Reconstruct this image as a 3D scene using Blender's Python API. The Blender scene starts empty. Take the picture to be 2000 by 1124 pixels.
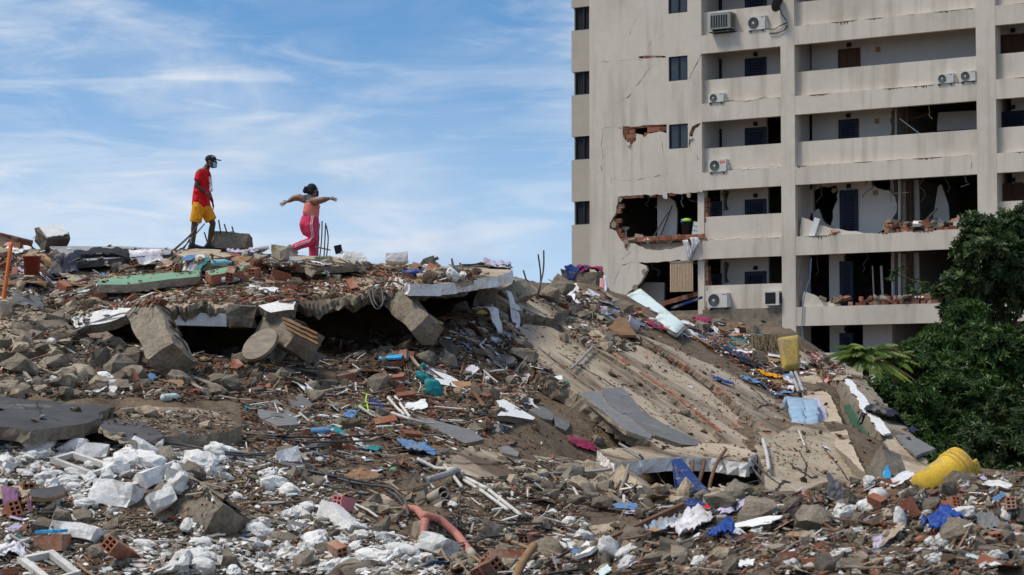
import bpy, bmesh, math, random
import numpy as np
from mathutils import Vector, Matrix, Euler, noise, geometry
from mathutils.bvhtree import BVHTree
random.seed(7); RNG = np.random.default_rng(11)
SC = bpy.context.scene; COL = SC.collection

# ------------------------------------------------------------------ camera
FPX, CX, CY, HOR = 4400.0, 1000.0, 562.0, 800.0      # focal length, centre and horizon in photo pixels
PITCH = math.atan((HOR - CY) / FPX)
CAM = Vector((0, 0, 4.0))
cam_d = bpy.data.cameras.new('camera'); cam = bpy.data.objects.new('camera', cam_d); COL.objects.link(cam)
cam.location = CAM; cam.rotation_euler = (math.pi / 2 + PITCH, 0, 0)
cam_d.sensor_width = 36.0; cam_d.lens = 36.0 * FPX / 2000.0
cam_d.clip_start = 0.5; cam_d.clip_end = 6000
cam_d.dof.use_dof = True; cam_d.dof.focus_distance = 36.0; cam_d.dof.aperture_fstop = 7.1
SC.camera = cam

# ------------------------------------------------------------------ sky, sun, exposure
SUN_EL, SUN_AZ = math.radians(60), math.radians(-98)   # azimuth from +Y (view direction), clockwise
wd = bpy.data.worlds.new('World'); SC.world = wd; wd.use_nodes = True
nt = wd.node_tree; nt.nodes.clear()
def wn(t, **k):
    n = nt.nodes.new(t)
    for a, b in k.items(): setattr(n, a, b)
    return n
out = wn('ShaderNodeOutputWorld'); bg = wn('ShaderNodeBackground'); nt.links.new(bg.outputs[0], out.inputs[0])
tc = wn('ShaderNodeTexCoord')
sky = wn('ShaderNodeTexSky', sky_type='NISHITA', sun_disc=False)
sky.sun_elevation = SUN_EL; sky.sun_rotation = SUN_AZ; sky.air_density = 1.0; sky.dust_density = 0.3; sky.ozone_density = 2.5
def vmath(op, a, b=None):
    n = wn('ShaderNodeVectorMath', operation=op)
    nt.links.new(a, n.inputs[0])
    if b is not None:
        if isinstance(b, (tuple, list)): n.inputs[1].default_value = b
        else: nt.links.new(b, n.inputs[1])
    return n.outputs[0]
def smath(op, a, b=None, c=None, clamp=False):
    n = wn('ShaderNodeMath', operation=op); n.use_clamp = clamp
    for i, v in enumerate((a, b, c)):
        if v is None: continue
        if isinstance(v, (int, float)): n.inputs[i].default_value = v
        else: nt.links.new(v, n.inputs[i])
    return n.outputs[0]
def smix(fac, a, b):
    n = wn('ShaderNodeMix', data_type='RGBA')
    if isinstance(fac, (int, float)): n.inputs[0].default_value = fac
    else: nt.links.new(fac, n.inputs[0])
    for i, v in ((6, a), (7, b)):
        if isinstance(v, tuple): n.inputs[i].default_value = v
        else: nt.links.new(v, n.inputs[i])
    return n.outputs[2]
def snoise(vec, scale, detail=5, rough=.55, dist=0.0):
    n = wn('ShaderNodeTexNoise'); n.inputs['Scale'].default_value = scale; n.inputs['Detail'].default_value = detail
    n.inputs['Roughness'].default_value = rough; n.inputs['Distortion'].default_value = dist
    nt.links.new(vec, n.inputs['Vector']); return n.outputs[0]
def smap(v, a, b, c, d):
    n = wn('ShaderNodeMapRange', interpolation_type='SMOOTHSTEP'); nt.links.new(v, n.inputs[0])
    for i, x in enumerate((a, b, c, d)): n.inputs[i + 1].default_value = x
    return n.outputs[0]
dirv = tc.outputs['Generated']
sep = wn('ShaderNodeSeparateXYZ'); nt.links.new(dirv, sep.inputs[0])
up = sep.outputs[2]
# the deep blue of the upper sky reaches far down on this clear tropical day
skv = vmath('NORMALIZE', vmath('ADD', vmath('MULTIPLY', dirv, (1, 1, 2.6)), (0, 0, .06)))
nt.links.new(skv, sky.inputs[0])
blue = vmath('MULTIPLY', sky.outputs[0], (.116, .160, .168))
pale = (.60, .74, .90, 1)
haze_f = smath('MULTIPLY', smap(up, 0.0, .175, 1.0, 0.0), .88)
base = smix(haze_f, blue, pale)
cv = vmath('MULTIPLY', dirv, (1, 1, 2.6))
n1 = snoise(vmath('ADD', cv, (3.1, 0, .33)), 6.5, 7, .56, .7)
n2 = snoise(vmath('ADD', cv, (8.2, 0, 2.9)), 2.6, 4, .5, .4)
n3 = snoise(vmath('MULTIPLY', dirv, (1, 1, 5.5)), 13.0, 6, .58, .9)
c1 = smath('MULTIPLY', smap(n1, .42, .68, 0, 1), smap(n2, .34, .56, .25, 1))
c2 = smath('MULTIPLY', smap(n3, .42, .70, 0, .62), smap(n2, .30, .6, .25, 1))
veil = smap(n2, .40, .66, 0, .38)
cl = smath('ADD', smath('ADD', smath('MULTIPLY', c1, .75), c2), veil, clamp=True)
skycol = smix(smath('MULTIPLY', cl, .9), base, (.74, .80, .89, 1))
grey = smath('MULTIPLY', smap(snoise(vmath('ADD', cv, (1.2, 4, 7.7)), 5.0, 6, .55, .9), .46, .70, 0, .7), smap(up, .02, .15, 1, .3))
skycol = smix(grey, skycol, (.31, .49, .72, 1))
nt.links.new(skycol, bg.inputs[0]); bg.inputs[1].default_value = 1.0

sun_d = bpy.data.lights.new('sun', 'SUN'); sun = bpy.data.objects.new('sun', sun_d); COL.objects.link(sun)
sun_d.energy = 3.3; sun_d.angle = math.radians(14); sun_d.color = (1.0, .90, .76)
sv = Vector((math.sin(SUN_AZ) * math.cos(SUN_EL), math.cos(SUN_AZ) * math.cos(SUN_EL), math.sin(SUN_EL)))
sun.rotation_euler = (-sv).to_track_quat('-Z', 'Y').to_euler()
SC.view_settings.view_transform = 'Standard'; SC.view_settings.look = 'None'
SC.view_settings.exposure = 0.0; SC.view_settings.gamma = 1.0; SC.view_settings.use_curve_mapping = False
SC.cycles.max_bounces = 6; SC.cycles.diffuse_bounces = 3; SC.cycles.glossy_bounces = 3; SC.cycles.transparent_max_bounces = 8

# ------------------------------------------------------------------ pixel -> world
_F = Vector((0, math.cos(PITCH), math.sin(PITCH))); _U = Vector((0, -math.sin(PITCH), math.cos(PITCH))); _R = Vector((1, 0, 0))
def ray(px, py): return _F + _R * ((px - CX) / FPX) - _U * ((py - CY) / FPX)
def P(px, py, d): return CAM + ray(px, py) * d

# ------------------------------------------------------------------ object helpers
def tag(o, label=None, cat=None, group=None, kind=None):
    if label: o['label'] = label
    if cat: o['category'] = cat
    if group: o['group'] = group
    if kind: o['kind'] = kind
    return o
def raw_mesh(name, verts, faces, smooth=False):
    me = bpy.data.meshes.new(name); me.from_pydata([tuple(v) for v in verts], [], [tuple(f) for f in faces]); me.update()
    if smooth: me.shade_smooth()
    return me
def link(name, me, mat=None, parent=None, loc=None, rot=None, scale=None):
    o = bpy.data.objects.new(name, me); COL.objects.link(o)
    if mat is not None and not me.materials: me.materials.append(mat)
    if parent is not None: o.parent = parent
    if loc is not None: o.location = loc
    if rot is not None: o.rotation_euler = rot
    if scale is not None: o.scale = scale if hasattr(scale, '__len__') else (scale,) * 3
    return o
def thing(name, label, cat, loc=(0, 0, 0), group=None, rz=0):
    o = bpy.data.objects.new(name, None); COL.objects.link(o); o.location = loc; o.rotation_euler = (0, 0, rz)
    o.empty_display_size = .2
    return tag(o, label, cat, group)
class MB:
    """collects shapes in one mesh"""
    def __init__(s): s.v = []; s.f = []
    def add(s, vs, fs):
        n = len(s.v); s.v += [Vector(v) for v in vs]; s.f += [tuple(i + n for i in f) for f in fs]; return s
    def box(s, x0, x1, y0, y1, z0, z1):
        return s.add([(x0, y0, z0), (x1, y0, z0), (x1, y1, z0), (x0, y1, z0), (x0, y0, z1), (x1, y0, z1), (x1, y1, z1), (x0, y1, z1)],
                     [(0, 3, 2, 1), (4, 5, 6, 7), (0, 1, 5, 4), (1, 2, 6, 5), (2, 3, 7, 6), (3, 0, 4, 7)])
    def obox(s, c, ax, ay, az):
        c = Vector(c); ax = Vector(ax); ay = Vector(ay); az = Vector(az)
        return s.add([c + ax * a + ay * b + az * d for d in (-1, 1) for a, b in ((-1, -1), (1, -1), (1, 1), (-1, 1))],
                     [(0, 3, 2, 1), (4, 5, 6, 7), (0, 1, 5, 4), (1, 2, 6, 5), (2, 3, 7, 6), (3, 0, 4, 7)])
    def tube(s, pts, r, seg=6, cap=True, hollow=False):
        pts = [Vector(p) for p in pts]; n = len(pts)
        rr = r if hasattr(r, '__len__') else [r] * n
        rings = []; ref = None
        for i, p in enumerate(pts):
            t = (pts[min(i + 1, n - 1)] - pts[max(i - 1, 0)]).normalized()
            if ref is None: ref = t.orthogonal().normalized()
            a = (ref - t * ref.dot(t)).normalized(); b = t.cross(a); ref = a
            rings.append([p + (a * math.cos(2 * math.pi * k / seg) + b * math.sin(2 * math.pi * k / seg)) * rr[i] for k in range(seg)])
        vs = [v for rg in rings for v in rg]
        fs = [(i * seg + k, i * seg + (k + 1) % seg, (i + 1) * seg + (k + 1) % seg, (i + 1) * seg + k) for i in range(n - 1) for k in range(seg)]
        if cap: fs += [tuple(reversed(range(seg))), tuple((n - 1) * seg + k for k in range(seg))]
        return s.add(vs, fs)
    def sheet(s, grid, th=0.0):
        """grid of points [row][col]; doubled with thickness th along normals"""
        R, Cc = len(grid), len(grid[0]); g = [[Vector(p) for p in r] for r in grid]
        vs = [p for r in g for p in r]
        fs = [(i * Cc + j, i * Cc + j + 1, (i + 1) * Cc + j + 1, (i + 1) * Cc + j) for i in range(R - 1) for j in range(Cc - 1)]
        if th:
            n0 = R * Cc; back = []
            for i in range(R):
                for j in range(Cc):
                    du = g[i][min(j + 1, Cc - 1)] - g[i][max(j - 1, 0)]; dv = g[min(i + 1, R - 1)][j] - g[max(i - 1, 0)][j]
                    nn = du.cross(dv); nn = nn.normalized() if nn.length > 1e-9 else Vector((0, 0, 1))
                    back.append(g[i][j] - nn * th)
            vs += back
            fs += [tuple(k + n0 for k in reversed(f)) for f in fs]
            per = [(0, j) for j in range(Cc)] + [(i, Cc - 1) for i in range(1, R)] + [(R - 1, j) for j in range(Cc - 2, -1, -1)] + [(i, 0) for i in range(R - 2, 0, -1)]
            idx = [a * Cc + b for a, b in per]
            fs += [(idx[k], idx[k] + n0, idx[(k + 1) % len(idx)] + n0, idx[(k + 1) % len(idx)]) for k in range(len(idx))]
        return s.add(vs, fs)
    def prism(s, poly, off):
        """polygon (list of points) swept by off"""
        off = Vector(off); n = len(poly); vs = [Vector(p) for p in poly] + [Vector(p) + off for p in poly]
        return s.add(vs, [tuple(range(n)), tuple(reversed(range(n, 2 * n)))] + [(i, i + n, (i + 1) % n + n, (i + 1) % n) for i in range(n)])
    def build(s, name, mat, parent=None, smooth=False, origin=None):
        """verts in the parent's frame when it has one; world verts are moved to origin (default: base centre)"""
        if parent is None:
            if origin is None:
                c = sum(s.v, Vector()) / len(s.v); origin = Vector((c.x, c.y, min(v.z for v in s.v)))
            me = raw_mesh(name, [v - Vector(origin) for v in s.v], s.f, smooth)
            return link(name, me, mat, None, origin)
        return link(name, raw_mesh(name, s.v, s.f, smooth), mat, parent)
    def part(s, name, mat, parent, smooth=False):
        """world verts -> child of an unrotated parent"""
        o = parent.location
        return link(name, raw_mesh(name, [v - o for v in s.v], s.f, smooth), mat, parent)
def fix_normals(me):
    bm = bmesh.new(); bm.from_mesh(me); bmesh.ops.recalc_face_normals(bm, faces=bm.faces); bm.to_mesh(me); bm.free()

# ------------------------------------------------------------------ materials
MATS = {}
def mat(name, col, col2=None, rough=.9, scale=6.0, contrast=.5, bump=.25, bscale=None, rand=.0, spec=.25, metal=0, col3=None, c3=(.6, .68), attr=None, stretch=None, detail=8, trans=0, fine_r=(.8, 1.18), streak=None):
    m = bpy.data.materials.new(name); m.use_nodes = True; t = m.node_tree; N = t.nodes; L = t.links
    b = N['Principled BSDF']; b.inputs['Roughness'].default_value = rough; b.inputs['Metallic'].default_value = metal
    b.inputs['Specular IOR Level'].default_value = spec
    tcn = N.new('ShaderNodeTexCoord'); oi = N.new('ShaderNodeObjectInfo')
    ma = N.new('ShaderNodeVectorMath'); ma.operation = 'MULTIPLY_ADD'
    cb = N.new('ShaderNodeCombineXYZ')
    for i in range(3): L.new(oi.outputs['Random'], cb.inputs[i])
    L.new(cb.outputs[0], ma.inputs[0]); ma.inputs[1].default_value = (37, 53, 71); L.new(tcn.outputs['Object'], ma.inputs[2])
    vec = ma.outputs[0]
    if stretch:
        mm = N.new('ShaderNodeVectorMath'); mm.operation = 'MULTIPLY'; L.new(vec, mm.inputs[0]); mm.inputs[1].default_value = stretch; vec = mm.outputs[0]
    if streak:
        dn = N.new('ShaderNodeVectorMath'); dn.operation = 'DOT_PRODUCT'; L.new(vec, dn.inputs[0]); dn.inputs[1].default_value = streak
        sc_ = N.new('ShaderNodeVectorMath'); sc_.operation = 'SCALE'; sc_.inputs[0].default_value = tuple(-.82 * x for x in streak); L.new(dn.outputs['Value'], sc_.inputs['Scale'])
        ad = N.new('ShaderNodeVectorMath'); ad.operation = 'ADD'; L.new(vec, ad.inputs[0]); L.new(sc_.outputs[0], ad.inputs[1]); vec = ad.outputs[0]
    def nz(sc, det=detail, ro=.6):
        n = N.new('ShaderNodeTexNoise'); n.inputs['Scale'].default_value = sc; n.inputs['Detail'].default_value = det; n.inputs['Roughness'].default_value = ro
        L.new(vec, n.inputs['Vector']); return n.outputs[0]
    def mx(fac, a, c):
        n = N.new('ShaderNodeMix'); n.data_type = 'RGBA'
        if isinstance(fac, (int, float)): n.inputs[0].default_value = fac
        else: L.new(fac, n.inputs[0])
        for i, v in ((6, a), (7, c)):
            if isinstance(v, tuple): n.inputs[i].default_value = v if len(v) == 4 else v + (1,)
            else: L.new(v, n.inputs[i])
        return n.outputs[2]
    def mr(v, a, c, d, e):
        n = N.new('ShaderNodeMapRange'); n.clamp = True; L.new(v, n.inputs[0])
        for i, x in enumerate((a, c, d, e)): n.inputs[i + 1].default_value = x
        return n.outputs[0]
    c = tuple(col) + (1,)
    n1 = nz(scale)
    if attr:
        an = N.new('ShaderNodeAttribute'); an.attribute_name = attr; c = an.outputs['Color']
    if col2 is not None: c = mx(mr(n1, .5 - contrast * .35, .5 + contrast * .35, 0, 1), c, tuple(col2))
    if col3 is not None: c = mx(mr(nz(scale * .45, 6, .65), c3[0], c3[1], 0, 1), c, tuple(col3))
    fine = nz(scale * 7, 4, .65)
    hs = N.new('ShaderNodeHueSaturation'); 
    if isinstance(c, tuple): hs.inputs['Color'].default_value = c
    else: L.new(c, hs.inputs['Color'])
    v = mr(fine, .3, .7, fine_r[0], fine_r[1])
    if rand:
        r = mr(oi.outputs['Random'], 0, 1, 1 - rand, 1 + rand)
        mu = N.new('ShaderNodeMath'); mu.operation = 'MULTIPLY'; L.new(v, mu.inputs[0]); L.new(r, mu.inputs[1]); v = mu.outputs[0]
    L.new(v, hs.inputs['Value']); L.new(hs.outputs[0], b.inputs['Base Color'])
    if bump:
        bp = N.new('ShaderNodeBump'); bp.inputs['Strength'].default_value = min(1, bump); bp.inputs['Distance'].default_value = .03
        L.new(nz(bscale or scale * 3, 8, .7), bp.inputs['Height']); L.new(bp.outputs[0], b.inputs['Normal'])
    if trans:
        b.inputs['Transmission Weight'].default_value = trans
    m['n1'] = 0
    MATS[name] = m; return m
M = MATS
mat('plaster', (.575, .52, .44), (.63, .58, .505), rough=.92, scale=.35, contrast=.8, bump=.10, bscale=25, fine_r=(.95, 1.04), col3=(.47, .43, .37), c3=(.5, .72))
mat('plaster_side', (.40, .365, .31), (.46, .42, .36), rough=.92, scale=.4, bump=.1, bscale=25, fine_r=(.96, 1.04))  # facade plaster darkened evenly; shade of the set-back strip is in the colour
mat('plaster_in', (.50, .48, .45), (.56, .54, .51), scale=.5, bump=.1, fine_r=(.96, 1.04))
mat('concrete', (.155, .125, .092), (.29, .248, .192), scale=3.0, contrast=.9, bump=.8, bscale=9, rand=.25, col3=(.12, .092, .068), c3=(.54, .68), fine_r=(.62, 1.3))
mat('concrete_dark', (.10, .085, .068), (.18, .155, .125), scale=3.0, bump=.8, bscale=9, rand=.25, fine_r=(.6, 1.3))
mat('concrete_beige', (.47, .385, .28), (.33, .265, .19), scale=1.6, contrast=.8, bump=.6, bscale=14, rand=.12, col3=(.14, .10, .068), c3=(.54, .66), fine_r=(.68, 1.25))
mat('slab_dirt', (.47, .39, .29), (.27, .205, .145), scale=1.5, contrast=.8, bump=.5, bscale=14, rand=.08, col3=(.105, .072, .047), c3=(.46, .58), streak=(.42, -.84, -.33))
mat('dirt', (.10, .068, .043), (.175, .128, .085), scale=3.2, contrast=.8, bump=1.0, bscale=22, col3=(.065, .045, .03), c3=(.5, .64), fine_r=(.5, 1.7))  # brown earth, its colour darkened so gaps between fragments read as shade
mat('gravel', (.3, .28, .25), None, scale=9, bump=.4, attr='Col')
mat('white_plaster', (.80, .79, .765), (.66, .645, .615), scale=4.0, contrast=.6, bump=.8, bscale=9, rand=.12, col3=(.34, .30, .25), c3=(.56, .66))
mat('white_paint', (.74, .74, .73), (.66, .66, .65), scale=3, bump=.12, rough=.6, col3=(.4, .36, .32), c3=(.63, .7))
mat('roof_felt', (.05, .049, .051), (.085, .082, .083), scale=2.0, bump=.3, bscale=20, rough=.75, rand=.15, col3=(.22, .18, .14), c3=(.62, .72))
mat('roof_pale', (.36, .36, .37), (.20, .20, .21), scale=1.4, contrast=.9, bump=.25, col3=(.1, .1, .105), c3=(.55, .62))
mat('brick', (.31, .115, .065), (.25, .10, .06), scale=5, bump=.4, rand=.3, col3=(.34, .25, .19), c3=(.5, .66))
mat('brick_dark', (.10, .04, .025), None, scale=5, bump=.4)
mat('mortar', (.33, .28, .22), (.25, .21, .17), scale=6, bump=.8)
mat('grey_tile', (.20, .198, .195), (.135, .133, .13), scale=1.6, contrast=.8, bump=.12, rough=.65, rand=.18, col3=(.31, .27, .22), c3=(.6, .7))
mat('green_paint', (.155, .29, .18), (.20, .33, .215), scale=3, bump=.15, rough=.8, col3=(.22, .2, .13), c3=(.62, .72))
mat('dark_green', (.05, .125, .085), (.07, .15, .10), scale=3, bump=.15)
mat('blue_paint', (.035, .32, .60), (.05, .36, .62), scale=5, bump=.1, rough=.7)
mat('pink_paint', (.62, .2, .22), (.5, .2, .2), scale=5, bump=.1, rand=.1)
mat('yellow_paint', (.60, .42, .10), (.5, .36, .1), scale=5, bump=.3)
mat('rust', (.11, .06, .038), (.17, .085, .045), scale=8, bump=.5, rough=.85, rand=.25)
mat('rebar', (.085, .062, .05), (.12, .08, .06), scale=8, bump=.3, rough=.8, rand=.2)
mat('wood', (.27, .16, .085), (.17, .095, .05), scale=4, bump=.35, rand=.3, stretch=(1, 1, 6))
mat('wood_grey', (.30, .255, .20), (.18, .15, .12), scale=4, bump=.4, rand=.25, stretch=(1, 1, 5))
mat('cardboard', (.34, .215, .12), (.28, .17, .095), scale=3, bump=.15, rand=.1)
mat('pvc_white', (.62, .61, .58), (.46, .43, .39), scale=5, bump=0, rough=.5, rand=.1)
mat('pvc_grey', (.22, .22, .23), (.3, .28, .26), scale=5, bump=0, rough=.5, rand=.2)
mat('pvc_beige', (.42, .37, .30), (.33, .28, .22), scale=5, bump=.08, rough=.6)
mat('pipe_pink', (.50, .19, .15), (.40, .17, .13), scale=4, bump=.08, rough=.6)
mat('orange', (.62, .15, .03), (.55, .13, .03), scale=4, bump=.05, rough=.55)
mat('cable', (.05, .05, .052), (.11, .10, .10), scale=6, bump=.1, rough=.6, rand=.3)
mat('bucket_red', (.24, .05, .03), (.19, .045, .03), scale=3, bump=.05, rough=.5)
mat('bucket_yellow', (.68, .44, .03), (.56, .36, .04), scale=9, bump=.15, rough=.6, col3=(.34, .27, .15), c3=(.5, .66))
mat('print_green', (.015, .09, .045), None, scale=5, bump=0)
mat('dark_metal', (.05, .05, .055), None, scale=5, bump=.05, rough=.5, metal=.4)
mat('alu', (.42, .42, .42), (.3, .28, .26), scale=5, bump=.03, rough=.6, metal=.2)
mat('frame_blue', (.012, .018, .038), (.016, .024, .05), scale=5, bump=.05, rough=.5)
mat('door_wood', (.10, .045, .02), (.07, .03, .015), scale=3, bump=.1, rough=.55)
mat('ac_white', (.60, .60, .58), (.52, .51, .48), scale=3, bump=.03, rough=.5)
mat('ac_grey', (.26, .29, .28), (.22, .24, .23), scale=3, bump=.05, rough=.5)
mat('black', (.012, .012, .013), None, scale=5, bump=.05, rough=.7)
mat('blind', (.50, .37, .25), (.46, .34, .23), scale=2, bump=.05, rand=.08)
mat('mould', (.055, .05, .042), (.16, .14, .11), scale=6, bump=.1)
mat('crack', (.035, .03, .026), None, scale=6, bump=.2)
mat('skin_dark', (.075, .038, .024), (.062, .031, .02), scale=6, bump=.05, rough=.5, spec=.4)
mat('skin_brown', (.21, .105, .066), (.18, .088, .055), scale=6, bump=.05, rough=.5, spec=.4)
for nm, c, c2 in (('cloth_red', (.70, .012, .02), (.58, .01, .016)), ('cloth_yellow', (.72, .31, .01), (.62, .25, .01)), ('cloth_pink', (.66, .05, .13), (.55, .04, .10)),
                  ('cloth_coral', (.72, .21, .17), (.62, .17, .14)), ('cloth_grey', (.13, .135, .15), (.10, .10, .11)), ('cloth_white', (.70, .69, .72), (.55, .54, .58)),
                  ('cloth_blue', (.011, .036, .165), (.009, .027, .12)), ('cloth_navy', (.02, .027, .055), (.012, .016, .033)), ('cloth_teal', (.02, .24, .26), (.012, .17, .19)),
                  ('cloth_sky', (.12, .25, .45), (.08, .19, .36)), ('cloth_purple', (.19, .095, .17), (.13, .065, .12)), ('cloth_magenta', (.30, .025, .09), (.22, .018, .06)),
                  ('cloth_lilac', (.5, .46, .6), (.4, .36, .5)), ('cloth_black', (.015, .015, .018), (.03, .03, .034)), ('plastic_blue', (.012, .06, .30), (.01, .045, .22)),
                  ('mask_blue', (.22, .50, .56), (.2, .45, .52)), ('mattress', (.56, .66, .66), (.48, .58, .585)), ('plastic_film', (.24, .37, .52), (.34, .47, .6)),
                  ('shoe_grey', (.30, .29, .27), (.2, .2, .19)), ('paper', (.74, .74, .73), (.62, .61, .58)), ('pink_board', (.62, .27, .30), (.55, .24, .26)), ('foam_yellow', (.45, .33, .08), (.36, .25, .07)), ('straw', (.36, .27, .16), (.2, .14, .08))):
    worn = nm not in ('cloth_red', 'cloth_yellow', 'cloth_pink', 'cloth_coral', 'cloth_grey', 'cloth_black', 'mask_blue', 'paper', 'shoe_grey')
    mat(nm, c, c2, scale=5, bump=.35, bscale=14, rough=.85 if 'plastic' not in nm else .4, rand=.06, col3=(.24, .2, .155) if worn else None, c3=(.54, .7))
# ------------------------------------------------------------------ ground and rubble mound
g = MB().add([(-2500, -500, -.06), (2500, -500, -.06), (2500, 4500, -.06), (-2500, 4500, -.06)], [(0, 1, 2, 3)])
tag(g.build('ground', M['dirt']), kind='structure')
CP = [  # photo pixel and depth of points on the loose rubble surface
 (-150,455,44),(0,470,43.5),(60,484,43),(-150,560,38),(0,560,38),(60,575,37.5),(-100,640,35),(0,640,35),(90,625,35.5),(150,640,35),
 (-100,710,32.5),(0,710,32.5),(100,715,32),(200,735,32.2),(-150,800,29.5),(0,800,29.2),(150,800,29.3),(300,790,30),(400,775,31),(330,745,32.5),(450,740,33),
 (560,725,33.6),(650,712,34.3),(700,702,34.6),(800,672,35.6),(870,630,36.8),(920,590,38.3),(960,548,40.8),(960,522,43),
 (500,790,31),(620,790,31.6),(700,775,32.6),(850,760,34),(950,690,37),(1000,640,39.5),(1010,545,43),(1050,590,42.5),(1100,556,46),(1100,640,41.5),(1170,583,49),(1200,600,48.5),
 (1200,690,40.5),(1300,622,51.5),(1350,660,49),(1300,700,42.5),(1400,648,52.5),(1440,700,47.5),(1500,672,52),(1570,690,51.5),(1620,708,51),(1540,740,46),(1600,760,44),(1650,760,44),
 (1400,780,40.5),(1500,820,38.5),(1600,850,37),(1680,850,38.5),(1740,880,38),(1800,930,36),(1690,940,34),(1620,975,31.5),(1560,960,32),
 (1000,760,35),(1100,760,36.5),(1200,770,37.5),(1300,800,37.2),(1000,860,31.8),(1100,865,32.8),(1200,850,34.6),(1330,850,35.4),(1430,860,35.8),(1150,945,32.8),(1250,964,33.3),(1350,967,33.6),(1440,955,33.8),(1510,915,33.8),(1500,945,32),
 (900,900,29.7),(800,870,30),(700,870,29.4),(600,870,28.9),(450,865,28.2),(300,865,27.6),(100,868,27.2),(-150,870,27.2),
 (-100,960,25),(100,960,25),(300,960,25.1),(500,960,25.6),(700,960,26.3),(900,960,27.4),(1050,945,28.8),(1050,985,27.2),(1200,960,29.3),(1300,975,28.8),(1400,985,28.6),
 (-100,1060,23.3),(200,1060,23.3),(500,1060,23.5),(800,1060,23.9),(950,1060,24.2),(1080,1060,24.6),(-100,1150,21.8),(200,1150,21.8),(500,1150,21.8),(800,1150,21.8),(950,1150,21.6)]
pts = [P(*c) for c in CP]
def W(px, d, z): return Vector(((px - CX) / FPX * d, d, z))
for px in (230, 420, 620, 780): pts += [W(px, 36.3, 4.75), W(px, 37.6, 5.0), W(px, 39.2, 6.0), W(px, 41.5, 6.35), W(px, 44.5, 5.2), W(px, 48, 3.2)]
pts += [W(80, 46, 5.6), W(950, 48, 4.6), W(1100, 51, 4.6), W(1200, 53, 5.2), W(1300, 54.5, 5.2), W(1400, 55.5, 4.9), W(1500, 55.5, 4.6), W(1600, 54.5, 4.2), W(1330, 61, 2.6), W(1480, 61, 2.4), W(1620, 59, 2.2), W(1720, 52, 1.8), W(1800, 45, 1.6), W(1850, 40, 1.6)]
# foreground mound on the right
MD = [(1000,1130,17.5),(1080,1090,18),(1130,1055,18.3),(1250,1030,18),(1350,1015,17.5),(1450,988,17.2),(1560,970,17),(1640,956,16.6),(1720,950,16.2),(1800,948,16),(1880,942,15.8),(1990,940,15.8),(2150,935,15.8),
      (1150,1125,16.6),(1300,1090,16),(1450,1070,15.6),(1600,1060,15.2),(1750,1040,14.7),(1900,1030,14.5),(2050,1030,14.5),(1200,1180,14),(1400,1170,13.5),(1600,1150,13.3),(1800,1140,13),(2000,1140,13),(2200,1150,13)]
pts += [P(*c) for c in MD]
pts += [W(px, 21.5, 2.35) for px in (1180, 1400, 1600, 1800, 2000)] + [W(px, 26, 2.25) for px in (1500, 1700, 1900, 2100)]
pts += [Vector(p) for p in ((0, 0, 2.3), (-6, 4, 2.2), (6, 4, 2.3), (0, 9, 2.4), (-8, 14, 2.3), (-3, 14, 2.3), (12, 12, 2.4), (-16, 20, 2.0), (-20, 30, 2.6), (-20, 40, 3.6),
        (-26, 10, .3), (-30, 30, 0), (-30, 50, 0), (-20, 56, .6), (-5, 60, .6), (5, 66, 1.4), (14, 62, 1.0), (18, 46, .4), (17, 36, .6), (20, 26, .9), (24, 18, .8), (28, 10, 0), (30, 34, 0), (30, 50, 0), (28, 66, 0), (10, 75, 0), (-8, 76, 0), (-28, 72, 0), (24, 2, 0), (-22, 0, 0))]
XY = np.array([(p.x, p.y) for p in pts]); ZZ = np.array([p.z for p in pts])
c_mq = 1.0
def phi(r): return np.sqrt(r * r + c_mq * c_mq)
K = phi(np.linalg.norm(XY[:, None] - XY[None], axis=2)); n_ = len(pts)
A_ = np.zeros((n_ + 3, n_ + 3)); A_[:n_, :n_] = K - np.eye(n_) * .02; A_[:n_, n_] = 1; A_[:n_, n_ + 1:] = XY; A_[n_, :n_] = 1; A_[n_ + 1:, :n_] = XY.T
wts = np.linalg.solve(A_, np.concatenate([ZZ, np.zeros(3)]))
gx = np.arange(-32, 32.01, .22); gy = np.arange(0, 78.01, .25)
GX, GY = np.meshgrid(gx, gy); q = np.stack([GX.ravel(), GY.ravel()], 1); zz = np.zeros(len(q))
for i in range(0, len(q), 8000):
    b_ = q[i:i + 8000]; zz[i:i + 8000] = phi(np.linalg.norm(b_[:, None] - XY[None], axis=2)) @ wts[:n_] + wts[n_] + b_ @ wts[n_ + 1:]
for i in range(len(zz)):
    x, y = q[i]; zz[i] += .11 * noise.fractal((x * .9, y * .9, 3.3), .9, 2.1, 3) + .06 * noise.fractal((x * 3.1, y * 3.1, 8.3), .9, 2.1, 2)
zz = np.maximum(zz, -.03)
edge = np.minimum(np.minimum(q[:, 0] + 32, 32 - q[:, 0]), np.minimum(q[:, 1] * 99, 78 - q[:, 1])); zz = zz * np.clip(edge / 3, 0, 1)
nx, ny = len(gx), len(gy)
tv = [Vector((q[i, 0], q[i, 1], zz[i])) for i in range(len(q))]
tf = [(j * nx + i, j * nx + i + 1, (j + 1) * nx + i + 1, (j + 1) * nx + i) for j in range(ny - 1) for i in range(nx - 1)]
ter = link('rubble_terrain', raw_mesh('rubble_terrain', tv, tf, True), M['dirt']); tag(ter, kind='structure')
SUP_V, SUP_F = list(tv), list(tf)                         # surfaces that carry loose pieces
def support(mb_v, mb_f):
    n = len(SUP_V); SUP_V.extend(Vector(v) for v in mb_v); SUP_F.extend(tuple(i + n for i in f) for f in mb_f)
BVH = None
def rebuild():
    global BVH
    BVH = BVHTree.FromPolygons(SUP_V, SUP_F)
def hit(px, py):
    h = BVH.ray_cast(CAM, ray(px, py).normalized(), 400)
    if h[0] is None: return None
    n = h[1]
    if n.dot(ray(px, py)) > 0: n = -n
    return h[0], n
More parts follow.
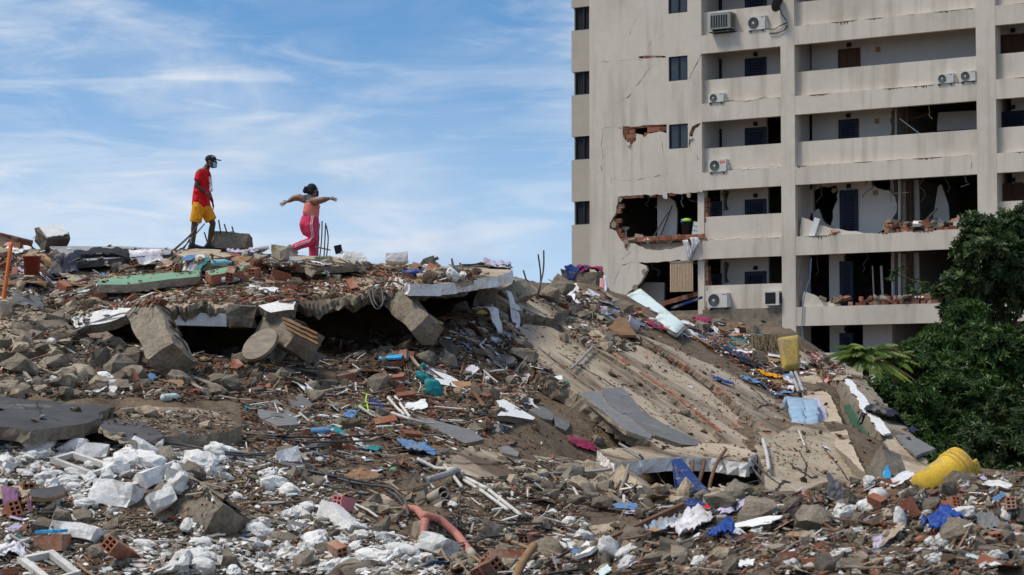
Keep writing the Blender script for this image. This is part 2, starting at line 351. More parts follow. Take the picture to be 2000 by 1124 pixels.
def drop(x, y, ztop=30):
    h = BVH.ray_cast(Vector((x, y, ztop)), Vector((0, 0, -1)), 60)
    return (h[0], h[1] if h[1].z > 0 else -h[1]) if h[0] is not None else None
rebuild()

# ------------------------------------------------------------------ the big upper floor slab with its broken front edge
def lerp_poly(poly, t):
    n = len(poly) - 1; s = min(max(t, 0), 1) * n; i = min(int(s), n - 1); return poly[i].lerp(poly[i + 1], s - i)
def resample(px_list, xs):
    a = np.array(px_list, float); return [P(x, np.interp(x, a[:, 0], a[:, 1]), np.interp(x, a[:, 0], a[:, 2])) for x in xs]
FR = [(120,618,35.6),(160,611,35.3),(220,603,35),(300,600,34.6),(400,593,34.5),(470,596,34.4),(510,588,34.4),(580,592,34.6),(640,588,34.8),(700,578,35),(760,570,35.5),(850,560,36.4),(935,546,38)]
BK = [(60,484,43.5),(150,487,43),(250,491,42.5),(330,492,41.6),(400,489,41),(500,494,41),(560,497,41),(600,503,41),(700,511,41),(800,516,41.5),(935,527,42.5)]
NC, NR = 190, 26
xs_f = np.linspace(125, 930, NC); xs_b = np.linspace(66, 930, NC)
fr = resample(FR, xs_f); bk = resample(BK, xs_b)
top = []
for r in range(NR):
    t = r / (NR - 1); row = []
    for c in range(NC):
        p = fr[c].lerp(bk[c], t); s = noise.fractal((p.x * 1.3, p.y * 1.3, 1), .9, 2, 3)
        p = p + Vector((0, 0, .06 * s - .10 * math.sin(math.pi * t)))
        if r == 0: p = p + Vector((0, .36 * noise.fractal((c * .043, 5, 2), .6, 2.3, 6), .10 * noise.fractal((c * .09, 1, 7), .6, 2.3, 5)))
        row.append(p)
    top.append(row)
pm = MB(); pv = [p for r in top for p in r]; base_n = NR * NC
th = .18
bot = [p + Vector((0, (.22 * noise.fractal((c * .07, 3, 3), .6, 2.3, 6) + .1 if r == 0 else 0) , -th - (.08 * noise.fractal((c * .06, 9, 1), .6, 2.3, 6) if r == 0 else 0))) for r, row in enumerate(top) for c, p in enumerate(row)]
pf = [(r * NC + c, r * NC + c + 1, (r + 1) * NC + c + 1, (r + 1) * NC + c) for r in range(NR - 1) for c in range(NC - 1)]
pf2 = [tuple(i + base_n for i in reversed(f)) for f in pf]
mid0 = 2 * base_n
midv = [top[0][c] + Vector((0, -.07 * abs(noise.noise((c * .31, 2, 9))) - .05 * noise.noise((c * .8, 2, 3)), -th * (.45 + .25 * noise.noise((c * .4, 8, 8))))) for c in range(NC)]
per = [c for c in range(NC)] + [r * NC + NC - 1 for r in range(1, NR)] + [(NR - 1) * NC + c for c in range(NC - 2, -1, -1)] + [r * NC for r in range(NR - 2, 0, -1)]
pf3 = [(per[k], per[k] + base_n, per[(k + 1) % len(per)] + base_n, per[(k + 1) % len(per)]) for k in range(NC - 1, len(per))]
pf3 += [(c, c + mid0, c + 1 + mid0, c + 1) for c in range(NC - 1)] + [(c + mid0, c + base_n, c + 1 + base_n, c + 1 + mid0) for c in range(NC - 1)]
pm.add(pv + bot + midv, pf + pf2 + pf3)
support(pm.v, pm.f)
plat = pm.build('collapsed_floor_slab', M['slab_dirt']); plat.data.materials.append(M['concrete'])
for i_, p_ in enumerate(plat.data.polygons):
    if i_ >= len(pf): p_.material_index = 1
tag(plat, 'huge broken concrete floor slab on top of the pile, both people walking behind its edge', 'slab')
rebuild()
# ------------------------------------------------------------------ damaged apartment block
BA = P(1116, 800, FPX / 45.75); BB = P(1910, 800, FPX / 51.0)
BD = (BB - BA); BD.z = 0; BD.normalize(); BN = Vector((-BD.y, BD.x, 0))
BROT = math.atan2(BD.y, BD.x)
bld = thing('apartment_building', 'tall cream apartment block with cracked walls, torn open balconies and blue window frames', 'building', (BA.x, BA.y, 0), rz=BROT)
def FA(px, py, w=0.0):
    """photo pixel -> (u, v) on the plane w metres behind the facade"""
    r = ray(px, py); O = Vector((BA.x, BA.y, 0)) + BN * w
    t = (O - CAM).dot(BN) / r.dot(BN); p = CAM + r * t
    return (p - O).dot(BD), p.z
def FU(px, w=0.0, py=350): return FA(px, py, w)[0]
def BW(u, w, v): return Vector((BA.x, BA.y, 0)) + BD * u + BN * w + Vector((0, 0, v))
HS, B0 = 2.848, 18.74                                    # storey height, a beam underside
U = dict(a=FU(1151.5), b=FU(1371), c=FU(1526), d=FU(1553), e=FU(1909), f=FU(1947))
BMH, OPN = .76, 1.09
KS = list(range(-2, 7))                                  # storeys from top to ground
def bb(k): return B0 - k * HS
ROOF = bb(-2) + BMH + .9
def bbox(name, m, u0, u1, w0, w1, v0, v1, parent=bld): return MB().box(u0, u1, w0, w1, v0, v1).build(name, M[m], parent)
def jag(poly, step=.12, amp=.05, seed=0, closed=True):
    out_ = []; n = len(poly)
    for i in range(n if closed else n - 1):
        a = Vector((poly[i][0], poly[i][1])); b = Vector((poly[(i + 1) % n][0], poly[(i + 1) % n][1])); L = (b - a).length
        k = max(1, int(L / step)); d = (b - a); nn = Vector((-d.y, d.x)); nn = nn.normalized() if nn.length > 1e-6 else nn
        for j in range(k):
            q_ = a + d * (j / k)
            if j: q_ = q_ + nn * amp * noise.noise((q_.x * 4.1 + seed, q_.y * 4.1, seed * 3.7)) * 1.6
            out_.append((q_.x, q_.y))
    if not closed: out_.append(tuple(poly[-1][:2]))
    return out_
def wall_poly(name, m, outer, holes, w0, w1, parent=bld):
    loops = [[Vector((u, 0, v)) for u, v in lp] for lp in [outer] + holes]
    tris = geometry.tessellate_polygon(loops); flat = [p for lp in loops for p in lp]; n = len(flat)
    vs = [Vector((p.x, w0, p.z)) for p in flat] + [Vector((p.x, w1, p.z)) for p in flat]
    fs = [tuple(t) for t in tris] + [tuple(i + n for i in reversed(t)) for t in tris]; o = 0
    for lp in loops:
        k = len(lp); fs += [(o + i, o + (i + 1) % k, o + (i + 1) % k + n, o + i + n) for i in range(k)]; o += k
    me = raw_mesh(name, vs, fs); fix_normals(me); return link(name, me, M[m], parent)
def inside(pt, poly):
    x, y = pt; c = False; n = len(poly)
    for i in range(n):
        x1, y1 = poly[i]; x2, y2 = poly[(i + 1) % n]
        if (y1 > y) != (y2 > y) and x < (x2 - x1) * (y - y1) / (y2 - y1) + x1: c = not c
    return c
def rect(u0, u1, v0, v1): return [(u0, v0), (u1, v0), (u1, v1), (u0, v1)]
FP = lambda L, w=0.0: [FA(x, y, w) for x, y in L]
# facade wall material: rain streaks and mould along the ledges
pm_ = M['plaster']; t_ = pm_.node_tree; N_ = t_.nodes; L_ = t_.links
hs_ = [n for n in N_ if n.type == 'HUE_SAT'][0]; bs_ = N_['Principled BSDF']
tco = N_.new('ShaderNodeTexCoord'); vm_ = N_.new('ShaderNodeVectorMath'); vm_.operation = 'MULTIPLY'; L_.new(tco.outputs['Object'], vm_.inputs[0]); vm_.inputs[1].default_value = (2.2, 2.2, .22)
ns_ = N_.new('ShaderNodeTexNoise'); ns_.inputs['Scale'].default_value = 1.0; ns_.inputs['Detail'].default_value = 7; L_.new(vm_.outputs[0], ns_.inputs['Vector'])
mr_ = N_.new('ShaderNodeMapRange'); L_.new(ns_.outputs[0], mr_.inputs[0]); mr_.inputs[1].default_value = .50; mr_.inputs[2].default_value = .74; mr_.inputs[3].default_value = 0; mr_.inputs[4].default_value = .6
mx_ = N_.new('ShaderNodeMix'); mx_.data_type = 'RGBA'; L_.new(mr_.outputs[0], mx_.inputs[0]); L_.new(hs_.outputs[0], mx_.inputs[6]); mx_.inputs[7].default_value = (.33, .28, .21, 1)
L_.new(mx_.outputs[2], bs_.inputs['Base Color'])

# main wall with windows and two torn openings on its right edge
NA = FP([(1371,376),(1335,378),(1300,379),(1265,381),(1240,382),(1207,385),(1206,398),(1204,412),(1197,425),(1191,436),(1190,447),(1203,451),(1207,461),(1214,472),(1240,476),(1246,481),(1258,487),(1290,489),(1320,484),(1338,480),(1371,477)])
NBp = FP([(1371,508),(1340,509),(1325,507),(1308,511),(1270,513),(1247,514),(1262,520),(1264,528),(1257,541),(1250,553),(1235,566),(1222,578),(1205,602),(1192,640),(1188,700),(1371,700)])
outer = [(U['a'], 0), (U['b'], 0)] + [(U['b'], NBp[-1][1])] + jag(list(reversed(NBp[:-1])), .14, .05, 2, False)
outer = outer[:-1] + [(U['b'], NBp[0][1]), (U['b'], NA[-1][1])] + jag(list(reversed(NA)), .13, .05, 5, False)[1:-1] + [(U['b'], NA[0][1]), (U['b'], ROOF), (U['a'], ROOF)]
w0u, w1u = FU(1306.6), FU(1343.8)
holes = [rect(w0u, w1u, bb(k) - 1.03, bb(k) - .005) for k in (-2, -1, 0, 1)]
HC = FP([(1216,247),(1238,248),(1262,245),(1302,243),(1302,262),(1288,257),(1265,262),(1258,270),(1252,263),(1243,262),(1242,275),(1230,286),(1220,272),(1216,262)])
HD = FP([(1346,262),(1352,247),(1362,242),(1369,241),(1358,252),(1350,272),(1345,285)])
HE = FP([(1246,111),(1262,109),(1300,110),(1300,113),(1276,113),(1262,115),(1248,114)])
holes += [jag(HC, .12, .04, 3), jag(HD, .12, .03, 4), jag(HE, .15, .02, 9)]
wall_poly('wall', 'plaster', outer, holes, 0, .16)
# structure behind: side strip set back, floor slabs, party walls, rear wall
SW = 1.6; su0, su1 = FU(1116.5, SW), FU(1151.5, SW) + .9; swu = FU(1122, SW)
for k in KS:
    t0 = bb(k) - .02; b0 = t0 - .98
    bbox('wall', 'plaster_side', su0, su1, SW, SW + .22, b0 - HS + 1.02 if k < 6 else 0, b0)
    wn_ = MB().box(swu, su1, SW + .12, SW + .16, b0, t0).build('window', M['black'], bld)
    for a in (swu, swu + .42): MB().box(a, a + .06, SW + .06, SW + .119, b0, t0).build('frame', M['frame_blue'], wn_)
    MB().box(swu + .06, su1, SW + .07, SW + .118, b0, b0 + .05).build('frame', M['frame_blue'], wn_)
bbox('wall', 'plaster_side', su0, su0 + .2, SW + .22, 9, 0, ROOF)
bbox('wall', 'plaster', U['a'], U['a'] + .15, .161, SW, 0, ROOF)
bbox('wall', 'concrete_dark', su0 + .2, 27, 9, 9.2, 0, ROOF)
bbox('roof', 'concrete', su0, 27, .165, 9.2, ROOF, ROOF + .2)
for k in KS: bbox('floor_slab', 'concrete_dark', U['a'] + .16, 26.39, .24, 8.99, bb(k) + .42, bb(k) + .70)  # dark concrete puts the deep shade of the rooms into the floor colour
for u, w in ((U['b'], 1.62), (13.9, 1.9), (U['e'] + .3, 1.62), (22.5, 1.9)):
    for k in KS[1:]: bbox('inner_wall', 'plaster_in', u, u + .14, w, 8.9, bb(k) + .72 - HS + .002, bb(k) + .415)
# windows of the main wall
dk = mat('window_glass', (.035, .04, .048), (.05, .055, .06), scale=1.5, bump=0, rough=.12, spec=.5)
for k in (-2, -1, 0, 1):
    v0, v1 = bb(k) - 1.03, bb(k) - .005
    wo = MB().box(w0u + .02, w1u - .02, .10, .12, v0 + .02, v1 - .02).build('window', M['window_glass'], bld)
    for a, b_, c_, d_ in ((w0u, w0u + .05, v0, v1), (w1u - .05, w1u, v0, v1), ((w0u + w1u) / 2 - .035, (w0u + w1u) / 2 + .035, v0 + .05, v1 - .05), (w0u + .05, w1u - .05, v0, v0 + .05), (w0u + .05, w1u - .05, v1 - .05, v1)):
        MB().box(a, b_, .05, .098, c_, d_).build('frame', M['frame_blue'], wo)
# columns
for a, b_ in ((U['c'], U['d']), (U['e'], U['f'])): bbox('column', 'plaster', a, b_, -.004, .55, 0, ROOF)
bbox('column', 'plaster', 26.2, 27, -.004, .55, 0, ROOF); bbox('column', 'plaster', U['b'] - .3, U['b'] - .002, .17, .5, bb(4), ROOF)
bbox('wall', 'plaster', 26.4, 26.98, .56, 9.19, 0, ROOF)
bays = ((U['b'], U['c']), (U['d'], U['e']), (U['f'], 26.2))
PARAPET_OFF = {(1, 2), (1, 3)}
crackm = M['crack']
def strip(path, width, name='crack', m='crack', w=-.004, seed=0):
    """thin jagged line on the facade; path in pixels"""
    pt = jag(FP(path), .05, .0, seed, False); L, Rr = [], []
    pt = [(a + .10 * noise.noise((a * 1.7, b_ * 1.7, seed)) + .045 * noise.noise((a * 6, b_ * 6, seed)) + .03 * noise.noise((a * 17, b_ * 17, seed)), b_ + .10 * noise.noise((a * 1.7, b_ * 1.7, seed + 9)) + .045 * noise.noise((a * 6, b_ * 6, seed + 9)) + .03 * noise.noise((a * 17, b_ * 17, seed + 9))) for a, b_ in pt]
    for i, p in enumerate(pt):
        a = Vector(pt[max(i - 1, 0)]); b_ = Vector(pt[min(i + 1, len(pt) - 1)]); d = (b_ - a); d = d.normalized() if d.length > 0 else Vector((1, 0))
        nn = Vector((-d.y, d.x)); wd_ = width * .8 * max(.08, .25 + 1.5 * noise.noise((i * .13, seed, 2)) + .5 * noise.noise((i * .7, seed, 2))) * (.3 if i in (0, len(pt) - 1) else 1)
        L.append((p[0] + nn.x * wd_, w, p[1] + nn.y * wd_)); Rr.append((p[0] - nn.x * wd_, w, p[1] - nn.y * wd_))
    n = len(L); mb = MB().add(L + Rr, [(i, i + 1, i + 1 + n, i + n) for i in range(n - 1)]); return mb.build(name, M[m], bld)
RND = random.Random(5)
for bi, (u0, u1) in enumerate(bays):
    for k in KS[1:]:
        top_ = bb(k)
        conc = (bi == 0 and k == 4) 
        bbox('beam', 'concrete' if conc else 'plaster', u0 + .002, u1 - .002, .004, .235, top_, top_ + BMH)
        bbox('ceiling', 'plaster', u0 + .003, u1 - .003, .236, 1.6, top_ + .36, top_ + .41)
        if (bi, k) in PARAPET_OFF: pass
        else: bbox('parapet', 'plaster', u0 + .003, u1 - .003, .20, .33, top_ - HS + BMH + .003, top_ - OPN)
    # top beam
    bbox('beam', 'plaster', u0 + .002, u1 - .002, .004, .235, bb(-2), bb(-2) + BMH)
    # mould along ledges: many small dark drips in one part
    for k in KS[1:6]:
        if bi == 0 and k in (3,): continue
        mb = MB(); vt = bb(k) + BMH - .004; u = u0 + .1
        while u < u1 - .1:
            L = max(0, .24 * noise.noise((u * .9, k * 3.1, bi)) + .02) * ((.3, 1.2, .9)[bi] * (.5 + RND.random()))
            if L > .015:
                wd_ = RND.uniform(.02, .06); L *= .6; mb.add([(u - wd_, .0005, vt), (u + wd_, .0005, vt), (u + wd_ * .4, .0005, vt - L * RND.uniform(.4, 1.2)), (u - wd_ * .5, .0005, vt - L * RND.uniform(.3, 1))], [(0, 1, 2, 3)])
            u += RND.uniform(.02, .07)
        if mb.v: tag(mb.build('mould_streaks', M['mould'], bld), kind='stuff')
# corridor back walls with doors
BWW = 1.6
def door(px0, px1, pytop, k, m='frame_blue', lou=True, wood=False):
    u0, u1 = FU(px0, BWW, pytop), FU(px1, BWW, pytop); v1 = FA((px0 + px1) / 2, pytop, BWW)[1]; v0 = bb(k) + .71 - HS
    d = MB().box(u0, u1, BWW - .05, BWW + .02, v0, v1).build('door', M[m], bld)
    for a, b_, c_, e_ in ((u0 - .05, u0 - .002, v0, v1 + .05), (u1 + .002, u1 + .05, v0, v1 + .05), (u0 - .002, u1 + .002, v1 + .002, v1 + .05)):
        MB().box(a, b_, BWW - .07, BWW - .002, c_, e_).build('frame', M[m], d)
    if lou:
        n = 14
        for i in range(n):
            z = v0 + .35 + (v1 - v0 - .45) * i / n; MB().add([(u0 + .1, BWW - .055, z), (u1 - .1, BWW - .055, z), (u1 - .1, BWW - .085, z + .05), (u0 + .1, BWW - .085, z + .05), (u0 + .1, BWW - .055, z + .06), (u1 - .1, BWW - .055, z + .06)], [(0, 1, 2, 3), (3, 2, 5, 4)]).build('louvre', M[m], d)
    if wood:
        for i in range(2):
            for j in range(3):
                a = u0 + .08 + i * (u1 - u0 - .06) / 2; MB().box(a, a + (u1 - u0) / 2 - .14, BWW - .075, BWW - .052, v0 + .15 + j * .62, v0 + .65 + j * .62).build('panel', M[m], d)
    # lamp above the door
    um = (u0 + u1) / 2; MB().box(um - .08, um + .08, BWW - .09, BWW - .002, v1 + .12, v1 + .28).build('lamp', M['black'], d)
    return d
def back_wall(bi, k, px0, px1, hole_px=(), right=None):
    u0 = bays[bi][0] + .01 if px0 is None else FU(px0, BWW); u1 = bays[bi][1] - .01 if px1 is None else FU(px1, BWW)
    v0, v1 = bb(k) + .71 - HS, bb(k) + .355
    if bi == 1: u0, u1 = (max(u0, U['c'] + .56) if px0 is None else u0), (U['f'] if px1 is None else u1)
    if bi == 0 and px1 is None: u1 = U['c'] + .53
    o_ = rect(u0, u1, v0, v1)
    if right: o_ = [(u0, v0)] + jag(FP(right, BWW), .15, .06, k + 3, False) + [(u0, v1)]
    wall_poly('inner_wall', 'plaster_in', o_, [jag(FP(h, BWW), .14, .06, k) for h in hole_px], BWW, BWW + .13)
bbox('inner_wall', 'plaster_in', U['b'] - .12, U['b'] + .009, .51, 1.6, bb(1) - 1.4, ROOF - .1)
bbox('inner_wall', 'plaster_in', U['c'] + .1, U['d'] - .1, .552, BWW, 0, ROOF - .1)
for k in (-1, 0, 1, 2, 3, 4, 5):
    y_ = {-1: -42, 0: 94, 1: 230, 2: 370, 3: 511, 4: 650, 5: 790}[k]
    if k in (-1, 0): back_wall(0, k, None, None)
    elif k == 1: back_wall(0, k, None, 1498)
    else: back_wall(0, k, None, 1500, [[(1412, y_ + 2), (1424, y_ + 4), (1420, y_ + 25), (1424, y_ + 40), (1412, y_ + 44)]])
    door(1388, 1408, y_ + 26, k); door(1458, 1495, y_ + 22, k)
for k in (-1, 0, 1, 2, 3, 4, 5):
    if k <= 0:
        back_wall(1, k, None, None); door(1640, 1678, 98 + k * 138, k, 'door_wood', False, True)
    elif k == 1:
        back_wall(1, k, None, None, right=[(1738, 270), (1742, 250), (1738, 235), (1744, 212), (1740, 206)]); door(1641, 1675, 236, k)
    elif k == 2:
        back_wall(1, k, None, None, [[(1578, 372), (1600, 366), (1634, 364), (1637, 375), (1632, 398), (1627, 420), (1623, 442), (1614, 438), (1604, 425), (1598, 408), (1590, 414), (1580, 425)]],
                  right=[(1690, 465), (1715, 455), (1738, 440), (1744, 425), (1752, 405), (1748, 385), (1735, 372), (1690, 362), (1690, 352)]); door(1643, 1674, 374, k)
    else:
        y_ = 511 + (k - 3) * 140
        back_wall(1, k, 1618, 1648, right=None); door(1643, 1665, y_ + 2, k); 
        if k > 3: back_wall(1, k, 1683, 1740)
for k in (-1, 0, 1, 2, 3, 4, 5):
    back_wall(2, k, None, None); door(1957, 2002, 70 + k * 142 + (8 if k else 0), k, 'door_wood' if k != 1 else 'frame_blue', k == 1, k != 1)
for k, px in ((0, 1715), (1, 1713), (2, 1710)):
    u_, v_ = FA(px, 97 + 136 * k + 4 * k, BWW); bbox('plaque', 'cardboard', u_ - .1, u_ + .1, BWW - .02, BWW - .002, v_ - .1, v_ + .1)
# cracks and torn plaster
for i, (pth, wd_) in enumerate((([(1278,126),(1262,140),(1250,160),(1235,182),(1218,194),(1204,200)], .02), ([(1371,104),(1362,128),(1350,140),(1347,152)], .035), ([(1347,153),(1358,167),(1371,175)], .012),
        ([(1175,252),(1175,275),(1176,300),(1175,335)], .022), ([(1290,262),(1296,300),(1302,340)], .012), ([(1176,251),(1216,249)], .012), ([(1371,241),(1360,252),(1348,280),(1346,288)], .02), ([(1346,290),(1356,298),(1364,312)], .012),
        ([(1245,482),(1236,492),(1224,496),(1217,506)], .025), ([(1246,514),(1214,515),(1206,530),(1199,548),(1198,562)], .025), ([(1232,515),(1225,530),(1221,550)], .01), ([(1262,3),(1240,40),(1228,70)], .008),
        ([(1282,60),(1250,125)], .006), ([(1195,378),(1192,350),(1232,354),(1262,346),(1290,342)], .012), ([(1378,158),(1376,190),(1377,200)], .014), ([(1380,300),(1378,330)], .016),
        ([(1900,255),(1899,300),(1898,330)], .010), ([(1175,121),(1235,117),(1302,110)], .008), ([(1250,290),(1230,320),(1215,345)], .006), ([(1130,170),(1140,190),(1146,205)], .006))):
    strip(pth, wd_, seed=i + 1)
for i, pth in enumerate(([(1385,202),(1440,198),(1524,190)], [(1385,337),(1460,330),(1525,326)], [(1380,470),(1450,466),(1527,462)])): strip(pth, .018, w=.0015, seed=30 + i)
# hollow bricks showing in the torn places
def clay_block_mesh(name, L=.30, Hh=.20, D=.14, nu=3, nv=2, wall_=.016):
    """hollow clay block, its openings on the two end faces (along x)"""
    mb = MB(); ys = [-D / 2 + wall_ + i * ((D - wall_ * (nv + 1)) / nv + wall_) for i in range(nv)]; zs = [wall_ + i * ((Hh - wall_ * (nu + 1)) / nu + wall_) for i in range(nu)]
    cy = (D - wall_ * (nv + 1)) / nv; cz = (Hh - wall_ * (nu + 1)) / nu
    for i in range(nv + 1): y0 = -D / 2 + i * (cy + wall_); mb.box(-L / 2, L / 2, y0, y0 + wall_, 0, Hh)
    for j in range(nu + 1):
        z0 = j * (cz + wall_)
        for i in range(nv): y0 = -D / 2 + wall_ + i * (cy + wall_); mb.box(-L / 2 + .001, L / 2 - .001, y0, y0 + cy, z0 + (.001 if j == 0 else 0), z0 + wall_ - (.001 if j == nu else 0))
    return raw_mesh(name, mb.v, mb.f)
BRK = []
for i in range(4):
    r = random.Random(i); mb = MB(); L, H_, D_ = .29, .19, .12
    mb.box(-L / 2, L / 2, 0, D_, 0, H_)
    for j in range(3): mb.box(-L / 2 - .003, L / 2 + .003, -.006, 0, .012 + j * .06, .012 + j * .06 + .042)
    me = raw_mesh('brick', mb.v, mb.f); me.materials.append(M['brick']); BRK.append(me)
def brick_fill(poly, w, keep=lambda u, v: True, seed=0, p=1.0, mesh_list=None, tilt=.03):
    r = random.Random(seed); us = [a for a, _ in poly]; vs_ = [b for _, b in poly]; v = min(vs_); row = 0
    while v < max(vs_):
        u = min(us) - (row % 2) * .15
        while u < max(us) + .1:
            if inside((u + .1, v + .08), poly) and keep(u, v) and r.random() < p:
                link('brick', r.choice(mesh_list or BRK), None, bld, (u + .1, w + r.uniform(-.02, .02), v), (r.uniform(-tilt, tilt), r.uniform(-tilt, tilt), r.uniform(-tilt, tilt)))
            u += .305
        v += .205; row += 1
def grow(poly, k):
    c = (sum(a for a, _ in poly) / len(poly), sum(b for _, b in poly) / len(poly)); return [(c[0] + (a - c[0]) * k, c[1] + (b - c[1]) * k) for a, b in poly]
gap = FP([(1240,248),(1262,246),(1262,262),(1240,262)])
brick_fill(grow(HC, 1.15), .03, lambda u, v: not inside((u + .1, v + .1), gap) and u + .26 < w0u, 1)
brick_fill(grow(HD, 1.3), .04, lambda u, v: w1u + .06 < u < U['b'] - .26, seed=2)
brick_fill(grow(HE, 1.02), .02, seed=3)
inA = FP([(1371,380),(1215,388),(1213,415),(1207,428),(1206,446),(1215,455),(1222,462),(1320,458),(1371,455)])
brick_fill(NA, .035, lambda u, v: not inside((u + .1, v + .1), inA) and v > bb(3) + BMH + .0, 4, .88, None, .1)
# exposed concrete beams in the two torn openings
bbox('beam', 'concrete', U['a'] + .2, U['b'] - .31, .165, .4, bb(3), bb(3) + BMH - .01)
bbox('beam', 'concrete', U['a'] + .2, U['b'] - .31, .165, .4, bb(2), bb(2) + BMH - .01)
bbox('beam', 'concrete', U['a'] + .2, U['b'] - .31, .165, .4, bb(4), bb(4) + BMH - .01)
# brick posts right of both openings
for k in (2, 3):
    for j in range(9):
        link('brick', BRK[j % 4], None, bld, (U['b'] + .12 + RND.uniform(-.04, .04), .36 + RND.uniform(-.03, .03), bb(k) + .7 - HS + j * .21), (0, 0, RND.uniform(-.2, .2) + 1.5))
# broken parapet remains: low brick rows and slumped plaster on the ledges
for k, x0, x1, base_y in ((2, 1720, 1912, 0), (3, 1650, 1880, 0)):
    for j in range(2 if k == 2 else 2):
        u = FU(x0) + j * .4
        while u < FU(x1) - .2:
            if RND.random() < (.9, .42)[j]:
                link('brick', RND.choice(BRK), None, bld, (u + .15, .12 + RND.uniform(-.03, .08), bb(k + 1) + BMH + j * .19 + RND.uniform(-.0, .02)), (RND.uniform(-.2, .2), RND.uniform(-.25, .25), RND.uniform(-.7, .7)), (RND.uniform(.5, 1.05), RND.uniform(.7, 1), RND.uniform(.5, 1)))
            u += RND.uniform(.2, .36)
for k, pth in ((2, [(1562,448),(1566,425),(1590,436),(1625,447),(1660,452),(1695,456),(1740,458),(1740,470),(1562,470)]), (3, [(1567,596),(1570,570),(1592,578),(1612,590),(1640,594),(1640,610),(1567,610)])):
    pol = [(u, max(v, bb(k + 1) + BMH + .002)) for u, v in FP(pth, .2)]
    wall_poly('parapet', 'plaster', jag(pol[:-2], .2, .04, k, False) + pol[-2:], [], .20, .33)
# rubble of tile and brick bits left lying on the torn floors
def floor_bits(n, u0, u1, w0, w1, v, smin, smax, seed, mats=('brick', 'concrete', 'mortar', 'white_plaster')):
    r = random.Random(seed)
    for i in range(n):
        s = r.uniform(smin, smax); mb = MB(); 
        mb.obox((0, 0, 0), (s * r.uniform(.5, 1), 0, s * .1), (0, s * r.uniform(.4, .8), 0), (s * .05, 0, s * r.uniform(.08, .3)))
        o = mb.build('debris_piece', M[r.choice(mats)], bld); o.location = (r.uniform(u0, u1), r.uniform(w0, w1), v + r.uniform(.02, .14)); o.rotation_euler = (r.uniform(-.5, .5), r.uniform(-.6, .6), r.uniform(0, 6))
floor_bits(60, FU(1218), FU(1335), .15, 1.0, bb(3) + BMH + .05, .1, .34, 1)
floor_bits(44, FU(1725), FU(1905), .3, 1.3, bb(3) + BMH + .25, .1, .4, 2)
floor_bits(20, FU(1570), FU(1640), .15, 1.0, bb(3) + BMH, .08, .22, 3)
floor_bits(44, FU(1590), FU(1880), .1, 1.0, bb(4) + BMH + .2, .1, .3, 4)
floor_bits(14, FU(1750), FU(1900), .4, 1.4, bb(2) + BMH + .6, .1, .4, 5)
# partition, leaning studs and pipes inside the openings
wall_poly('inner_wall', 'plaster_in', [FA(1284,470,1.2), FA(1321,468,1.2), FA(1322,430,1.2), FA(1322,410,1.2), FA(1317,393,1.2), FA(1305,384,1.2), FA(1284,383,1.2)], [], 1.2, 1.3)
wall_poly('inner_wall', 'plaster_in', [FA(1251,640,1.4), FA(1296,640,1.4), FA(1297,552,1.4), FA(1260,552,1.4), FA(1251,560,1.4)], [], 1.4, 1.5)
def stud(px0, py0, px1, py1, w, r_, m, nm='post'):
    a, b_ = FA(px0, py0, w), FA(px1, py1, w); MB().tube([(a[0], w, a[1]), (b_[0], w, b_[1])], r_, 6).build(nm, M[m], bld)
for k, dy in ((2, 0), (3, 142)):
    stud(1757, 352 + dy, 1757, 440 + dy, 1.4, .06, 'plaster_in'); stud(1778, 352 + dy, 1778, 438 + dy, 1.8, .06, 'rust'); stud(1790, 352 + dy, 1792, 438 + dy, 2.2, .12, 'plaster_in'); stud(1765, 355 + dy, 1766, 440 + dy, 1.6, .1, 'mortar')
stud(1750, 212, 1750, 268, 1.5, .05, 'plaster_in'); stud(1772, 210, 1772, 264, 1.6, .05, 'rust'); stud(1757, 232, 1797, 262, .9, .025, 'pvc_white'); stud(1778, 235, 1815, 222, 2.2, .06, 'rust')
stud(1735, 379, 1775, 376, .9, .02, 'pvc_beige'); stud(1800, 440, 1830, 408, 1.2, .05, 'wood_grey')
for x in (1704, 1720, 1722, 1742): stud(x, 520, x + 3, 580, 1.5, .03, 'pvc_white')
wall_poly('inner_wall', 'plaster_in', [FA(1820,440,2.4), FA(1855,440,2.4), FA(1852,400,2.4), FA(1838,360,2.4), FA(1832,365,2.4)], [], 2.4, 2.5)
wall_poly('inner_wall', 'plaster_in', [FA(1830,256,2.4), FA(1908,252,2.4), FA(1908,216,2.4), FA(1832,220,2.4)], [], 2.4, 2.5)
stud(1350, 515, 1380, 512, .5, .04, 'pvc_beige'); stud(1374, 512, 1376, 580, .3, .025, 'pvc_grey'); stud(1379, 512, 1383, 560, .35, .09, 'wood')
stud(1275, 465, 1305, 415, .9, .03, 'wood_grey'); stud(1290, 462, 1313, 402, 1.0, .025, 'dark_metal')
# fallen brick panel in the lower opening
for j in range(9):
    a = FA(1285 + j * 11, 590 - j * 3.2, .5); link('brick', BRK[j % 4], None, bld, (a[0], .4, a[1] - .25), (0, -.12, RND.uniform(-.1, .1)))
stud(1560, 560, 1564, 520, -.05, .02, 'cable', 'cable'); 
mb = MB().tube([BW(*(lambda a: (a[0], -.05, a[1]))(FA(x, y))) for x, y in ((1586,505),(1583,545),(1575,568),(1570,590),(1567,640),(1574,690))], .02, 5)
mb.v = [Matrix.Rotation(-BROT, 4, 'Z') @ (v - bld.location) for v in mb.v]; mb.build('cable', M['cloth_sky'], bld)

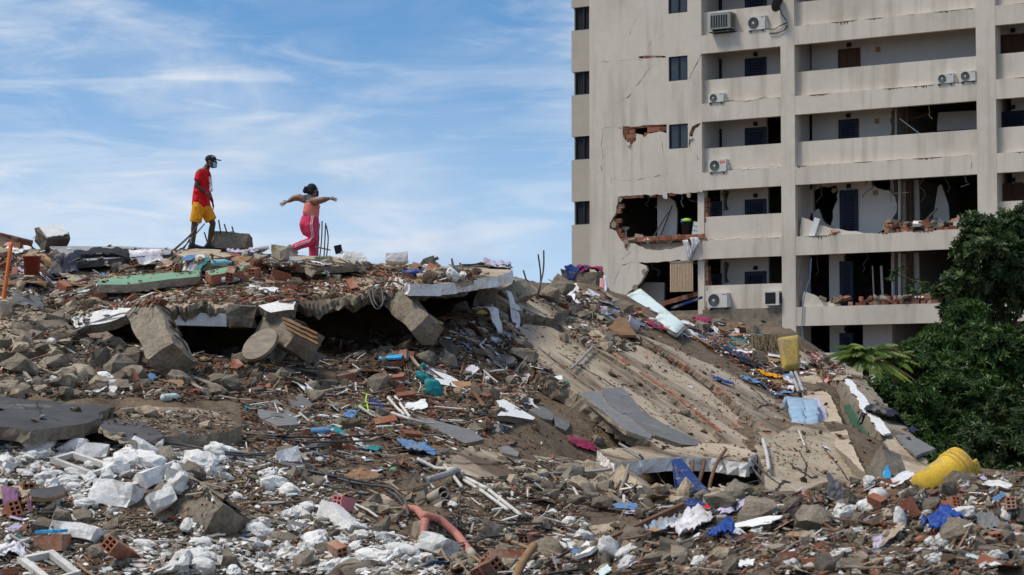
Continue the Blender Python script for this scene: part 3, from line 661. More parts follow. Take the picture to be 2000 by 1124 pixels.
# wires and bars dangling from the torn edges
for i, (x, y, ln, k) in enumerate(((1262,380,26,.3),(1291,380,34,.5),(1333,378,30,.4),(1352,377,22,.3),(1280,513,30,.3),(1362,508,40,.2),(1602,362,36,.9),(1700,358,30,.9),(1742,352,44,.6),(1805,345,50,.5),(1850,342,34,.7),(1885,340,26,.4),(1595,500,40,.5),(1690,497,36,.6),(1775,495,48,.4),(1755,205,30,.7),(1820,200,34,.8),(1412,366,20,.8))):
    a = FA(x, y, k); r_ = random.Random(i); n = 5
    pt_ = [(a[0] + r_.uniform(-.05, .05) * j + .12 * math.sin(j * .9 + i), k + r_.uniform(-.04, .04), a[1] + .03 - ln / 49 * j / n) for j in range(n + 1)]
    MB().tube(pt_, r_.choice([.012, .016, .022]), 5).build('dangling_wire', M[r_.choice(['cable', 'rebar', 'pvc_beige'])], bld)
# loose plaster shells hanging at the hole rims
for i, (x, y, s_) in enumerate(((1212,390,.25),(1200,440,.3),(1224,474,.28),(1300,383,.3),(1345,381,.26),(1258,530,.3),(1240,562,.28),(1590,366,.3),(1630,372,.26),(1748,400,.3),(1740,440,.34),(1700,360,.3),(1350,270,.16),(1228,282,.2))):
    k = 1.58 if x > 1560 else -.02; a = FA(x, y, k); r_ = random.Random(i + 40); pol = [(a[0] + s_ * r_.uniform(.3, .6) * math.cos(t * 1.05), a[1] + s_ * r_.uniform(.3, .6) * math.sin(t * 1.05)) for t in range(6)]
    wall_poly('plaster_shell', r_.choice(['mortar', 'concrete_beige', 'plaster_in']), jag(pol, .06, .03, i), [], k - .03, k - .004)
# ------------------------------------------------------------------ shape makers for the pile
def fit_plane(pts_):
    c = sum(pts_, Vector()) / len(pts_); a = np.array([tuple(p - c) for p in pts_]); n = Vector(np.linalg.svd(a)[2][2])
    if n.dot(c - CAM) > 0: n = -n
    return c, n
def on_plane(px, py, c, n):
    r = ray(px, py); return CAM + r * ((c - CAM).dot(n) / r.dot(n))
def slab_mb(poly, th, lift=.06, plane=None, amp=.07, step=.09, seed=0):
    if plane and isinstance(plane[0], Vector): c, n = plane
    elif plane: pp = [P(*q_) for q_ in plane]; c, n = fit_plane(pp)
    else:
        pp = [h[0] for h in (hit(x, y) for x, y in poly) if h]
        if len(pp) < 3: print('NOHIT', poly); pp = [P(x, y, 40) for x, y in poly]
        c, n = fit_plane(pp)
    if n.z < 0 and plane is None: n = -n
    c = c + n * lift
    w_ = [on_plane(x, y, c, n) for x, y in poly]; ring = []
    for i in range(len(w_)):
        a, b_ = w_[i], w_[(i + 1) % len(w_)]; d = b_ - a; k = max(1, int(d.length / step)); s = d.cross(n).normalized()
        for j in range(k):
            p = a + d * (j / k); ring.append(p + s * amp * (noise.noise((p.x * 1.9 + seed, p.y * 1.9, p.z * 1.9)) * 1.6 + .7 * noise.noise((p.x * 5, p.y * 5, p.z * 5 + seed)) + .3 * noise.noise((p.x * 13, p.y * 13, p.z * 13))))
    m = len(ring); rr = random.Random(seed)
    mid = [p - n * th * rr.uniform(.35, .6) + Vector((rr.uniform(-1, 1), rr.uniform(-1, 1), 0)) * amp * .5 for p in ring]
    bot_ = [p - n * th + Vector((rr.uniform(-1, 1), rr.uniform(-1, 1), 0)) * amp * .7 for p in ring]
    tl = geometry.tessellate_polygon([ring]); mb = MB()
    fs = [tuple(t) for t in tl] + [tuple(i + 2 * m for i in t) for t in tl]
    fs += [(i, (i + 1) % m, (i + 1) % m + m, i + m) for i in range(m)] + [(i + m, (i + 1) % m + m, (i + 1) % m + 2 * m, i + 2 * m) for i in range(m)]
    mb.add(ring + mid + bot_, fs); mb.ntop = len(tl); mb.nrm = n; return mb
def two_mats(o, m_side, ntop):
    o.data.materials.append(M[m_side])
    for i, p in enumerate(o.data.polygons): p.material_index = 0 if i < ntop else 1
def slab(name, label, cat, poly, th, m, m_side=None, lift=.06, plane=None, amp=.07, sup=True, seed=None, group=None, step=.09):
    mb = slab_mb(poly, th, lift, plane, amp, step, seed if seed is not None else abs(hash(label)) % 97 if False else len(label) * 7 % 89)
    o = mb.build(name, M[m]); fix_normals(o.data)
    if m_side: two_mats(o, m_side, mb.ntop)
    if sup: support(mb.v, mb.f)
    SLABS[label] = o
    return tag(o, label, cat, group)
SLABS = {}
def rough_box(p0, p1, w_, h_, roll=0, amp=.035, step=.13, chip=.6, seed=1):
    p0, p1 = Vector(p0), Vector(p1); ax = (p1 - p0); L = ax.length; ax.normalize()
    u_ = Vector((0, 0, 1)); s = ax.cross(u_); s = s.normalized() if s.length > .05 else Vector((1, 0, 0)); u_ = s.cross(ax)
    s, u_ = s * math.cos(roll) + u_ * math.sin(roll), u_ * math.cos(roll) - s * math.sin(roll)
    bm = bmesh.new(); bmesh.ops.create_cube(bm, size=1)
    na, nb, nc = max(2, int(L / step)), max(2, int(w_ / step)), max(2, int(h_ / step))
    bm.free(); vs = {}; V_ = []; F_ = []
    def vid(i, j, k):
        if (i, j, k) not in vs:
            vs[(i, j, k)] = len(V_)
            a, b_, c = i / na - .5, j / nb - .5, k / nc - .5
            q_ = Vector((a * L, b_ * w_, c * h_)); e = (i in (0, na)) + (j in (0, nb)) + (k in (0, nc))
            nv = noise.noise_vector((q_ * 2.7 + Vector((seed * 7.1, seed * 3.3, 0)))) * amp + noise.noise_vector((q_ * 8 + Vector((seed, 0, seed)))) * amp * .5
            if e >= 2: q_ = q_ * (1 - chip * .06 - chip * .14 * max(0, noise.noise(q_ * 3 + Vector((seed * 5, 0, 0)))))
            if i in (0, na): nv *= 1.8
            q_ = q_ + nv; V_.append((p0 + p1) / 2 + ax * q_.x + s * q_.y + u_ * q_.z)
        return vs[(i, j, k)]
    for i in range(na):
        for j in range(nb): F_ += [(vid(i, j, 0), vid(i, j + 1, 0), vid(i + 1, j + 1, 0), vid(i + 1, j, 0)), (vid(i, j, nc), vid(i + 1, j, nc), vid(i + 1, j + 1, nc), vid(i, j + 1, nc))]
        for k in range(nc): F_ += [(vid(i, 0, k), vid(i + 1, 0, k), vid(i + 1, 0, k + 1), vid(i, 0, k + 1)), (vid(i, nb, k), vid(i, nb, k + 1), vid(i + 1, nb, k + 1), vid(i + 1, nb, k))]
    for j in range(nb):
        for k in range(nc): F_ += [(vid(0, j, k), vid(0, j, k + 1), vid(0, j + 1, k + 1), vid(0, j + 1, k)), (vid(na, j, k), vid(na, j + 1, k), vid(na, j + 1, k + 1), vid(na, j, k + 1))]
    mb = MB().add(V_, F_); mb.ax, mb.s, mb.u, mb.L = ax, s, u_, L; mb.c = (p0 + p1) / 2; return mb
def snapped(a, b_, w_, h_, k=.3):
    """shift both ends in depth so that the piece rests on the surface below it"""
    dh = dhit((a[0] + b_[0]) / 2, (a[1] + b_[1]) / 2, (a[2] + b_[2]) / 2) - k * max(w_, h_) - (a[2] + b_[2]) / 2; return (a[0], a[1], a[2] + dh), (b_[0], b_[1], b_[2] + dh)
def block(name, label, cat, a, b_, w_, h_, m='concrete', roll=0, amp=.035, seed=1, bars=0, bar_len=.25, sup=True, paint=None, chip=.6, snap=False):
    """broken concrete member between two pixel/depth points; bars = stirrups showing on its top"""
    if snap: a, b_ = snapped(a, b_, w_, h_)
    mb = rough_box(P(*a), P(*b_), w_, h_, roll, amp, seed=seed, chip=chip); base = Vector((mb.c.x, mb.c.y, min(v.z for v in mb.v)))
    root = thing(name, label, cat, base); mb.part('body', M[m], root)
    r = random.Random(seed)
    for i in range(bars):
        t = (i + .7) / (bars + .6) - .5; q_ = mb.c + mb.ax * mb.L * t + mb.u * (h_ * .5) + mb.s * r.uniform(-.3, .3) * w_
        MB().tube([q_ - mb.s * w_ * .3 + mb.u * .0, q_ + mb.u * .04, q_ + mb.s * w_ * .34 + mb.u * .015], .012, 5).part('stirrup', M['rebar'], root)
    if paint:
        n = 7; g_ = [[mb.c + mb.ax * mb.L * (i / n - .5) * .86 + mb.u * (h_ * .5 + .05 + .01 * noise.noise((i, j, seed))) + mb.s * w_ * (j / 3 - .5) * (.8 + .25 * noise.noise((i * .7, j, 2))) for j in range(4)] for i in range(n + 1)]
        MB().sheet(g_, .03).part('painted_face', M[paint], root)
    if sup: support(mb.v, mb.f)
    return root
def tube_px(name, label, cat, pts_, r, m, seg=6, parent=None, group=None, smooth=True, hollow=False):
    w_ = [P(*p) if len(p) == 3 else at(*p) for p in pts_]
    w2 = []
    for i in range(len(w_) - 1):
        n = 6 if len(w_) > 2 else 1
        p0, p1, p2, p3 = w_[max(i - 1, 0)], w_[i], w_[i + 1], w_[min(i + 2, len(w_) - 1)]
        for j in range(n):
            t = j / n; w2.append(.5 * ((2 * p1) + (p2 - p0) * t + (2 * p0 - 5 * p1 + 4 * p2 - p3) * t * t + (3 * p1 - p0 - 3 * p2 + p3) * t ** 3))
    w2.append(w_[-1]); mb = MB().tube(w2, r, seg, cap=not hollow)
    if hollow: mb.tube(w2, r * .86, seg, cap=False)
    if parent is not None: return mb.part(name, M[m], parent, smooth)
    return tag(mb.build(name, M[m], None, smooth), label, cat, group)
def dhit(px, py, dflt=45.0):
    h = hit(px, py); return (h[0] - CAM).dot(_F) if h else dflt
def at(px, py, lift=0.0):
    h = hit(px, py)
    if h is None: h = (P(px, py, 40), None)
    return h[0] + Vector((0, 0, lift))
def cloth(name, label, px, py, sx, sy, m, rot=0, fold=.07, seed=1, n=14, cat='cloth', lift=.02, th=.006, edge=.25, c=None):
    c = c or at(px, py); g_ = []; cr, sr = math.cos(rot), math.sin(rot)
    for i in range(n + 1):
        row = []
        for j in range(n + 1):
            a = (i / n - .5) * sx * (1 + edge * noise.noise((j * .35, seed, 1))); b_ = (j / n - .5) * sy * (1 + edge * noise.noise((i * .35, seed, 5)))
            x, y = c.x + a * cr - b_ * sr, c.y + a * sr + b_ * cr; h = drop(x, y); z = h[0].z if h else c.z
            z = max(min(z, c.z + .35), c.z - .35)
            f = noise.fractal((a * 4.5 / max(sx, .4) + seed, b_ * 4 / max(sy, .4), seed), .7, 2.2, 4)
            row.append(Vector((x + .012 * f, y + .01 * f, z + lift + fold * (.9 + f) * .9)))
        g_.append(row)
    for _ in range(3):
        zz_ = [[sum(g_[min(max(i + a, 0), n)][min(max(j + b_, 0), n)].z for a in (-1, 0, 1) for b_ in (-1, 0, 1)) / 9 for j in range(n + 1)] for i in range(n + 1)]
        for i in range(n + 1):
            for j in range(n + 1): g_[i][j].z = zz_[i][j]
    for i in range(n + 1):
        for j in range(n + 1): g_[i][j].z += fold * (.7 * noise.noise((i * .42, j * .3, seed)) + .35 * noise.noise((i * .9, j * .8, seed + 3)))
    o = MB().sheet(g_, th).build(name, M[m], None, True); fix_normals(o.data); return tag(o, label, cat)
def drape(name, label, rows, m, fold=.05, nf=4, seed=1, cols=16, cat='cloth', th=.006, sub=4):
    """hanging sheet: each row is two (px,py,d) ends"""
    A0 = [P(*r[0]) for r in rows]; A1 = [P(*r[1]) for r in rows]; g_ = []; R = (len(rows) - 1) * sub
    for i in range(R + 1):
        a, b_ = lerp_poly(A0, i / R), lerp_poly(A1, i / R); d = (b_ - a); nn = d.cross(Vector((0, 0, 1))); nn = nn.normalized() if nn.length > 1e-5 else Vector((0, -1, 0))
        g_.append([a.lerp(b_, j / cols) + nn * fold * (math.sin(j / cols * nf * 6.28 + seed + i * .25) + .6 * noise.noise((j * .5, i * .4, seed))) + Vector((0, 0, fold * .4 * noise.noise((j * .6, i * .6, seed + 4)))) for j in range(cols + 1)])
    o = MB().sheet(g_, th).build(name, M[m], None, True); fix_normals(o.data); return tag(o, label, cat)
def board(name, label, cat, a, b_, w_, th, m, roll=0, bend=0.0, n=6, group=None):
    p0, p1 = P(*a) if len(a) == 3 else at(*a), P(*b_) if len(b_) == 3 else at(*b_)
    ax = (p1 - p0).normalized(); s = ax.cross(Vector((0, 0, 1))).normalized(); u_ = s.cross(ax); s, u_ = s * math.cos(roll) + u_ * math.sin(roll), u_ * math.cos(roll) - s * math.sin(roll)
    g_ = [[p0.lerp(p1, i / n) + s * w_ * (j - .5) + u_ * (bend * math.sin(math.pi * i / n) + .02 * noise.noise((i * .9, j, len(label)))) for j in (0, 1)] for i in range(n + 1)]
    o = MB().sheet(g_, th).build(name, M[m]); fix_normals(o.data); return tag(o, label, cat, group)

# rock shapes shared by the loose pieces
def hull_mesh(seed, n=14, flat=1.0, rough=0.0, sub=0):
    r = random.Random(seed); bm = bmesh.new()
    for i in range(n):
        v = Vector((r.uniform(-1, 1), r.uniform(-1, 1), r.uniform(-1, 1))); k = max(abs(v.x), abs(v.y), abs(v.z)); v = v / k * r.uniform(.75, 1) if r.random() < .6 else v.normalized() * r.uniform(.8, 1.05)
        bm.verts.new((v.x * .5, v.y * .5 * r.uniform(.7, 1), v.z * .5 * flat))
    bmesh.ops.convex_hull(bm, input=bm.verts); 
    bmesh.ops.delete(bm, geom=[v for v in bm.verts if not v.link_faces], context='VERTS')
    if sub:
        bmesh.ops.subdivide_edges(bm, edges=bm.edges, cuts=sub, use_grid_fill=True); bmesh.ops.triangulate(bm, faces=bm.faces)
        for v in bm.verts:
            d = noise.noise_vector(v.co * 3.1 + Vector((seed * 3.7, 0, 0))) * rough + noise.noise_vector(v.co * 8 + Vector((0, seed * 2.7, 0))) * rough * .45; v.co += d
    bmesh.ops.recalc_face_normals(bm, faces=bm.faces)
    me = bpy.data.meshes.new('rock'); bm.to_mesh(me); bm.free(); return me
def lump_mesh(seed, rough=.22):
    bm = bmesh.new(); bmesh.ops.create_icosphere(bm, subdivisions=3, radius=.5)
    for v in bm.verts:
        c = v.co.copy(); o_ = Vector((seed * 5.1, seed * 2.3, 0))
        d = noise.fractal(c * 2.2 + o_, .8, 2.2, 4); k = 1 + rough * d * 1.6 + .10 * noise.noise(c * 9 + o_)
        q_ = c * k; m_ = max(abs(q_.x) , abs(q_.y), abs(q_.z) * 1.1); q_ = q_ * (1 - .35 * max(0, m_ - .36) / .5); v.co = Vector((q_.x, q_.y * .8, q_.z * .68))
    me = bpy.data.meshes.new('lump'); bm.to_mesh(me); bm.free(); return me
def shard_mesh(seed, th=.12):
    r = random.Random(seed); n = r.randint(4, 7); pol = []
    for i in range(n):
        a = 2 * math.pi * (i + r.uniform(-.3, .3)) / n; q_ = r.uniform(.32, .55); pol.append(Vector((q_ * math.cos(a), q_ * math.sin(a) * .75, -th / 2)))
    mb = MB(); off = [Vector((p.x * r.uniform(.9, 1.02), p.y * r.uniform(.9, 1.02), th / 2)) for p in pol]
    mb.add(pol + off, [tuple(reversed(range(n))), tuple(range(n, 2 * n))] + [(i, (i + 1) % n, (i + 1) % n + n, i + n) for i in range(n)]); return raw_mesh('shard', mb.v, mb.f)
def brickbit_mesh(seed):
    """fragment of a hollow clay block: a web with ribs"""
    r = random.Random(seed); mb = MB(); L = r.uniform(.5, 1.0); Wd = r.uniform(.35, .7); t = .07
    mb.add([(-L / 2, -Wd / 2, 0), (L / 2 * r.uniform(.7, 1), -Wd / 2 * r.uniform(.6, 1), 0), (L / 2, Wd / 2 * r.uniform(.7, 1), 0), (-L / 2 * r.uniform(.6, 1), Wd / 2, 0),
            (-L / 2, -Wd / 2, t), (L / 2 * .9, -Wd / 2 * .9, t), (L / 2, Wd / 2 * .9, t), (-L / 2 * .9, Wd / 2, t)], [(0, 3, 2, 1), (4, 5, 6, 7), (0, 1, 5, 4), (1, 2, 6, 5), (2, 3, 7, 6), (3, 0, 4, 7)])
    for k in range(r.randint(0, 3)):
        y = -Wd / 2 + Wd * (k + .1) / 3; mb.box(-L / 2 * r.uniform(.4, .95), L / 2 * r.uniform(.4, .9), y, y + .05, t, t + r.uniform(.12, .3))
    return raw_mesh('brick_bit', mb.v, mb.f)
ROCKS = [hull_mesh(i, 17, random.Random(i).uniform(.5, .95), .045, 3) for i in range(16)]
ROCKS_LO = [hull_mesh(100 + i, 10, random.Random(i).uniform(.3, .9)) for i in range(14)]
LUMPS = [lump_mesh(i, .26) for i in range(12)]
SHARDS = [shard_mesh(i, random.Random(i).uniform(.06, .16)) for i in range(12)]
BBITS = [brickbit_mesh(i) for i in range(12)]
CLAY = clay_block_mesh('clay_block', .25, .15, .12); CLAY.materials.append(M['brick'])
CLAY2 = clay_block_mesh('clay_block', .28, .17, .13, 3, 2); CLAY2.materials.append(M['brick'])

def lath_mesh(seed):
    r = random.Random(seed); n = 5; w_, t = r.uniform(.03, .09), r.uniform(.012, .03)
    g_ = [[Vector((i / n - .5, (j - .5) * w_ * (1 if 0 < i < n else r.uniform(.3, 1)), .03 * noise.noise((i * .7, seed, 1)))) for j in (0, 1)] for i in range(n + 1)]
    mb = MB().sheet(g_, t); return raw_mesh('lath', mb.v, mb.f)
def bar_mesh(seed):
    r = random.Random(seed); a = r.uniform(-.5, .5); b_ = r.uniform(-.3, .3); mb = MB().tube([Vector((t / 8 - .5, a * .25 * math.sin(t * .5), b_ * .3 * math.cos(t * .42) + .12 * max(0, t / 8 - .6))) for t in range(9)], .008, 5); return raw_mesh('bar', mb.v, mb.f)
def torn_mesh(seed):
    r = random.Random(seed); n = 6; k = r.uniform(.3, 1.2); ph = r.uniform(0, 6)
    g_ = [[Vector(((i / n - .5) * (1 + .35 * noise.noise((j * .8, seed, 3))), (j / n - .5) * .7 * (1 + .45 * noise.noise((i * .8, seed, 7))), .10 * k * math.sin(i / n * 2.4 + ph) + .05 * noise.noise((i * .9, j * .9, seed)))) for j in range(n + 1)] for i in range(n + 1)]
    mb = MB().sheet(g_, .012); return raw_mesh('torn_sheet', mb.v, mb.f)
LATHS = [lath_mesh(i) for i in range(8)]; BARS = [bar_mesh(i) for i in range(10)]; TORN = [torn_mesh(i) for i in range(10)]
# ------------------------------------------------------------------ large broken slabs
# right-hand slope: pancaked floors tipping down to the right
slab('concrete_slab', 'dusty beige slab at the crest right of the small cluster of tall bent bars', 'slab', [(938,548),(985,538),(1040,548),(1085,568),(1120,600),(1075,622),(1010,606),(950,585)], .22, 'slab_dirt', 'concrete', .15)
slab('concrete_slab', 'long tilted floor slab running from the crest down to the three grey floor tiles', 'slab', [(985,660),(1020,632),(1075,640),(1150,680),(1215,720),(1300,775),(1390,845),(1425,880),(1370,890),(1290,876),(1195,815),(1120,765),(1040,720)], .24, 'slab_dirt', 'concrete', .16)
slab('concrete_slab', 'tilted floor slab between the two lines of red brick ribs, bare earth on it', 'slab', [(1085,628),(1130,612),(1200,640),(1290,690),(1380,745),(1460,812),(1490,868),(1432,878),(1395,842),(1310,772),(1220,714),(1150,672)], .24, 'slab_dirt', 'concrete', .05)
slab('concrete_slab', 'tilted floor slab under the strewn toys and clothes on the right slope', 'slab', [(1215,645),(1300,668),(1390,710),(1480,752),(1545,800),(1560,850),(1500,868),(1468,812),(1385,742),(1296,688)], .24, 'slab_dirt', 'concrete', .06)
slab('concrete_slab', 'cracked lower slab with faded red writing above the foreground rubble', 'slab', [(1478,872),(1530,842),(1568,828),(1606,826),(1640,868),(1690,935),(1716,972),(1650,1006),(1560,992),(1500,955)], .26, 'concrete_beige', 'concrete', .10, plane=[(1500,880,34.6),(1690,930,34.4),(1560,965,32)], amp=.03)
slab('concrete_slab', 'steep slab beside the blue plastic wrapped mattress, dark gap on its right', 'slab', [(1560,735),(1590,720),(1618,765),(1650,835),(1690,925),(1645,885),(1605,845),(1572,800)], .24, 'concrete_beige', 'concrete', .14, amp=.02)
ta_, tz_ = snapped((1628,745,45.0), (1744,890,37.6), .7, .7, .5); tb_ = rough_box(P(*ta_), P(*tz_), .68, .78, .2, .04, .18, .5, seed=37); tilt = thing('concrete_slab', 'thick standing slab along the far right, flaking green paint and white sheet on it', 'slab', Vector((tb_.c.x, tb_.c.y, min(v.z for v in tb_.v))))
tb_.part('body', M['concrete'], tilt); support(tb_.v, tb_.f)
slab('concrete_slab', 'lowest grey slab sliding to the trees behind the yellow bucket', 'slab', [(1725,862),(1760,852),(1815,905),(1850,945),(1800,950),(1745,905)], .2, 'concrete_beige', 'concrete_dark', .10, plane=[(1725,862,38.8),(1850,945,36.2),(1745,905,36.8)])
slab('roof_sheet', 'smooth grey sheet lying at the foot of the pile by the trees', 'sheet', [(1748,850),(1775,848),(1825,876),(1790,890)], .05, 'grey_tile', None, .1, amp=.02, plane=[(1748,850,39.4),(1825,876,38.6),(1790,890,37.6)])
# lower ledge of the middle slope
slab('concrete_slab', 'pale slab corner with thick white broken edge hanging over the dark hollow', 'slab', [(1165,880),(1240,872),(1330,862),(1430,868),(1478,885),(1462,905),(1390,896),(1330,892),(1260,898),(1190,905)], .20, 'slab_dirt', 'white_plaster', .06, plane=[(1165,884,33.2),(1478,890,33.9),(1330,862,35.3)])
slab('concrete_slab', 'buried beige slab below the tiles, a straight crack across it', 'slab', [(850,895),(915,872),(1000,880),(1090,890),(1150,905),(1040,925),(940,935),(880,920)], .18, 'slab_dirt', 'concrete', .05)
slab('concrete_slab', 'dusty slab with the small square hole beside the rows of brick bits', 'slab', [(905,760),(960,745),(1030,760),(1010,800),(960,812),(915,790)], .14, 'slab_dirt', 'concrete', .03)
rebuild()
# left side: broken beige roofing slabs
slab('concrete_slab', 'large beige broken slab on the left edge under the orange pole', 'slab', [(-60,628),(0,612),(70,606),(120,625),(150,650),(120,682),(40,690),(-60,690)], .26, 'concrete_beige', 'concrete', .18)
slab('concrete_slab', 'beige slab piece leaning on the left rubble, snapped bars lying across it', 'slab', [(62,712),(95,690),(125,702),(152,728),(140,752),(95,772),(70,745)], .18, 'concrete_beige', 'concrete', .25, plane=[(62,712,32.6),(152,728,32.6),(95,772,31.6)])
slab('roof_slab', 'flat black roofing slab across the lower left, snapped into ragged tongues', 'slab', [(-120,780),(0,776),(80,783),(165,790),(225,795),(190,808),(178,828),(120,834),(60,842),(0,836),(-120,840)], .16, 'roof_felt', 'concrete', .30, plane=[(-100,790,29.5),(200,800,29.6),(0,840,27.9)])
slab('roof_slab', 'thin black roofing tongue broken off beside the large roofing slab', 'slab', [(188,822),(230,818),(300,826),(316,840),(305,858),(260,862),(215,846)], .07, 'roof_felt', 'concrete', .2, plane=[(188,822,28.8),(316,840,28.8),(260,862,27.6)])
slab('concrete_slab', 'dusty pale slab right of the black roofing, gravel scattered over it', 'slab', [(215,800),(290,795),(380,798),(455,812),(468,834),(400,850),(310,852),(232,842),(200,818)], .20, 'slab_dirt', 'concrete', .14)
slab('concrete_slab', 'bleached white slab edge below the black roofing', 'slab', [(-80,862),(60,865),(160,872),(200,880),(120,898),(20,902),(-80,900)], .2, 'white_plaster', 'concrete', .05)
slab('concrete_slab', 'pale flat slab at the bottom edge between the white lumps', 'slab', [(660,1105),(760,1092),(830,1100),(850,1124),(820,1150),(650,1150)], .12, 'concrete_beige', 'concrete', .06)
# upper platform
slab('roof_slab', 'dark wet roof slab along the crest left of the man', 'slab', [(98,482),(180,481),(262,482),(350,487),(330,497),(240,503),(150,512),(105,508)], .12, 'roof_pale', 'roof_felt', .12, plane=[(100,484,42.6),(350,489,42),(150,515,40.4)], amp=.04)
slab('wall_panel', 'long fallen wall panel painted light green on the upper slab', 'wall panel', [(182,548),(262,538),(345,531),(392,528),(388,540),(330,546),(250,556),(195,556)], .13, 'green_paint', 'mortar', .15, plane=[(182,550,37.6),(392,529,39.2),(250,557,37.2)], amp=.03)
slab('wall_panel', 'short fallen wall panel painted light green, hollow brick end showing', 'wall panel', [(400,530),(440,522),(476,520),(470,530),(412,538)], .16, 'green_paint', 'brick', .18, plane=[(400,531,39),(476,521,39.4),(412,538,38.4)], amp=.02)
slab('floor_patch', 'grey screed patch on the crest between the woman and the white foam', 'slab', [(505,503),(560,500),(600,507),(580,514),(520,514)], .06, 'roof_pale', 'concrete', .08, plane=[(505,504,40),(600,507,40),(550,515,39)])
slab('concrete_slab', 'flat tan slab under the walking man on the crest', 'slab', [(350,490),(385,485),(425,488),(445,500),(420,512),(370,508),(350,500)], .16, 'concrete_beige', 'concrete', .12, plane=[(350,490,41.2),(440,492,41.2),(390,512,39.4)])
slab('concrete_slab', 'thin tan slab where the woman steps on the crest', 'slab', [(575,502),(640,500),(700,508),(690,518),(620,522),(560,514)], .12, 'concrete_beige', 'concrete', .1, plane=[(575,504,40.6),(700,509,40.6),(620,523,39)])
slab('concrete_slab', 'cream slab end with clean pale top at the right of the upper ledge', 'slab', [(770,532),(850,522),(930,524),(985,520),(1000,532),(940,545),(850,556),(800,556)], .18, 'slab_dirt', 'white_plaster', .14)
slab('concrete_slab', 'sloping tan slab on the crest right of the upper ledge', 'slab', [(880,518),(950,514),(1000,520),(1005,530),(960,540),(900,530)], .16, 'slab_dirt', 'concrete', .18)
for i, (pol, lab) in enumerate((([(860,572),(925,556),(922,546),(852,560)], 'white painted slab edge strip under the upper ledge on the right'),
                                ([(140,622),(200,606),(300,596),(318,602),(230,622),(150,640)], 'white slab edge at the left end of the upper ledge'),
                                ([(505,598),(560,584),(582,590),(574,606),(530,610)], 'white broken slab edge above the round wooden disk'))):
    slab('slab_edge', lab, 'slab', pol, .16, 'white_plaster', 'concrete', .12, amp=.04, plane=[(pol[0][0], pol[0][1], 34.2 + (i == 0) * 2.2), (pol[1][0], pol[1][1], 34.3 + (i == 0) * 2.4), (pol[-1][0], pol[-1][1], 34.0 + (i == 0) * 2.0)][:3])
rebuild()
# ------------------------------------------------------------------ heavy blocks and columns
block('column_piece', 'big leaning column stump with stirrups in its broken end, in front of the left hollow', 'column', (290,612,33.5), (338,712,32.4), .58, .50, roll=.75, bars=5, seed=3, amp=.04)
block('beam_piece', 'rounded concrete beam end hanging from the upper ledge beside the white beam', 'beam', (452,618,34.2), (502,620,34.2), .32, .34, seed=5, amp=.05)
block('beam', 'white painted beam underside between the column stump and the hanging beam end', 'beam', (325,623,34.6), (445,626,34.6), .25, .20, 'white_paint', seed=6, amp=.006, chip=.1)
block('column_piece', 'tipped concrete block with planked wooden face under the ledge', 'column', (528,640,34.3), (598,672,33.6), .52, .45, roll=.4, bars=4, seed=8)
block('column_piece', 'leaning rough concrete block closing the right end of the dark hollow', 'column', (778,590,35.6), (838,648,34.8), .50, .38, roll=.5, seed=9, amp=.05)
block('column_piece', 'broken column lying by the white lumps, four stirrups curling from it', 'column', (335,965,24.9), (445,1035,24.1), .52, .44, 'concrete', roll=.5, bars=5, seed=11, paint='wood_grey', snap=True)
block('concrete_block', 'grey block at the top left of the crest with a white plastered face', 'block', (78,472,42.6), (126,464,42.9), .42, .34, roll=-.7, seed=13, paint='white_paint')
blk = block('concrete_block', 'pointed concrete lump right of the man with iron bars standing up from it', 'block', (418,476,41.4), (490,482,41.2), .5, .34, roll=.3, seed=14, amp=.06)
block('concrete_block', 'grey concrete block on the right crest with clothes lying on top', 'block', (1100,548,46.5), (1174,552,46.2), .5, .40, seed=15)
block('concrete_block', 'leaning grey block with a flat face below the tall bent bars', 'block', (975,592,39.8), (1022,572,40.4), .45, .34, roll=.6, seed=16)
block('concrete_block', 'dark rubble block under the right end of the upper ledge', 'block', (915,585,38.4), (960,590,38.6), .42, .36, 'concrete_dark', seed=17, amp=.06)
block('concrete_post', 'upright grey post stump in the gully beside three beige pipes', 'post', (820,1000,26.3), (815,935,26.6), .22, .20, roll=.4, seed=18, snap=True)
block('concrete_block', 'small leaning block left of the post stump', 'block', (795,985,26.4), (812,945,26.7), .16, .12, 'concrete', roll=.4, seed=19, snap=True)
block('concrete_block', 'round grey boulder tangled in thin wires on the left', 'block', (165,708,32.6), (208,712,32.6), .36, .36, seed=20, amp=.06, snap=True)
block('beam_piece', 'pinkish brown concrete block at the foot of the gully near the curled red hoses', 'beam', (815,1052,24.2), (890,1040,24.5), .36, .3, 'concrete_beige', roll=.3, seed=21, snap=True)
block('concrete_block', 'rough block under the blue sheet at the right gully', 'block', (1215,935,29.9), (1262,985,28.6), .4, .34, 'concrete_beige', roll=.6, seed=22, snap=True)
block('concrete_block', 'chunk with a turquoise paint patch below the standing slab', 'block', (1722,905,33.5), (1740,960,32.6), .36, .5, 'concrete_dark', roll=.5, seed=23)
block('wall_chunk', 'grey wall block with the white top near the gully hole', 'block', (932,765,33.8), (968,775,33.5), .25, .24, seed=24)
block('beam_piece', 'long grey beam piece lying along the top of the foreground mound', 'beam', (1560,1003,16.6), (1640,968,17.0), .16, .10, 'concrete_dark', roll=.4, seed=25, amp=.02, snap=True)
block('beam_piece', 'slanted brown concrete bar among the foreground lumps', 'beam', (1735,1030,15.3), (1795,975,15.9), .15, .09, 'concrete', roll=.3, seed=26, amp=.02, snap=True)
block('concrete_block', 'big tan boulder at the right edge of the foreground mound', 'block', (1950,985,15.6), (2010,1005,15.4), .22, .16, 'concrete_beige', roll=.3, seed=27, amp=.03, snap=True)
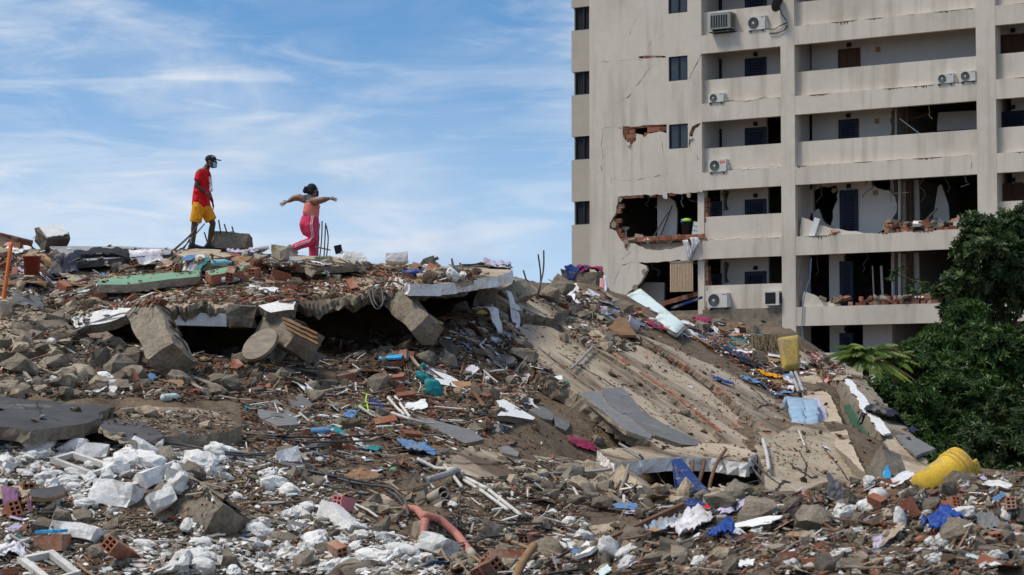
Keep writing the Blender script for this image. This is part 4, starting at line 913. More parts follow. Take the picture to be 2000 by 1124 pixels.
block('concrete_block', 'lumpy grey boulder pressed against the yellow bucket', 'block', (1850,950,15.9), (1895,945,15.9), .16, .15, 'concrete', roll=.3, seed=28, amp=.04, snap=True)
block('concrete_block', 'small upright tan stone below the bucket', 'block', (1895,975,15.2), (1893,942,15.3), .06, .07, 'concrete_beige', seed=29, amp=.015, snap=True)
block('concrete_block', 'wide grey stone in the middle of the right foreground', 'block', (1870,1065,14.3), (1930,1090,14.0), .22, .16, 'concrete', roll=.5, seed=30, amp=.03, snap=True)
block('concrete_block', 'pale rounded stone by the white cloth in the foreground', 'block', (1415,1040,16.6), (1445,1055,16.4), .12, .10, 'concrete_beige', seed=31, amp=.02, snap=True)
block('concrete_block', 'brown mottled boulder left of the rusty beam', 'block', (1140,1055,18.3), (1215,1040,18.2), .24, .2, 'concrete_beige', roll=.3, seed=32, amp=.05, snap=True)
block('concrete_block', 'white crusted concrete lump at the foot of the mound, blue film beside it', 'block', (1150,1115,17.0), (1185,1085,17.2), .2, .17, 'concrete', roll=.3, seed=33, amp=.03, paint='white_plaster', snap=True)
rebuild()
# ------------------------------------------------------------------ tile and board pieces lying on the slopes
TL = [('grey_tile', 'upper of the three large cracked grey tiles on the right slope', [(1175,760),(1215,756),(1245,790),(1252,806),(1215,808),(1190,790)], 'grey_tile'),
      ('grey_tile', 'left of the three large cracked grey tiles, pointed toward the crest', [(1132,768),(1172,764),(1190,792),(1232,810),(1275,850),(1270,858),(1225,842),(1190,815)], 'grey_tile'),
      ('grey_tile', 'lowest of the three large cracked grey tiles on the right slope', [(1222,808),(1250,800),(1300,830),(1365,862),(1360,870),(1330,868),(1280,850)], 'grey_tile'),
      ('grey_tile', 'single long smooth grey slab pointing to the upper left, right of the white pipes', [(812,812),(850,822),(920,840),(948,858),(910,866),(850,838)], 'grey_tile'),
      ('grey_tile', 'dusty grey slab with straight edges left of the lime coat hanger', [(563,778),(590,770),(610,790),(602,800),(575,798)], 'grey_tile'),
      ('grey_tile', 'flat grey slab under the gravel at the left of the middle slope', [(500,790),(540,780),(580,808),(585,830),(540,832),(505,815)], 'grey_tile'),
      ('grey_tile', 'dark slate piece on the slope under the bent bars', [(965,640),(990,630),(1005,645),(998,655),(972,652)], 'grey_tile'),
      ('grey_tile', 'dark slate piece beside the white plank on the upper slope', [(970,692),(1000,694),(1012,708),(985,712)], 'grey_tile'),
      ('grey_tile', 'small grey tile with crisp edge lying alone below the big tiles', [(975,875),(990,870),(1015,884),(1010,892),(980,884)], 'grey_tile'),
      ('plaster_slab', 'white triangular plaster panel beside the square hole', [(967,782),(985,780),(1010,795),(1045,816),(1040,820),(990,812),(970,812),(980,800)], 'white_paint'),
      ('plaster_slab', 'white flaked plaster strip above the teal bag', [(840,722),(880,735),(905,750),(900,757),(860,750),(848,738),(870,742)], 'white_paint'),
      ('grey_tile', 'shattered grey tile, left piece below the white panel', [(1030,800),(1060,794),(1085,810),(1080,822),(1060,818)], 'grey_tile'),
      ('grey_tile', 'shattered grey tile, lower tongue below the white panel', [(1080,812),(1112,822),(1113,832),(1105,842),(1085,832)], 'grey_tile'),
      ('ceiling_panel', 'beige ceiling panel at the upper middle slope by a standing bar', [(928,612),(940,602),(958,608),(950,615)], 'yellow_paint')]
for nm, lab, pol, m in TL: slab(nm, lab, 'tile' if 'tile' in nm else 'panel', pol, .07 if m == 'grey_tile' else .09, m, 'concrete', .05 if m == 'grey_tile' else .07, amp=.02, sup=False, step=.2)
# white perforated sheet and green paint skin on the standing slab, laid on its surface where the photo shows them
rebuild()
def skin(name, m, poly, nrm, half, amp, seed):
    n = nrm if nrm.dot(tb_.c - CAM) < 0 else -nrm; c = tb_.c + n * (half + .035); mb = slab_mb(poly, .03, 0, (c, n), amp, .12, seed); o = mb.part(name, M[m], tilt); fix_normals(o.data)
skin('white_sheet', 'white_paint', [(1648,736),(1664,744),(1690,778),(1716,812),(1740,846),(1728,848),(1712,836),(1700,812),(1686,800),(1676,776),(1660,762)], tb_.u, .39, .03, 3)
skin('paint_skin', 'dark_green', [(1648,796),(1658,790),(1668,805),(1680,828),(1692,845),(1694,858),(1682,856),(1672,838),(1660,824)], tb_.s, .34, .04, 4)
slab('paint_patch', 'turquoise paint splash on the small chunk behind the bucket', 'paint', [(1726,912),(1735,908),(1742,925),(1740,942),(1730,938),(1722,925)], .02, 'blue_paint', None, .02, amp=.04, sup=False, plane=[(1726,912,32.5),(1745,910,32.6),(1735,942,32.2)])
# red brick ribs set in the slabs: single bricks in rows
rr = random.Random(3)
for (x0, y0), (x1, y1), n in (((1158,664),(1228,715),10), ((1258,735),(1315,772),9), ((1318,775),(1405,845),13), ((1280,688),(1345,728),10), ((1345,728),(1418,778),12)):
    for i in range(n):
        if rr.random() < .12: continue
        t = i / (n - 1); a = hit(x0 + (x1 - x0) * t, y0 + (y1 - y0) * t); b_ = hit(x0 + (x1 - x0) * (t + .02), y0 + (y1 - y0) * (t + .02))
        if not a or not b_: continue
        d = (b_[0] - a[0]); yaw = math.atan2(d.y, d.x); pit = -math.atan2(d.z, math.hypot(d.x, d.y))
        rp_ = next(o for l_, o in SLABS.items() if 'brick ribs' in l_); o = link('rib_brick', BRK[i % 4], None, rp_, a[0] - a[1] * .045 - rp_.location, (0, pit + rr.uniform(-.06, .06), yaw + rr.uniform(-.12, .12)), (1.05, .45, .36))

# cracks across the slabs and the left paving
def ground_crack(parent, path, width=.02, seed=0):
    w_ = []
    for i in range(len(path) - 1):
        for t in range(7):
            x = path[i][0] + (path[i + 1][0] - path[i][0]) * t / 7 + 3 * noise.noise((i * 3 + t * .6, seed, 1)); y = path[i][1] + (path[i + 1][1] - path[i][1]) * t / 7 + 3 * noise.noise((i * 3 + t * .6, seed, 9)); h = hit(x, y)
            if h: w_.append((h[0] + h[1] * .012, h[1]))
    if len(w_) < 3: return
    L_, R_ = [], []
    for i, (p, n) in enumerate(w_):
        d = (w_[min(i + 1, len(w_) - 1)][0] - w_[max(i - 1, 0)][0]); s = d.cross(n); s = s.normalized() if s.length > 1e-6 else Vector((1, 0, 0)); k = width * (.3 + abs(noise.noise((i * .5, seed, 2)))); L_.append(p + s * k); R_.append(p - s * k)
    n = len(L_); MB().add(L_ + R_, [(i, i + 1, i + 1 + n, i + n) for i in range(n - 1)]).part('crack', M['crack'], parent)
KEY = lambda w_: next(o for l_, o in SLABS.items() if w_ in l_)
for i, (k, pth, wd_) in enumerate((('faded red writing', [(1540,905),(1570,925),(1585,935),(1600,930)], .03), ('faded red writing', [(1515,960),(1530,940),(1545,945)], .025), ('faded red writing', [(1610,880),(1640,915),(1665,950)], .02), ('faded red writing', [(1560,880),(1575,910),(1570,940)], .015), ('strewn toys', [(1470,800),(1500,790),(1525,800),(1550,790)], .035), ('strewn toys', [(1440,735),(1470,760),(1510,800)], .02),
      ('brick ribs', [(1240,665),(1330,715),(1420,790)], .015), ('three grey floor tiles', [(1090,690),(1190,750),(1290,830)], .02), ('three grey floor tiles', [(1050,680),(1120,735),(1180,780)], .014), ('blue plastic wrapped', [(1590,765),(1605,760),(1622,772)], .03), ('straight crack', [(870,905),(960,908),(1060,900),(1120,905)], .025), ('under the orange pole', [(0,640),(60,650),(120,640)], .03), ('under the orange pole', [(40,620),(60,650),(50,685)], .02), ('black roofing, gravel', [(260,805),(320,820),(420,815)], .02),
      ('snapped into ragged', [(20,790),(60,800),(100,798)], .012), ('snapped into ragged', [(70,786),(80,810),(120,825)], .01))):
    ground_crack(KEY(k), pth, wd_ * 1.5, i)
# ------------------------------------------------------------------ bars, pipes, cloth and litter that can be told apart
rebuild()
def lathe(mb, prof, o, ax, seg=20, ref=None):
    ax = Vector(ax).normalized(); a = (ref or ax.orthogonal()); a = (a - ax * a.dot(ax)).normalized(); b_ = ax.cross(a); o = Vector(o); vs = []
    for r, z in prof: vs += [o + ax * z + (a * math.cos(6.28318 * k / seg) + b_ * math.sin(6.28318 * k / seg)) * r for k in range(seg)]
    return mb.add(vs, [(i * seg + k, i * seg + (k + 1) % seg, (i + 1) * seg + (k + 1) % seg, (i + 1) * seg + k) for i in range(len(prof) - 1) for k in range(seg)])
def bars(name, label, paths, r, m='rebar', cat='rebar', part='bar'):
    base = P(*paths[0][-1]); t = thing(name, label, cat, base)
    for p in paths: tube_px(part, None, None, p, r, m, 6, parent=t)
    return t
bars('rebar_bundle', 'bundle of bent rusty bars leaning in front of the man', [[(391,432,40.2),(372,460,40.3),(340,490,40.3)], [(400,437,40.2),(375,466,40.2),(346,496,40.2)], [(385,445,40.4),(360,470,40.4),(334,492,40.4)], [(378,452,40.1),(358,488,40.1),(342,502,40.1)], [(372,470,40),(366,488,40),(352,486,40),(347,506,40)]], .012)
for a, b_ in (((427,430),(433,466)), ((438,438),(448,470)), ((453,443),(462,474)), ((466,456),(477,478)), ((399,454),(405,474))):
    tube_px('bar', None, None, [(a[0], a[1], 41.1), (b_[0], b_[1], 41.2)], .014, 'rebar', 6, parent=blk)
bars('rebar_cluster', 'four thin bars standing in front of the woman, tied by a ring', [[(624,437,39.4),(621,470,39.4),(618,514,39.4)], [(629,432,39.4),(628,470,39.4),(623,514,39.4)], [(636,436,39.5),(634,480,39.5),(632,514,39.5)], [(637,440,39.4),(641,468,39.4),(636,514,39.4)], [(616,483,39.3),(628,485,39.2),(645,489,39.3)]], .012)
block('brick_stump', 'green topped brick stump at the foot of the four thin bars', 'brick', (612,522,39.2), (652,522,39.2), .26, .24, 'mortar', seed=41, paint='green_paint', amp=.015)
bars('rebar_cluster', 'tall bent bars sticking up right of the upper ledge', [[(1062,489,41.6),(1061,530,41.6),(1050,572,41.4),(1034,602,41.2)], [(1051,497,41.6),(1056,540,41.6),(1052,575,41.4),(1042,607,41.2)], [(1022,528,41),(1031,560,41),(1033,585,41),(1030,612,41)], [(1026,543,41.2),(1045,575,41.2),(1056,600,41.2)]], .015)
bars('rebar_bundle', 'fan of thin grey wires sweeping over the left rubble', [[(203,653,32.6),(150,705,32.2),(60,762,31.4)], [(195,668,32.4),(140,712,32),(45,772,31.2)], [(170,668,32.3),(120,720,31.8),(50,775,31)], [(148,690,32.2),(110,725,31.7),(70,768,31.2)], [(205,655,32.5),(190,672,32.5),(168,690,32.4)]], .008, 'cable', 'wire', 'wire')
bars('rebar_bundle', 'thick rusty bars hanging from the lower slab edge', [[(1354,892,33),(1352,915,32.4),(1349,940,32)], [(1377,890,33),(1372,920,32.4),(1364,948,32)], [(1418,878,33.2),(1400,905,32.4),(1388,940,31.8),(1384,968,31.6)]], .026, 'rust')
bars('wire_tangle', 'dark wires spilling over the lower right slab', [[(1500,835,38),(1515,870,36),(1530,900,34.5),(1540,935,33)], [(1508,850,37),(1512,885,35),(1522,915,33.8)], [(1470,900,33),(1500,930,32.2),(1525,950,31.8)], [(1460,905,33),(1490,940,32),(1510,970,31.2)]], .02, 'cable', 'cable', 'wire')
bars('wire_loop', 'loop of thin wires hanging from the ledge above the dark hollow', [[(720,566,35),(726,590,34.6),(736,604,34.5),(748,592,34.7),(745,562,35)], [(728,560,35),(730,585,34.5),(742,600,34.4),(752,580,34.8)], [(730,556,35.2),(770,550,35.4),(805,570,35.6)]], .012, 'cable', 'cable', 'wire')
# cables over the lower left
for i, (pth, lab) in enumerate((([(285,876),(360,884),(430,897),(520,905)], 'uppermost black cable lying past the white lumps'), ([(288,880),(380,893),(470,905),(560,895),(640,885)], 'black cable curving up to the gully from the black roofing'),
        ([(20,890),(120,882),(200,880),(285,876)], 'thin black cable along the bleached slab edge'), ([(480,862),(580,868),(660,868),(750,862)], 'grey cable along the brown slope above the lumps'), ([(500,866),(600,878),(690,876),(730,874)], 'second grey cable just under the first on the brown slope'),
        ([(500,908),(600,935),(700,960),(765,968),(790,990),(798,1022)], 'long cable bending down by the post stump'), ([(560,925),(650,945),(740,962),(775,985),(790,1005)], 'paired cable beside the long bending cable'), ([(880,1045),(940,1036),(1000,1040),(1060,1038)], 'grey hose across the right of the gully'),
        ([(900,1085),(950,1066),(1010,1060),(1060,1064)], 'pale cable arching at the bottom centre'))):
    tag(MB().tube([lerp_poly([at(x, y, .09) for x, y in pth], t_i / 24) for t_i in range(25)], .015, 5).build('cable', M['cable'], None, True), lab, 'cable')
for i, (pth, r_, m, lab) in enumerate((([(758,788),(775,808),(790,822)], .03, 'pvc_white', 'short white pipe by the lime hanger, upper one'), ([(772,786),(790,812),(800,826)], .03, 'pvc_white', 'short white pipe by the lime hanger, lower one'), ([(765,818),(800,830),(828,838)], .03, 'pvc_white', 'white pipe lying level under the two short ones'),
        ([(815,910),(850,928),(898,931)], .035, 'pvc_white', 'white pipe with a bend above the post stump'), ([(868,922),(885,942),(902,965)], .03, 'pvc_white', 'white pipe crossing behind the three beige pipes'), ([(903,933),(905,945),(950,968),(1018,1022)], .035, 'pvc_white', 'long white pipe, upper of the pair running to the lower right'),
        ([(905,950),(945,975),(992,1010)], .03, 'pvc_white', 'long white pipe, lower of the pair running to the lower right'), ([(825,942),(838,960),(848,968)], .03, 'pvc_white', 'white pipe stub behind the post stump'), ([(838,955),(870,945),(892,935)], .06, 'pvc_grey', 'dark grey hose rising right of the post stump'),
        ([(695,998),(720,1010),(738,1023)], .02, 'pvc_white', 'thin white stick below the pink block'), ([(0,1092),(30,1080),(58,1068)], .03, 'pvc_white', 'white pipe at the lower left corner'), ([(20,1060),(40,1072),(58,1085)], .025, 'pvc_grey', 'grey pipe crossing the white one in the corner'),
        ([(1117,730),(1135,712),(1157,688)], .035, 'pvc_grey', 'grey pipe standing out of the slab hole'), ([(1055,938),(1120,936),(1196,929)], .03, 'pvc_grey', 'straight grey pipe along the lower ledge'), ([(1210,877),(1250,900),(1280,925),(1293,948)], .025, 'pvc_grey', 'grey conduit bowing down under the lower slab'),
        ([(140,660),(180,640),(235,622),(265,618)], .02, 'pvc_grey', 'grey conduit running up to the column stump'), ([(1545,738),(1552,755),(1560,776)], .05, 'alu', 'silver pipe standing by the yellow foam, left one'), ([(1553,736),(1560,752),(1568,774)], .05, 'alu', 'silver pipe standing by the yellow foam, right one'),
        ([(1490,870),(1498,900),(1502,930)], .04, 'pvc_white', 'white pipe standing at the crack of the lower right slab'), ([(1560,850),(1566,865),(1572,880)], .02, 'pvc_white', 'thin white pipe left of the blue wrapped mattress'), ([(1112,950),(1122,968),(1131,985)], .025, 'pvc_white', 'white stick on bare earth left of the orange pipe'), ([(1045,955),(1062,968),(1075,978)], .02, 'pvc_grey', 'dark stick on bare earth in the gully'))):
    w_ = [at(x, y, r_ + .05) for x, y in pth]; o = MB().tube([lerp_poly(w_, t / 12) for t in range(13)], r_ * .72, 8).build('pipe', M[m], None, True); tag(o, lab, 'pipe')
for i, (a, b_, lab) in enumerate((((866,962,25.9),(838,978,26.2),'top'), ((871,972,25.9),(842,988,26.2),'middle'), ((872,988,25.8),(842,1004,26.1),'lowest'))):
    p0, p1 = P(*a), P(*b_); mb = MB(); lathe(mb, [(.062, 0), (.075, 0), (.075, (p1 - p0).length), (.062, (p1 - p0).length), (.062, 0)], p0, p1 - p0, 16); tag(mb.build('pipe', M['pvc_beige'], None, True), lab + ' of three stubby beige pipes beside the post stump', 'pipe')
for i, (pth, lab) in enumerate((([(792,1003,.06),(815,1010,.08),(831,1030,.08),(826,1062,.05)], 'faded red hose curling back on itself in the gully'), ([(826,1017,.06),(860,1030,.08),(893,1060,.08),(918,1088,.05)], 'faded red hose running straight down the gully'))):
    w_ = [at(*p) for p in pth]; pts2 = [lerp_poly(w_, t / 16) for t in range(17)]; root = thing('hose', lab, 'hose', w_[-1]); MB().tube(pts2, .045, 10).part('tube', M['pipe_pink'], root, True); d = (pts2[-1] - pts2[-2]).normalized()
    MB().tube([pts2[-1] - d * .02, pts2[-1] + d * .14], .05, 10).part('sleeve', M['pvc_beige'], root, True)
# orange pole, red bucket and the litter round them
tube_px('orange_pole', 'orange painted pole leaning at the left edge', 'pole', [(22,474,36.6), (13,540,36.4), (3,606,36.2)], .034, 'orange', 8)
def bucket(name, label, o, ax, r0, r1, h_, m, seg=22, t=.012):
    root = thing(name, label, 'bucket', o); mb = MB(); lathe(mb, [(0.001, 0), (r0, 0), (r1, h_), (r1 + .012, h_), (r1 + .012, h_ - .03), (r1, h_ - .03)], o, ax, seg); mb.part('shell', M[m], root, True)
    mb = MB(); lathe(mb, [(r1 - .003, h_), (r0 - t, t), (.001, t)], o, ax, seg); mb.part('inside', M[m], root, True); return root
b0 = P(62, 538, 38.2); bucket('bucket', 'dark red plastic bucket standing among litter at the upper left', b0, (0.02, -.05, 1), .125, .145, .33, 'bucket_red')
for i, (x0, y0, x1, y1, w_, m, lab, be) in enumerate(((5,572,100,566,.5,'cardboard','upper torn sheet of brown cardboard beside the orange pole',.1),(2,590,60,584,.42,'cardboard','lower torn sheet of brown cardboard beside the orange pole',.06),(28,508,70,482,.34,'mortar','tipped mortar covered panel behind the red bucket',0),(130,545,200,524,.2,'wood_grey','grey plank pointing to the dark roof slab',.02),(112,555,182,532,.12,'wood_grey','narrow grey plank parallel to the wide grey one',.02),
      (30,604,68,596,.3,'paper','white sheet below the cardboard at the left',.02),(612,716,708,775,.26,'wood_grey','long grey plank across the dark rubble left of the teal bag',.0),(690,690,740,716,.14,'pvc_grey','grey metal channel lying towards the plank',.0),(600,735,640,790,.2,'rust','curved rusty sheet under the long plank',.12),(700,690,760,740,.05,'wood','thin brown lath by the yellow cords',.0),
      (210,1024,302,996,.07,'pvc_white','white window bar lying by the broken column',0),(470,965,560,1060,.3,'grey_tile','bent grey sheet metal strip right of the broken column',.08),(400,860,490,880,.1,'wood_grey','weathered plank beside the black cables',0),(405,895,485,918,.12,'wood_grey','pale splintered plank behind the broken column',0),(560,978,650,1030,.1,'wood_grey','brown plank sloping down to the red bricks',0),
      (590,960,650,968,.12,'wood_grey','short grey plank among brick bits above the pink block',0),(1140,584,1162,594,.16,'paper','leftmost of the white trim boards on the upper right slope',0),(1158,600,1180,592,.14,'paper','white trim board standing apart on the upper right slope',0),(1152,612,1190,590,.12,'paper','white trim board pointing up the slope in the white heap',.04),(1165,590,1192,628,.14,'paper','bowed white trim board in the white heap',.08),
      (1180,606,1210,618,.1,'paper','last white trim board below the pink board',0),(1196,624,1288,660,.07,'paper','long white lath below the mattress',0),(1218,958,1300,995,.07,'pvc_white','upper white lath in the hollow under the lower slab',0),(1240,962,1308,1002,.06,'pvc_white','lower white lath in the hollow under the lower slab',0),(1265,640,1300,648,.1,'wood','short wooden lath near the magenta cloth',0),
      (1590,704,1632,733,.16,'wood','orange wooden plank jutting out near the palm',0),(1560,690,1612,664,.3,'mortar','brick faced plank raised above the palm side',0),(1562,700,1610,676,.2,'black','dark plank under the brick faced one',0),(1470,672,1522,660,.2,'wood_grey','grey driftwood beam behind the straw mat',.05),(1620,695,1655,740,.1,'rust','rusty strip at the end of the splintered heap',0),
      (1600,860,1690,955,.2,'rust','long rusty angle iron in the dark gap beside the steep slab',0),(1755,905,1785,945,.08,'paper','white strip standing by the turquoise chunk',0),(900,655,935,680,.1,'wood','brown lath on the slope below the ledge end',0),(860,600,905,640,.08,'rust','dark iron strip under the ledge end',0))):
    board('board', lab, 'board', (x0, y0, .07), (x1, y1, .07), w_, .025, m, roll=random.Random(i).uniform(-.5, .5), bend=be)
# left crest: piece of brick wall, single bricks with mortar between them
wf = thing('wall_fragment', 'fallen piece of brick wall on the left edge of the crest', 'wall', P(20, 485, 42.2))
for r_ in range(2):
    for c_ in range(5):
        q_ = P(-6 + c_ * 13, 470 + c_ * 3.2 + r_ * 12, 42.2) - wf.location; link('brick', BRK[(r_ + c_) % 4], None, wf, q_, (.1, .22, .1), (.9, 1.4, .8))
q_ = rough_box(P(-10, 470, 42.5), P(58, 484, 42.5), .3, .3, 0, .02, seed=44); q_.part('mortar', M['mortar'], wf)
# clothes and rags
for a in (('cloth','dark blue crumpled jeans beside the red bucket',128,514,.55,.5,'cloth_navy',0,.09), ('cloth','white rags below the dark roof slab',285,512,.6,.4,'cloth_white',.3,.06), ('cloth','white rags in front of the man on the crest',372,514,.5,.35,'cloth_white',.2,.05), ('cloth','lilac and white cloth on the crest between the two people',474,500,.5,.4,'cloth_lilac',.3,.07),
          ('cloth','navy cloth next to the lilac cloth on the crest',488,506,.45,.3,'cloth_navy',.1,.06), ('cloth','pale lilac rag hanging over the end of the crest slab',972,516,.45,.4,'cloth_lilac',.1,.08), ('cloth','light blue rag on the brown slope below the grey slab',818,885,.42,.5,'cloth_sky',.5,.07), ('cloth','striped purple rag on bare earth below the tiles',1136,871,.42,.2,'cloth_magenta',.4,.03),
          ('cloth','magenta rag just below the mattress',1283,640,.4,.3,'cloth_magenta',.2,.05), ('cloth','royal blue rag lower on the toy strewn slab',1412,750,.35,.25,'plastic_blue',.4,.05), ('cloth','bright blue rag by the yellow rag on the right slope',1474,752,.5,.3,'cloth_sky',.2,.06), ('cloth','blue rag in the brick litter under the straw mat',1440,698,.5,.45,'cloth_blue',.5,.07),
          ('cloth','black rag in the brick litter under the straw mat',1462,712,.5,.4,'cloth_black',.2,.07), ('cloth','yellow net rag at the edge of the brick litter',1502,738,.4,.35,'cloth_yellow',.6,.06), ('cloth','teal rag high in the brick litter',1440,668,.35,.25,'cloth_teal',.3,.05), ('cloth','dark red cloth beside the mattress end',1370,632,.35,.5,'cloth_magenta',.1,.08),
          ('cloth','white blouse in the middle of the foreground mound',1350,1040,.28,.5,'cloth_white',.2,.08), ('cloth','black trousers spread on the foreground mound',1405,1012,.5,.3,'cloth_black',.1,.05), ('cloth','red rag on the foreground mound beside the black trousers',1372,1014,.22,.2,'cloth_red',.3,.04), ('cloth','pale pink shirt at the back of the foreground mound',1440,1003,.36,.2,'cloth_lilac',.4,.05),
          ('cloth','blue and white rag hanging from the white blouse',1408,1052,.16,.3,'plastic_blue',.1,.05), ('cloth','crumpled bright blue bag on the right of the mound',1846,1030,.22,.22,'plastic_blue',.3,.07), ('cloth','clear plastic film in the centre of the mound',1298,1040,.22,.35,'plastic_film',.3,.07), ('cloth','grey sacking at the left edge below the roofing',15,975,.5,.5,'concrete_beige',.2,.06), ('cloth','blue plastic scrap at the front of the mound',1132,1092,.10,.22,'cloth_sky',.3,.04),
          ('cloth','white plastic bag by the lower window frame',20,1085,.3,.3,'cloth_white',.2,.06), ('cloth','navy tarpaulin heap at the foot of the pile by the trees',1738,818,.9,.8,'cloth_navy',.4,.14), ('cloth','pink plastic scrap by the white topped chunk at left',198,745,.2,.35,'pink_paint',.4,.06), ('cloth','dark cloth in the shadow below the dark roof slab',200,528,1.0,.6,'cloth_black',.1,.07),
          ('cloth','dark blue scrap beneath the long grey plank',735,800,.16,.5,'cloth_blue',.5,.04), ('cloth','white scrap under the ledge end among brick bits',1000,618,.3,.2,'cloth_white',.2,.05), ('cloth','white rags by the grey pipe at the slab hole',955,650,.5,.3,'cloth_white',.8,.05)):
    cloth(a[0], a[1], a[2], a[3], a[4], a[5], a[6], a[7], a[8], seed=len(a[1]) + a[2] % 13, n=18)
drape('cloth', 'purple torn cloth hanging at the lower left edge', [((5,950,24.9),(40,956,24.8)), ((8,985,24.5),(36,985,24.4)), ((14,1020,24.2),(26,1032,24.2))], 'cloth_purple', .04, 3, 2, 10)
drape('cloth', 'narrow purple strip of cloth beside the black roofing scrap', [((52,962,24.8),(60,962,24.8)), ((53,990,24.5),(62,990,24.5)), ((60,1012,24.3),(66,1016,24.3))], 'cloth_purple', .02, 2, 3, 6)
drape('cloth', 'deep blue sheet stretched down from the lower slab edge', [((1311,899,32.0),(1330,896,32.0)), ((1318,930,30.6),(1360,932,30.6)), ((1330,962,29.0),(1392,966,29.0)), ((1342,992,27.6),(1418,1000,27.6))], 'cloth_blue', .05, 3, 4, 14)
drape('cloth', 'dark blue fold hanging straight beside the deep blue sheet', [((1314,908,31),(1320,906,31)), ((1317,945,30.4),(1332,945,30.4)), ((1325,985,29.6),(1342,1000,29.6))], 'cloth_blue', .04, 2, 6, 10)
drape('plastic_sheet', 'folded mattress in light blue plastic wrap hanging on the right slope', [((1527,786,39.8),(1590,793,39.8)), ((1542,815,38.8),(1597,812,38.8)), ((1553,845,37.8),(1600,845,37.8)), ((1568,872,37),(1600,872,37)), ((1580,886,36.7),(1595,886,36.7))], 'plastic_film', .05, 2, 3, 18, 'mattress', .12)
drape('cloth', 'grey shirt hanging right of the blue wrapped mattress', [((1590,778,40.5),(1598,776,40.5)), ((1595,800,39.6),(1612,800,39.6)), ((1600,828,38.6),(1620,836,38.6))], 'cloth_lilac', .04, 2, 5, 10)
drape('cloth', 'pink board leaning on the clothes topped block', [((1172,545,46),(1178,545,46)), ((1171,560,45.8),(1190,565,45.8)), ((1173,580,45.6),(1196,584,45.6))], 'pink_board', .01, 1, 5, 6, 'board', .02)
drape('cloth', 'white ribbon of cloth over the pink board', [((1178,538,45.6),(1183,540,45.6)), ((1181,560,45.5),(1187,560,45.5)), ((1180,575,45.4),(1184,574,45.4))], 'cloth_white', .02, 1, 3, 5)
drape('cloth', 'long white cloth trailing down the front of the mound', [((1352,1050,16.2),(1368,1040,16.2)), ((1350,1075,15.9),(1366,1072,15.9)), ((1350,1110,15.6),(1376,1108,15.6))], 'cloth_white', .02, 2, 3, 8)
for lab_, x_, m_, s_ in (('dark blue garment on the clothes topped block', 1128, 'cloth_blue', 3), ('pink garment on the clothes topped block', 1152, 'cloth_magenta', 8)):
    q_ = P(x_, 540, 46.3); h_ = drop(q_.x, q_.y); cloth('cloth', lab_, x_, 527, .5, .34, m_, .2, .09, s_, c=h_[0])
# mattress with piping
def cushion(name, label, cat, quad, th, m, bulge=.05, n=14, trim=None, seed=1):
    q_ = [P(*c) for c in quad]; nn = (q_[1] - q_[0]).cross(q_[3] - q_[0]).normalized(); nn = nn if nn.z > 0 else -nn
    root = thing(name, label, cat, q_[3]); g1, g2 = [], []
    for i in range(n + 1):
        r1, r2 = [], []
        for j in range(n + 1):
            u_, v_ = i / n, j / n; p = q_[0].lerp(q_[1], u_).lerp(q_[3].lerp(q_[2], u_), v_); e = min(u_, 1 - u_, v_, 1 - v_); f = min(1, e * 9) ** .5
            quilt = .012 * noise.noise((u_ * 9, v_ * 14, seed)) + .010 * abs(math.sin(u_ * 22 + 3 * v_)) * abs(math.sin(v_ * 16))
            r1.append(p + nn * (th * .5 * (.35 + .65 * f) + quilt)); r2.append(p - nn * th * .5 * (.35 + .65 * f))
        g1.append(r1); g2.append(r2)
    mb = MB().sheet(g1); mb.sheet([list(reversed(r)) for r in g2]); C_ = n + 1
    idx = [j for j in range(C_)] + [i * C_ + n for i in range(1, C_)] + [n * C_ + j for j in range(n - 1, -1, -1)] + [i * C_ for i in range(n - 1, 0, -1)]
    def opp(k): i, j = divmod(k, C_); return C_ * C_ + i * C_ + (n - j)
    mb.f += [(idx[k], opp(idx[k]), opp(idx[(k + 1) % len(idx)]), idx[(k + 1) % len(idx)]) for k in range(len(idx))]
    o = mb.part('body', M[m], root, True); fix_normals(o.data)
    if trim:
        per_ = [g1[0][j] for j in range(C_)] + [g1[i][n] for i in range(1, C_)] + [g1[n][j] for j in range(n - 1, -1, -1)] + [g1[i][0] for i in range(n - 1, -1, -1)]
        MB().tube(per_, .014, 5).part('piping', M[trim], root, True)
    return root
cushion('mattress', 'pale quilted mattress sliding down the crest before the torn building', 'mattress', [(1203,592,47.0),(1250,567,47.9),(1338,640,dhit(1338,645,47) - .6),(1322,656,dhit(1322,656,46.5) - .65)], .2, 'mattress', trim='straw')
cushion('foam_block', 'worn yellow foam block standing on the right crest', 'foam', [(1519,662,dhit(1528,719,49) + .1),(1559,656,dhit(1528,719,49) + .2),(1561,722,dhit(1528,719,49) - .2),(1529,727,dhit(1528,719,49) - .3)], .22, 'foam_yellow')
slab('brown_board', 'stained brown board lying left of the white and blue pail', 'board', [(1186,640),(1208,618),(1222,622),(1243,655),(1215,655)], .05, 'wood', None, .16, amp=.02, sup=False)
pb = at(1246, 650, .1); bucket('bucket', 'white and blue pail tipped over below the brown board', pb, (-.75, -.2, .35), .10, .13, .26, 'cloth_white')
dk_ = P(510, 676, 33.5); mb = MB(); lathe(mb, [(.001, 0), (.30, 0), (.30, .05), (.001, .05)], dk_, Vector((-.45, -.62, .62)), 26); tag(mb.build('table_top', M['wood_grey']), 'round wooden table top leaning under the ledge', 'table top')
# planks on the tipped block
for i in range(3): board('plank', ('upper', 'middle', 'lower')[i] + ' form plank along the tipped block under the ledge', 'plank', (555 + i * 3, 622 + i * 9, 33.5 - i * .1), (622 + i * 1, 652 + i * 10, 33.2 - i * .1), .10, .03, 'wood', roll=.4)
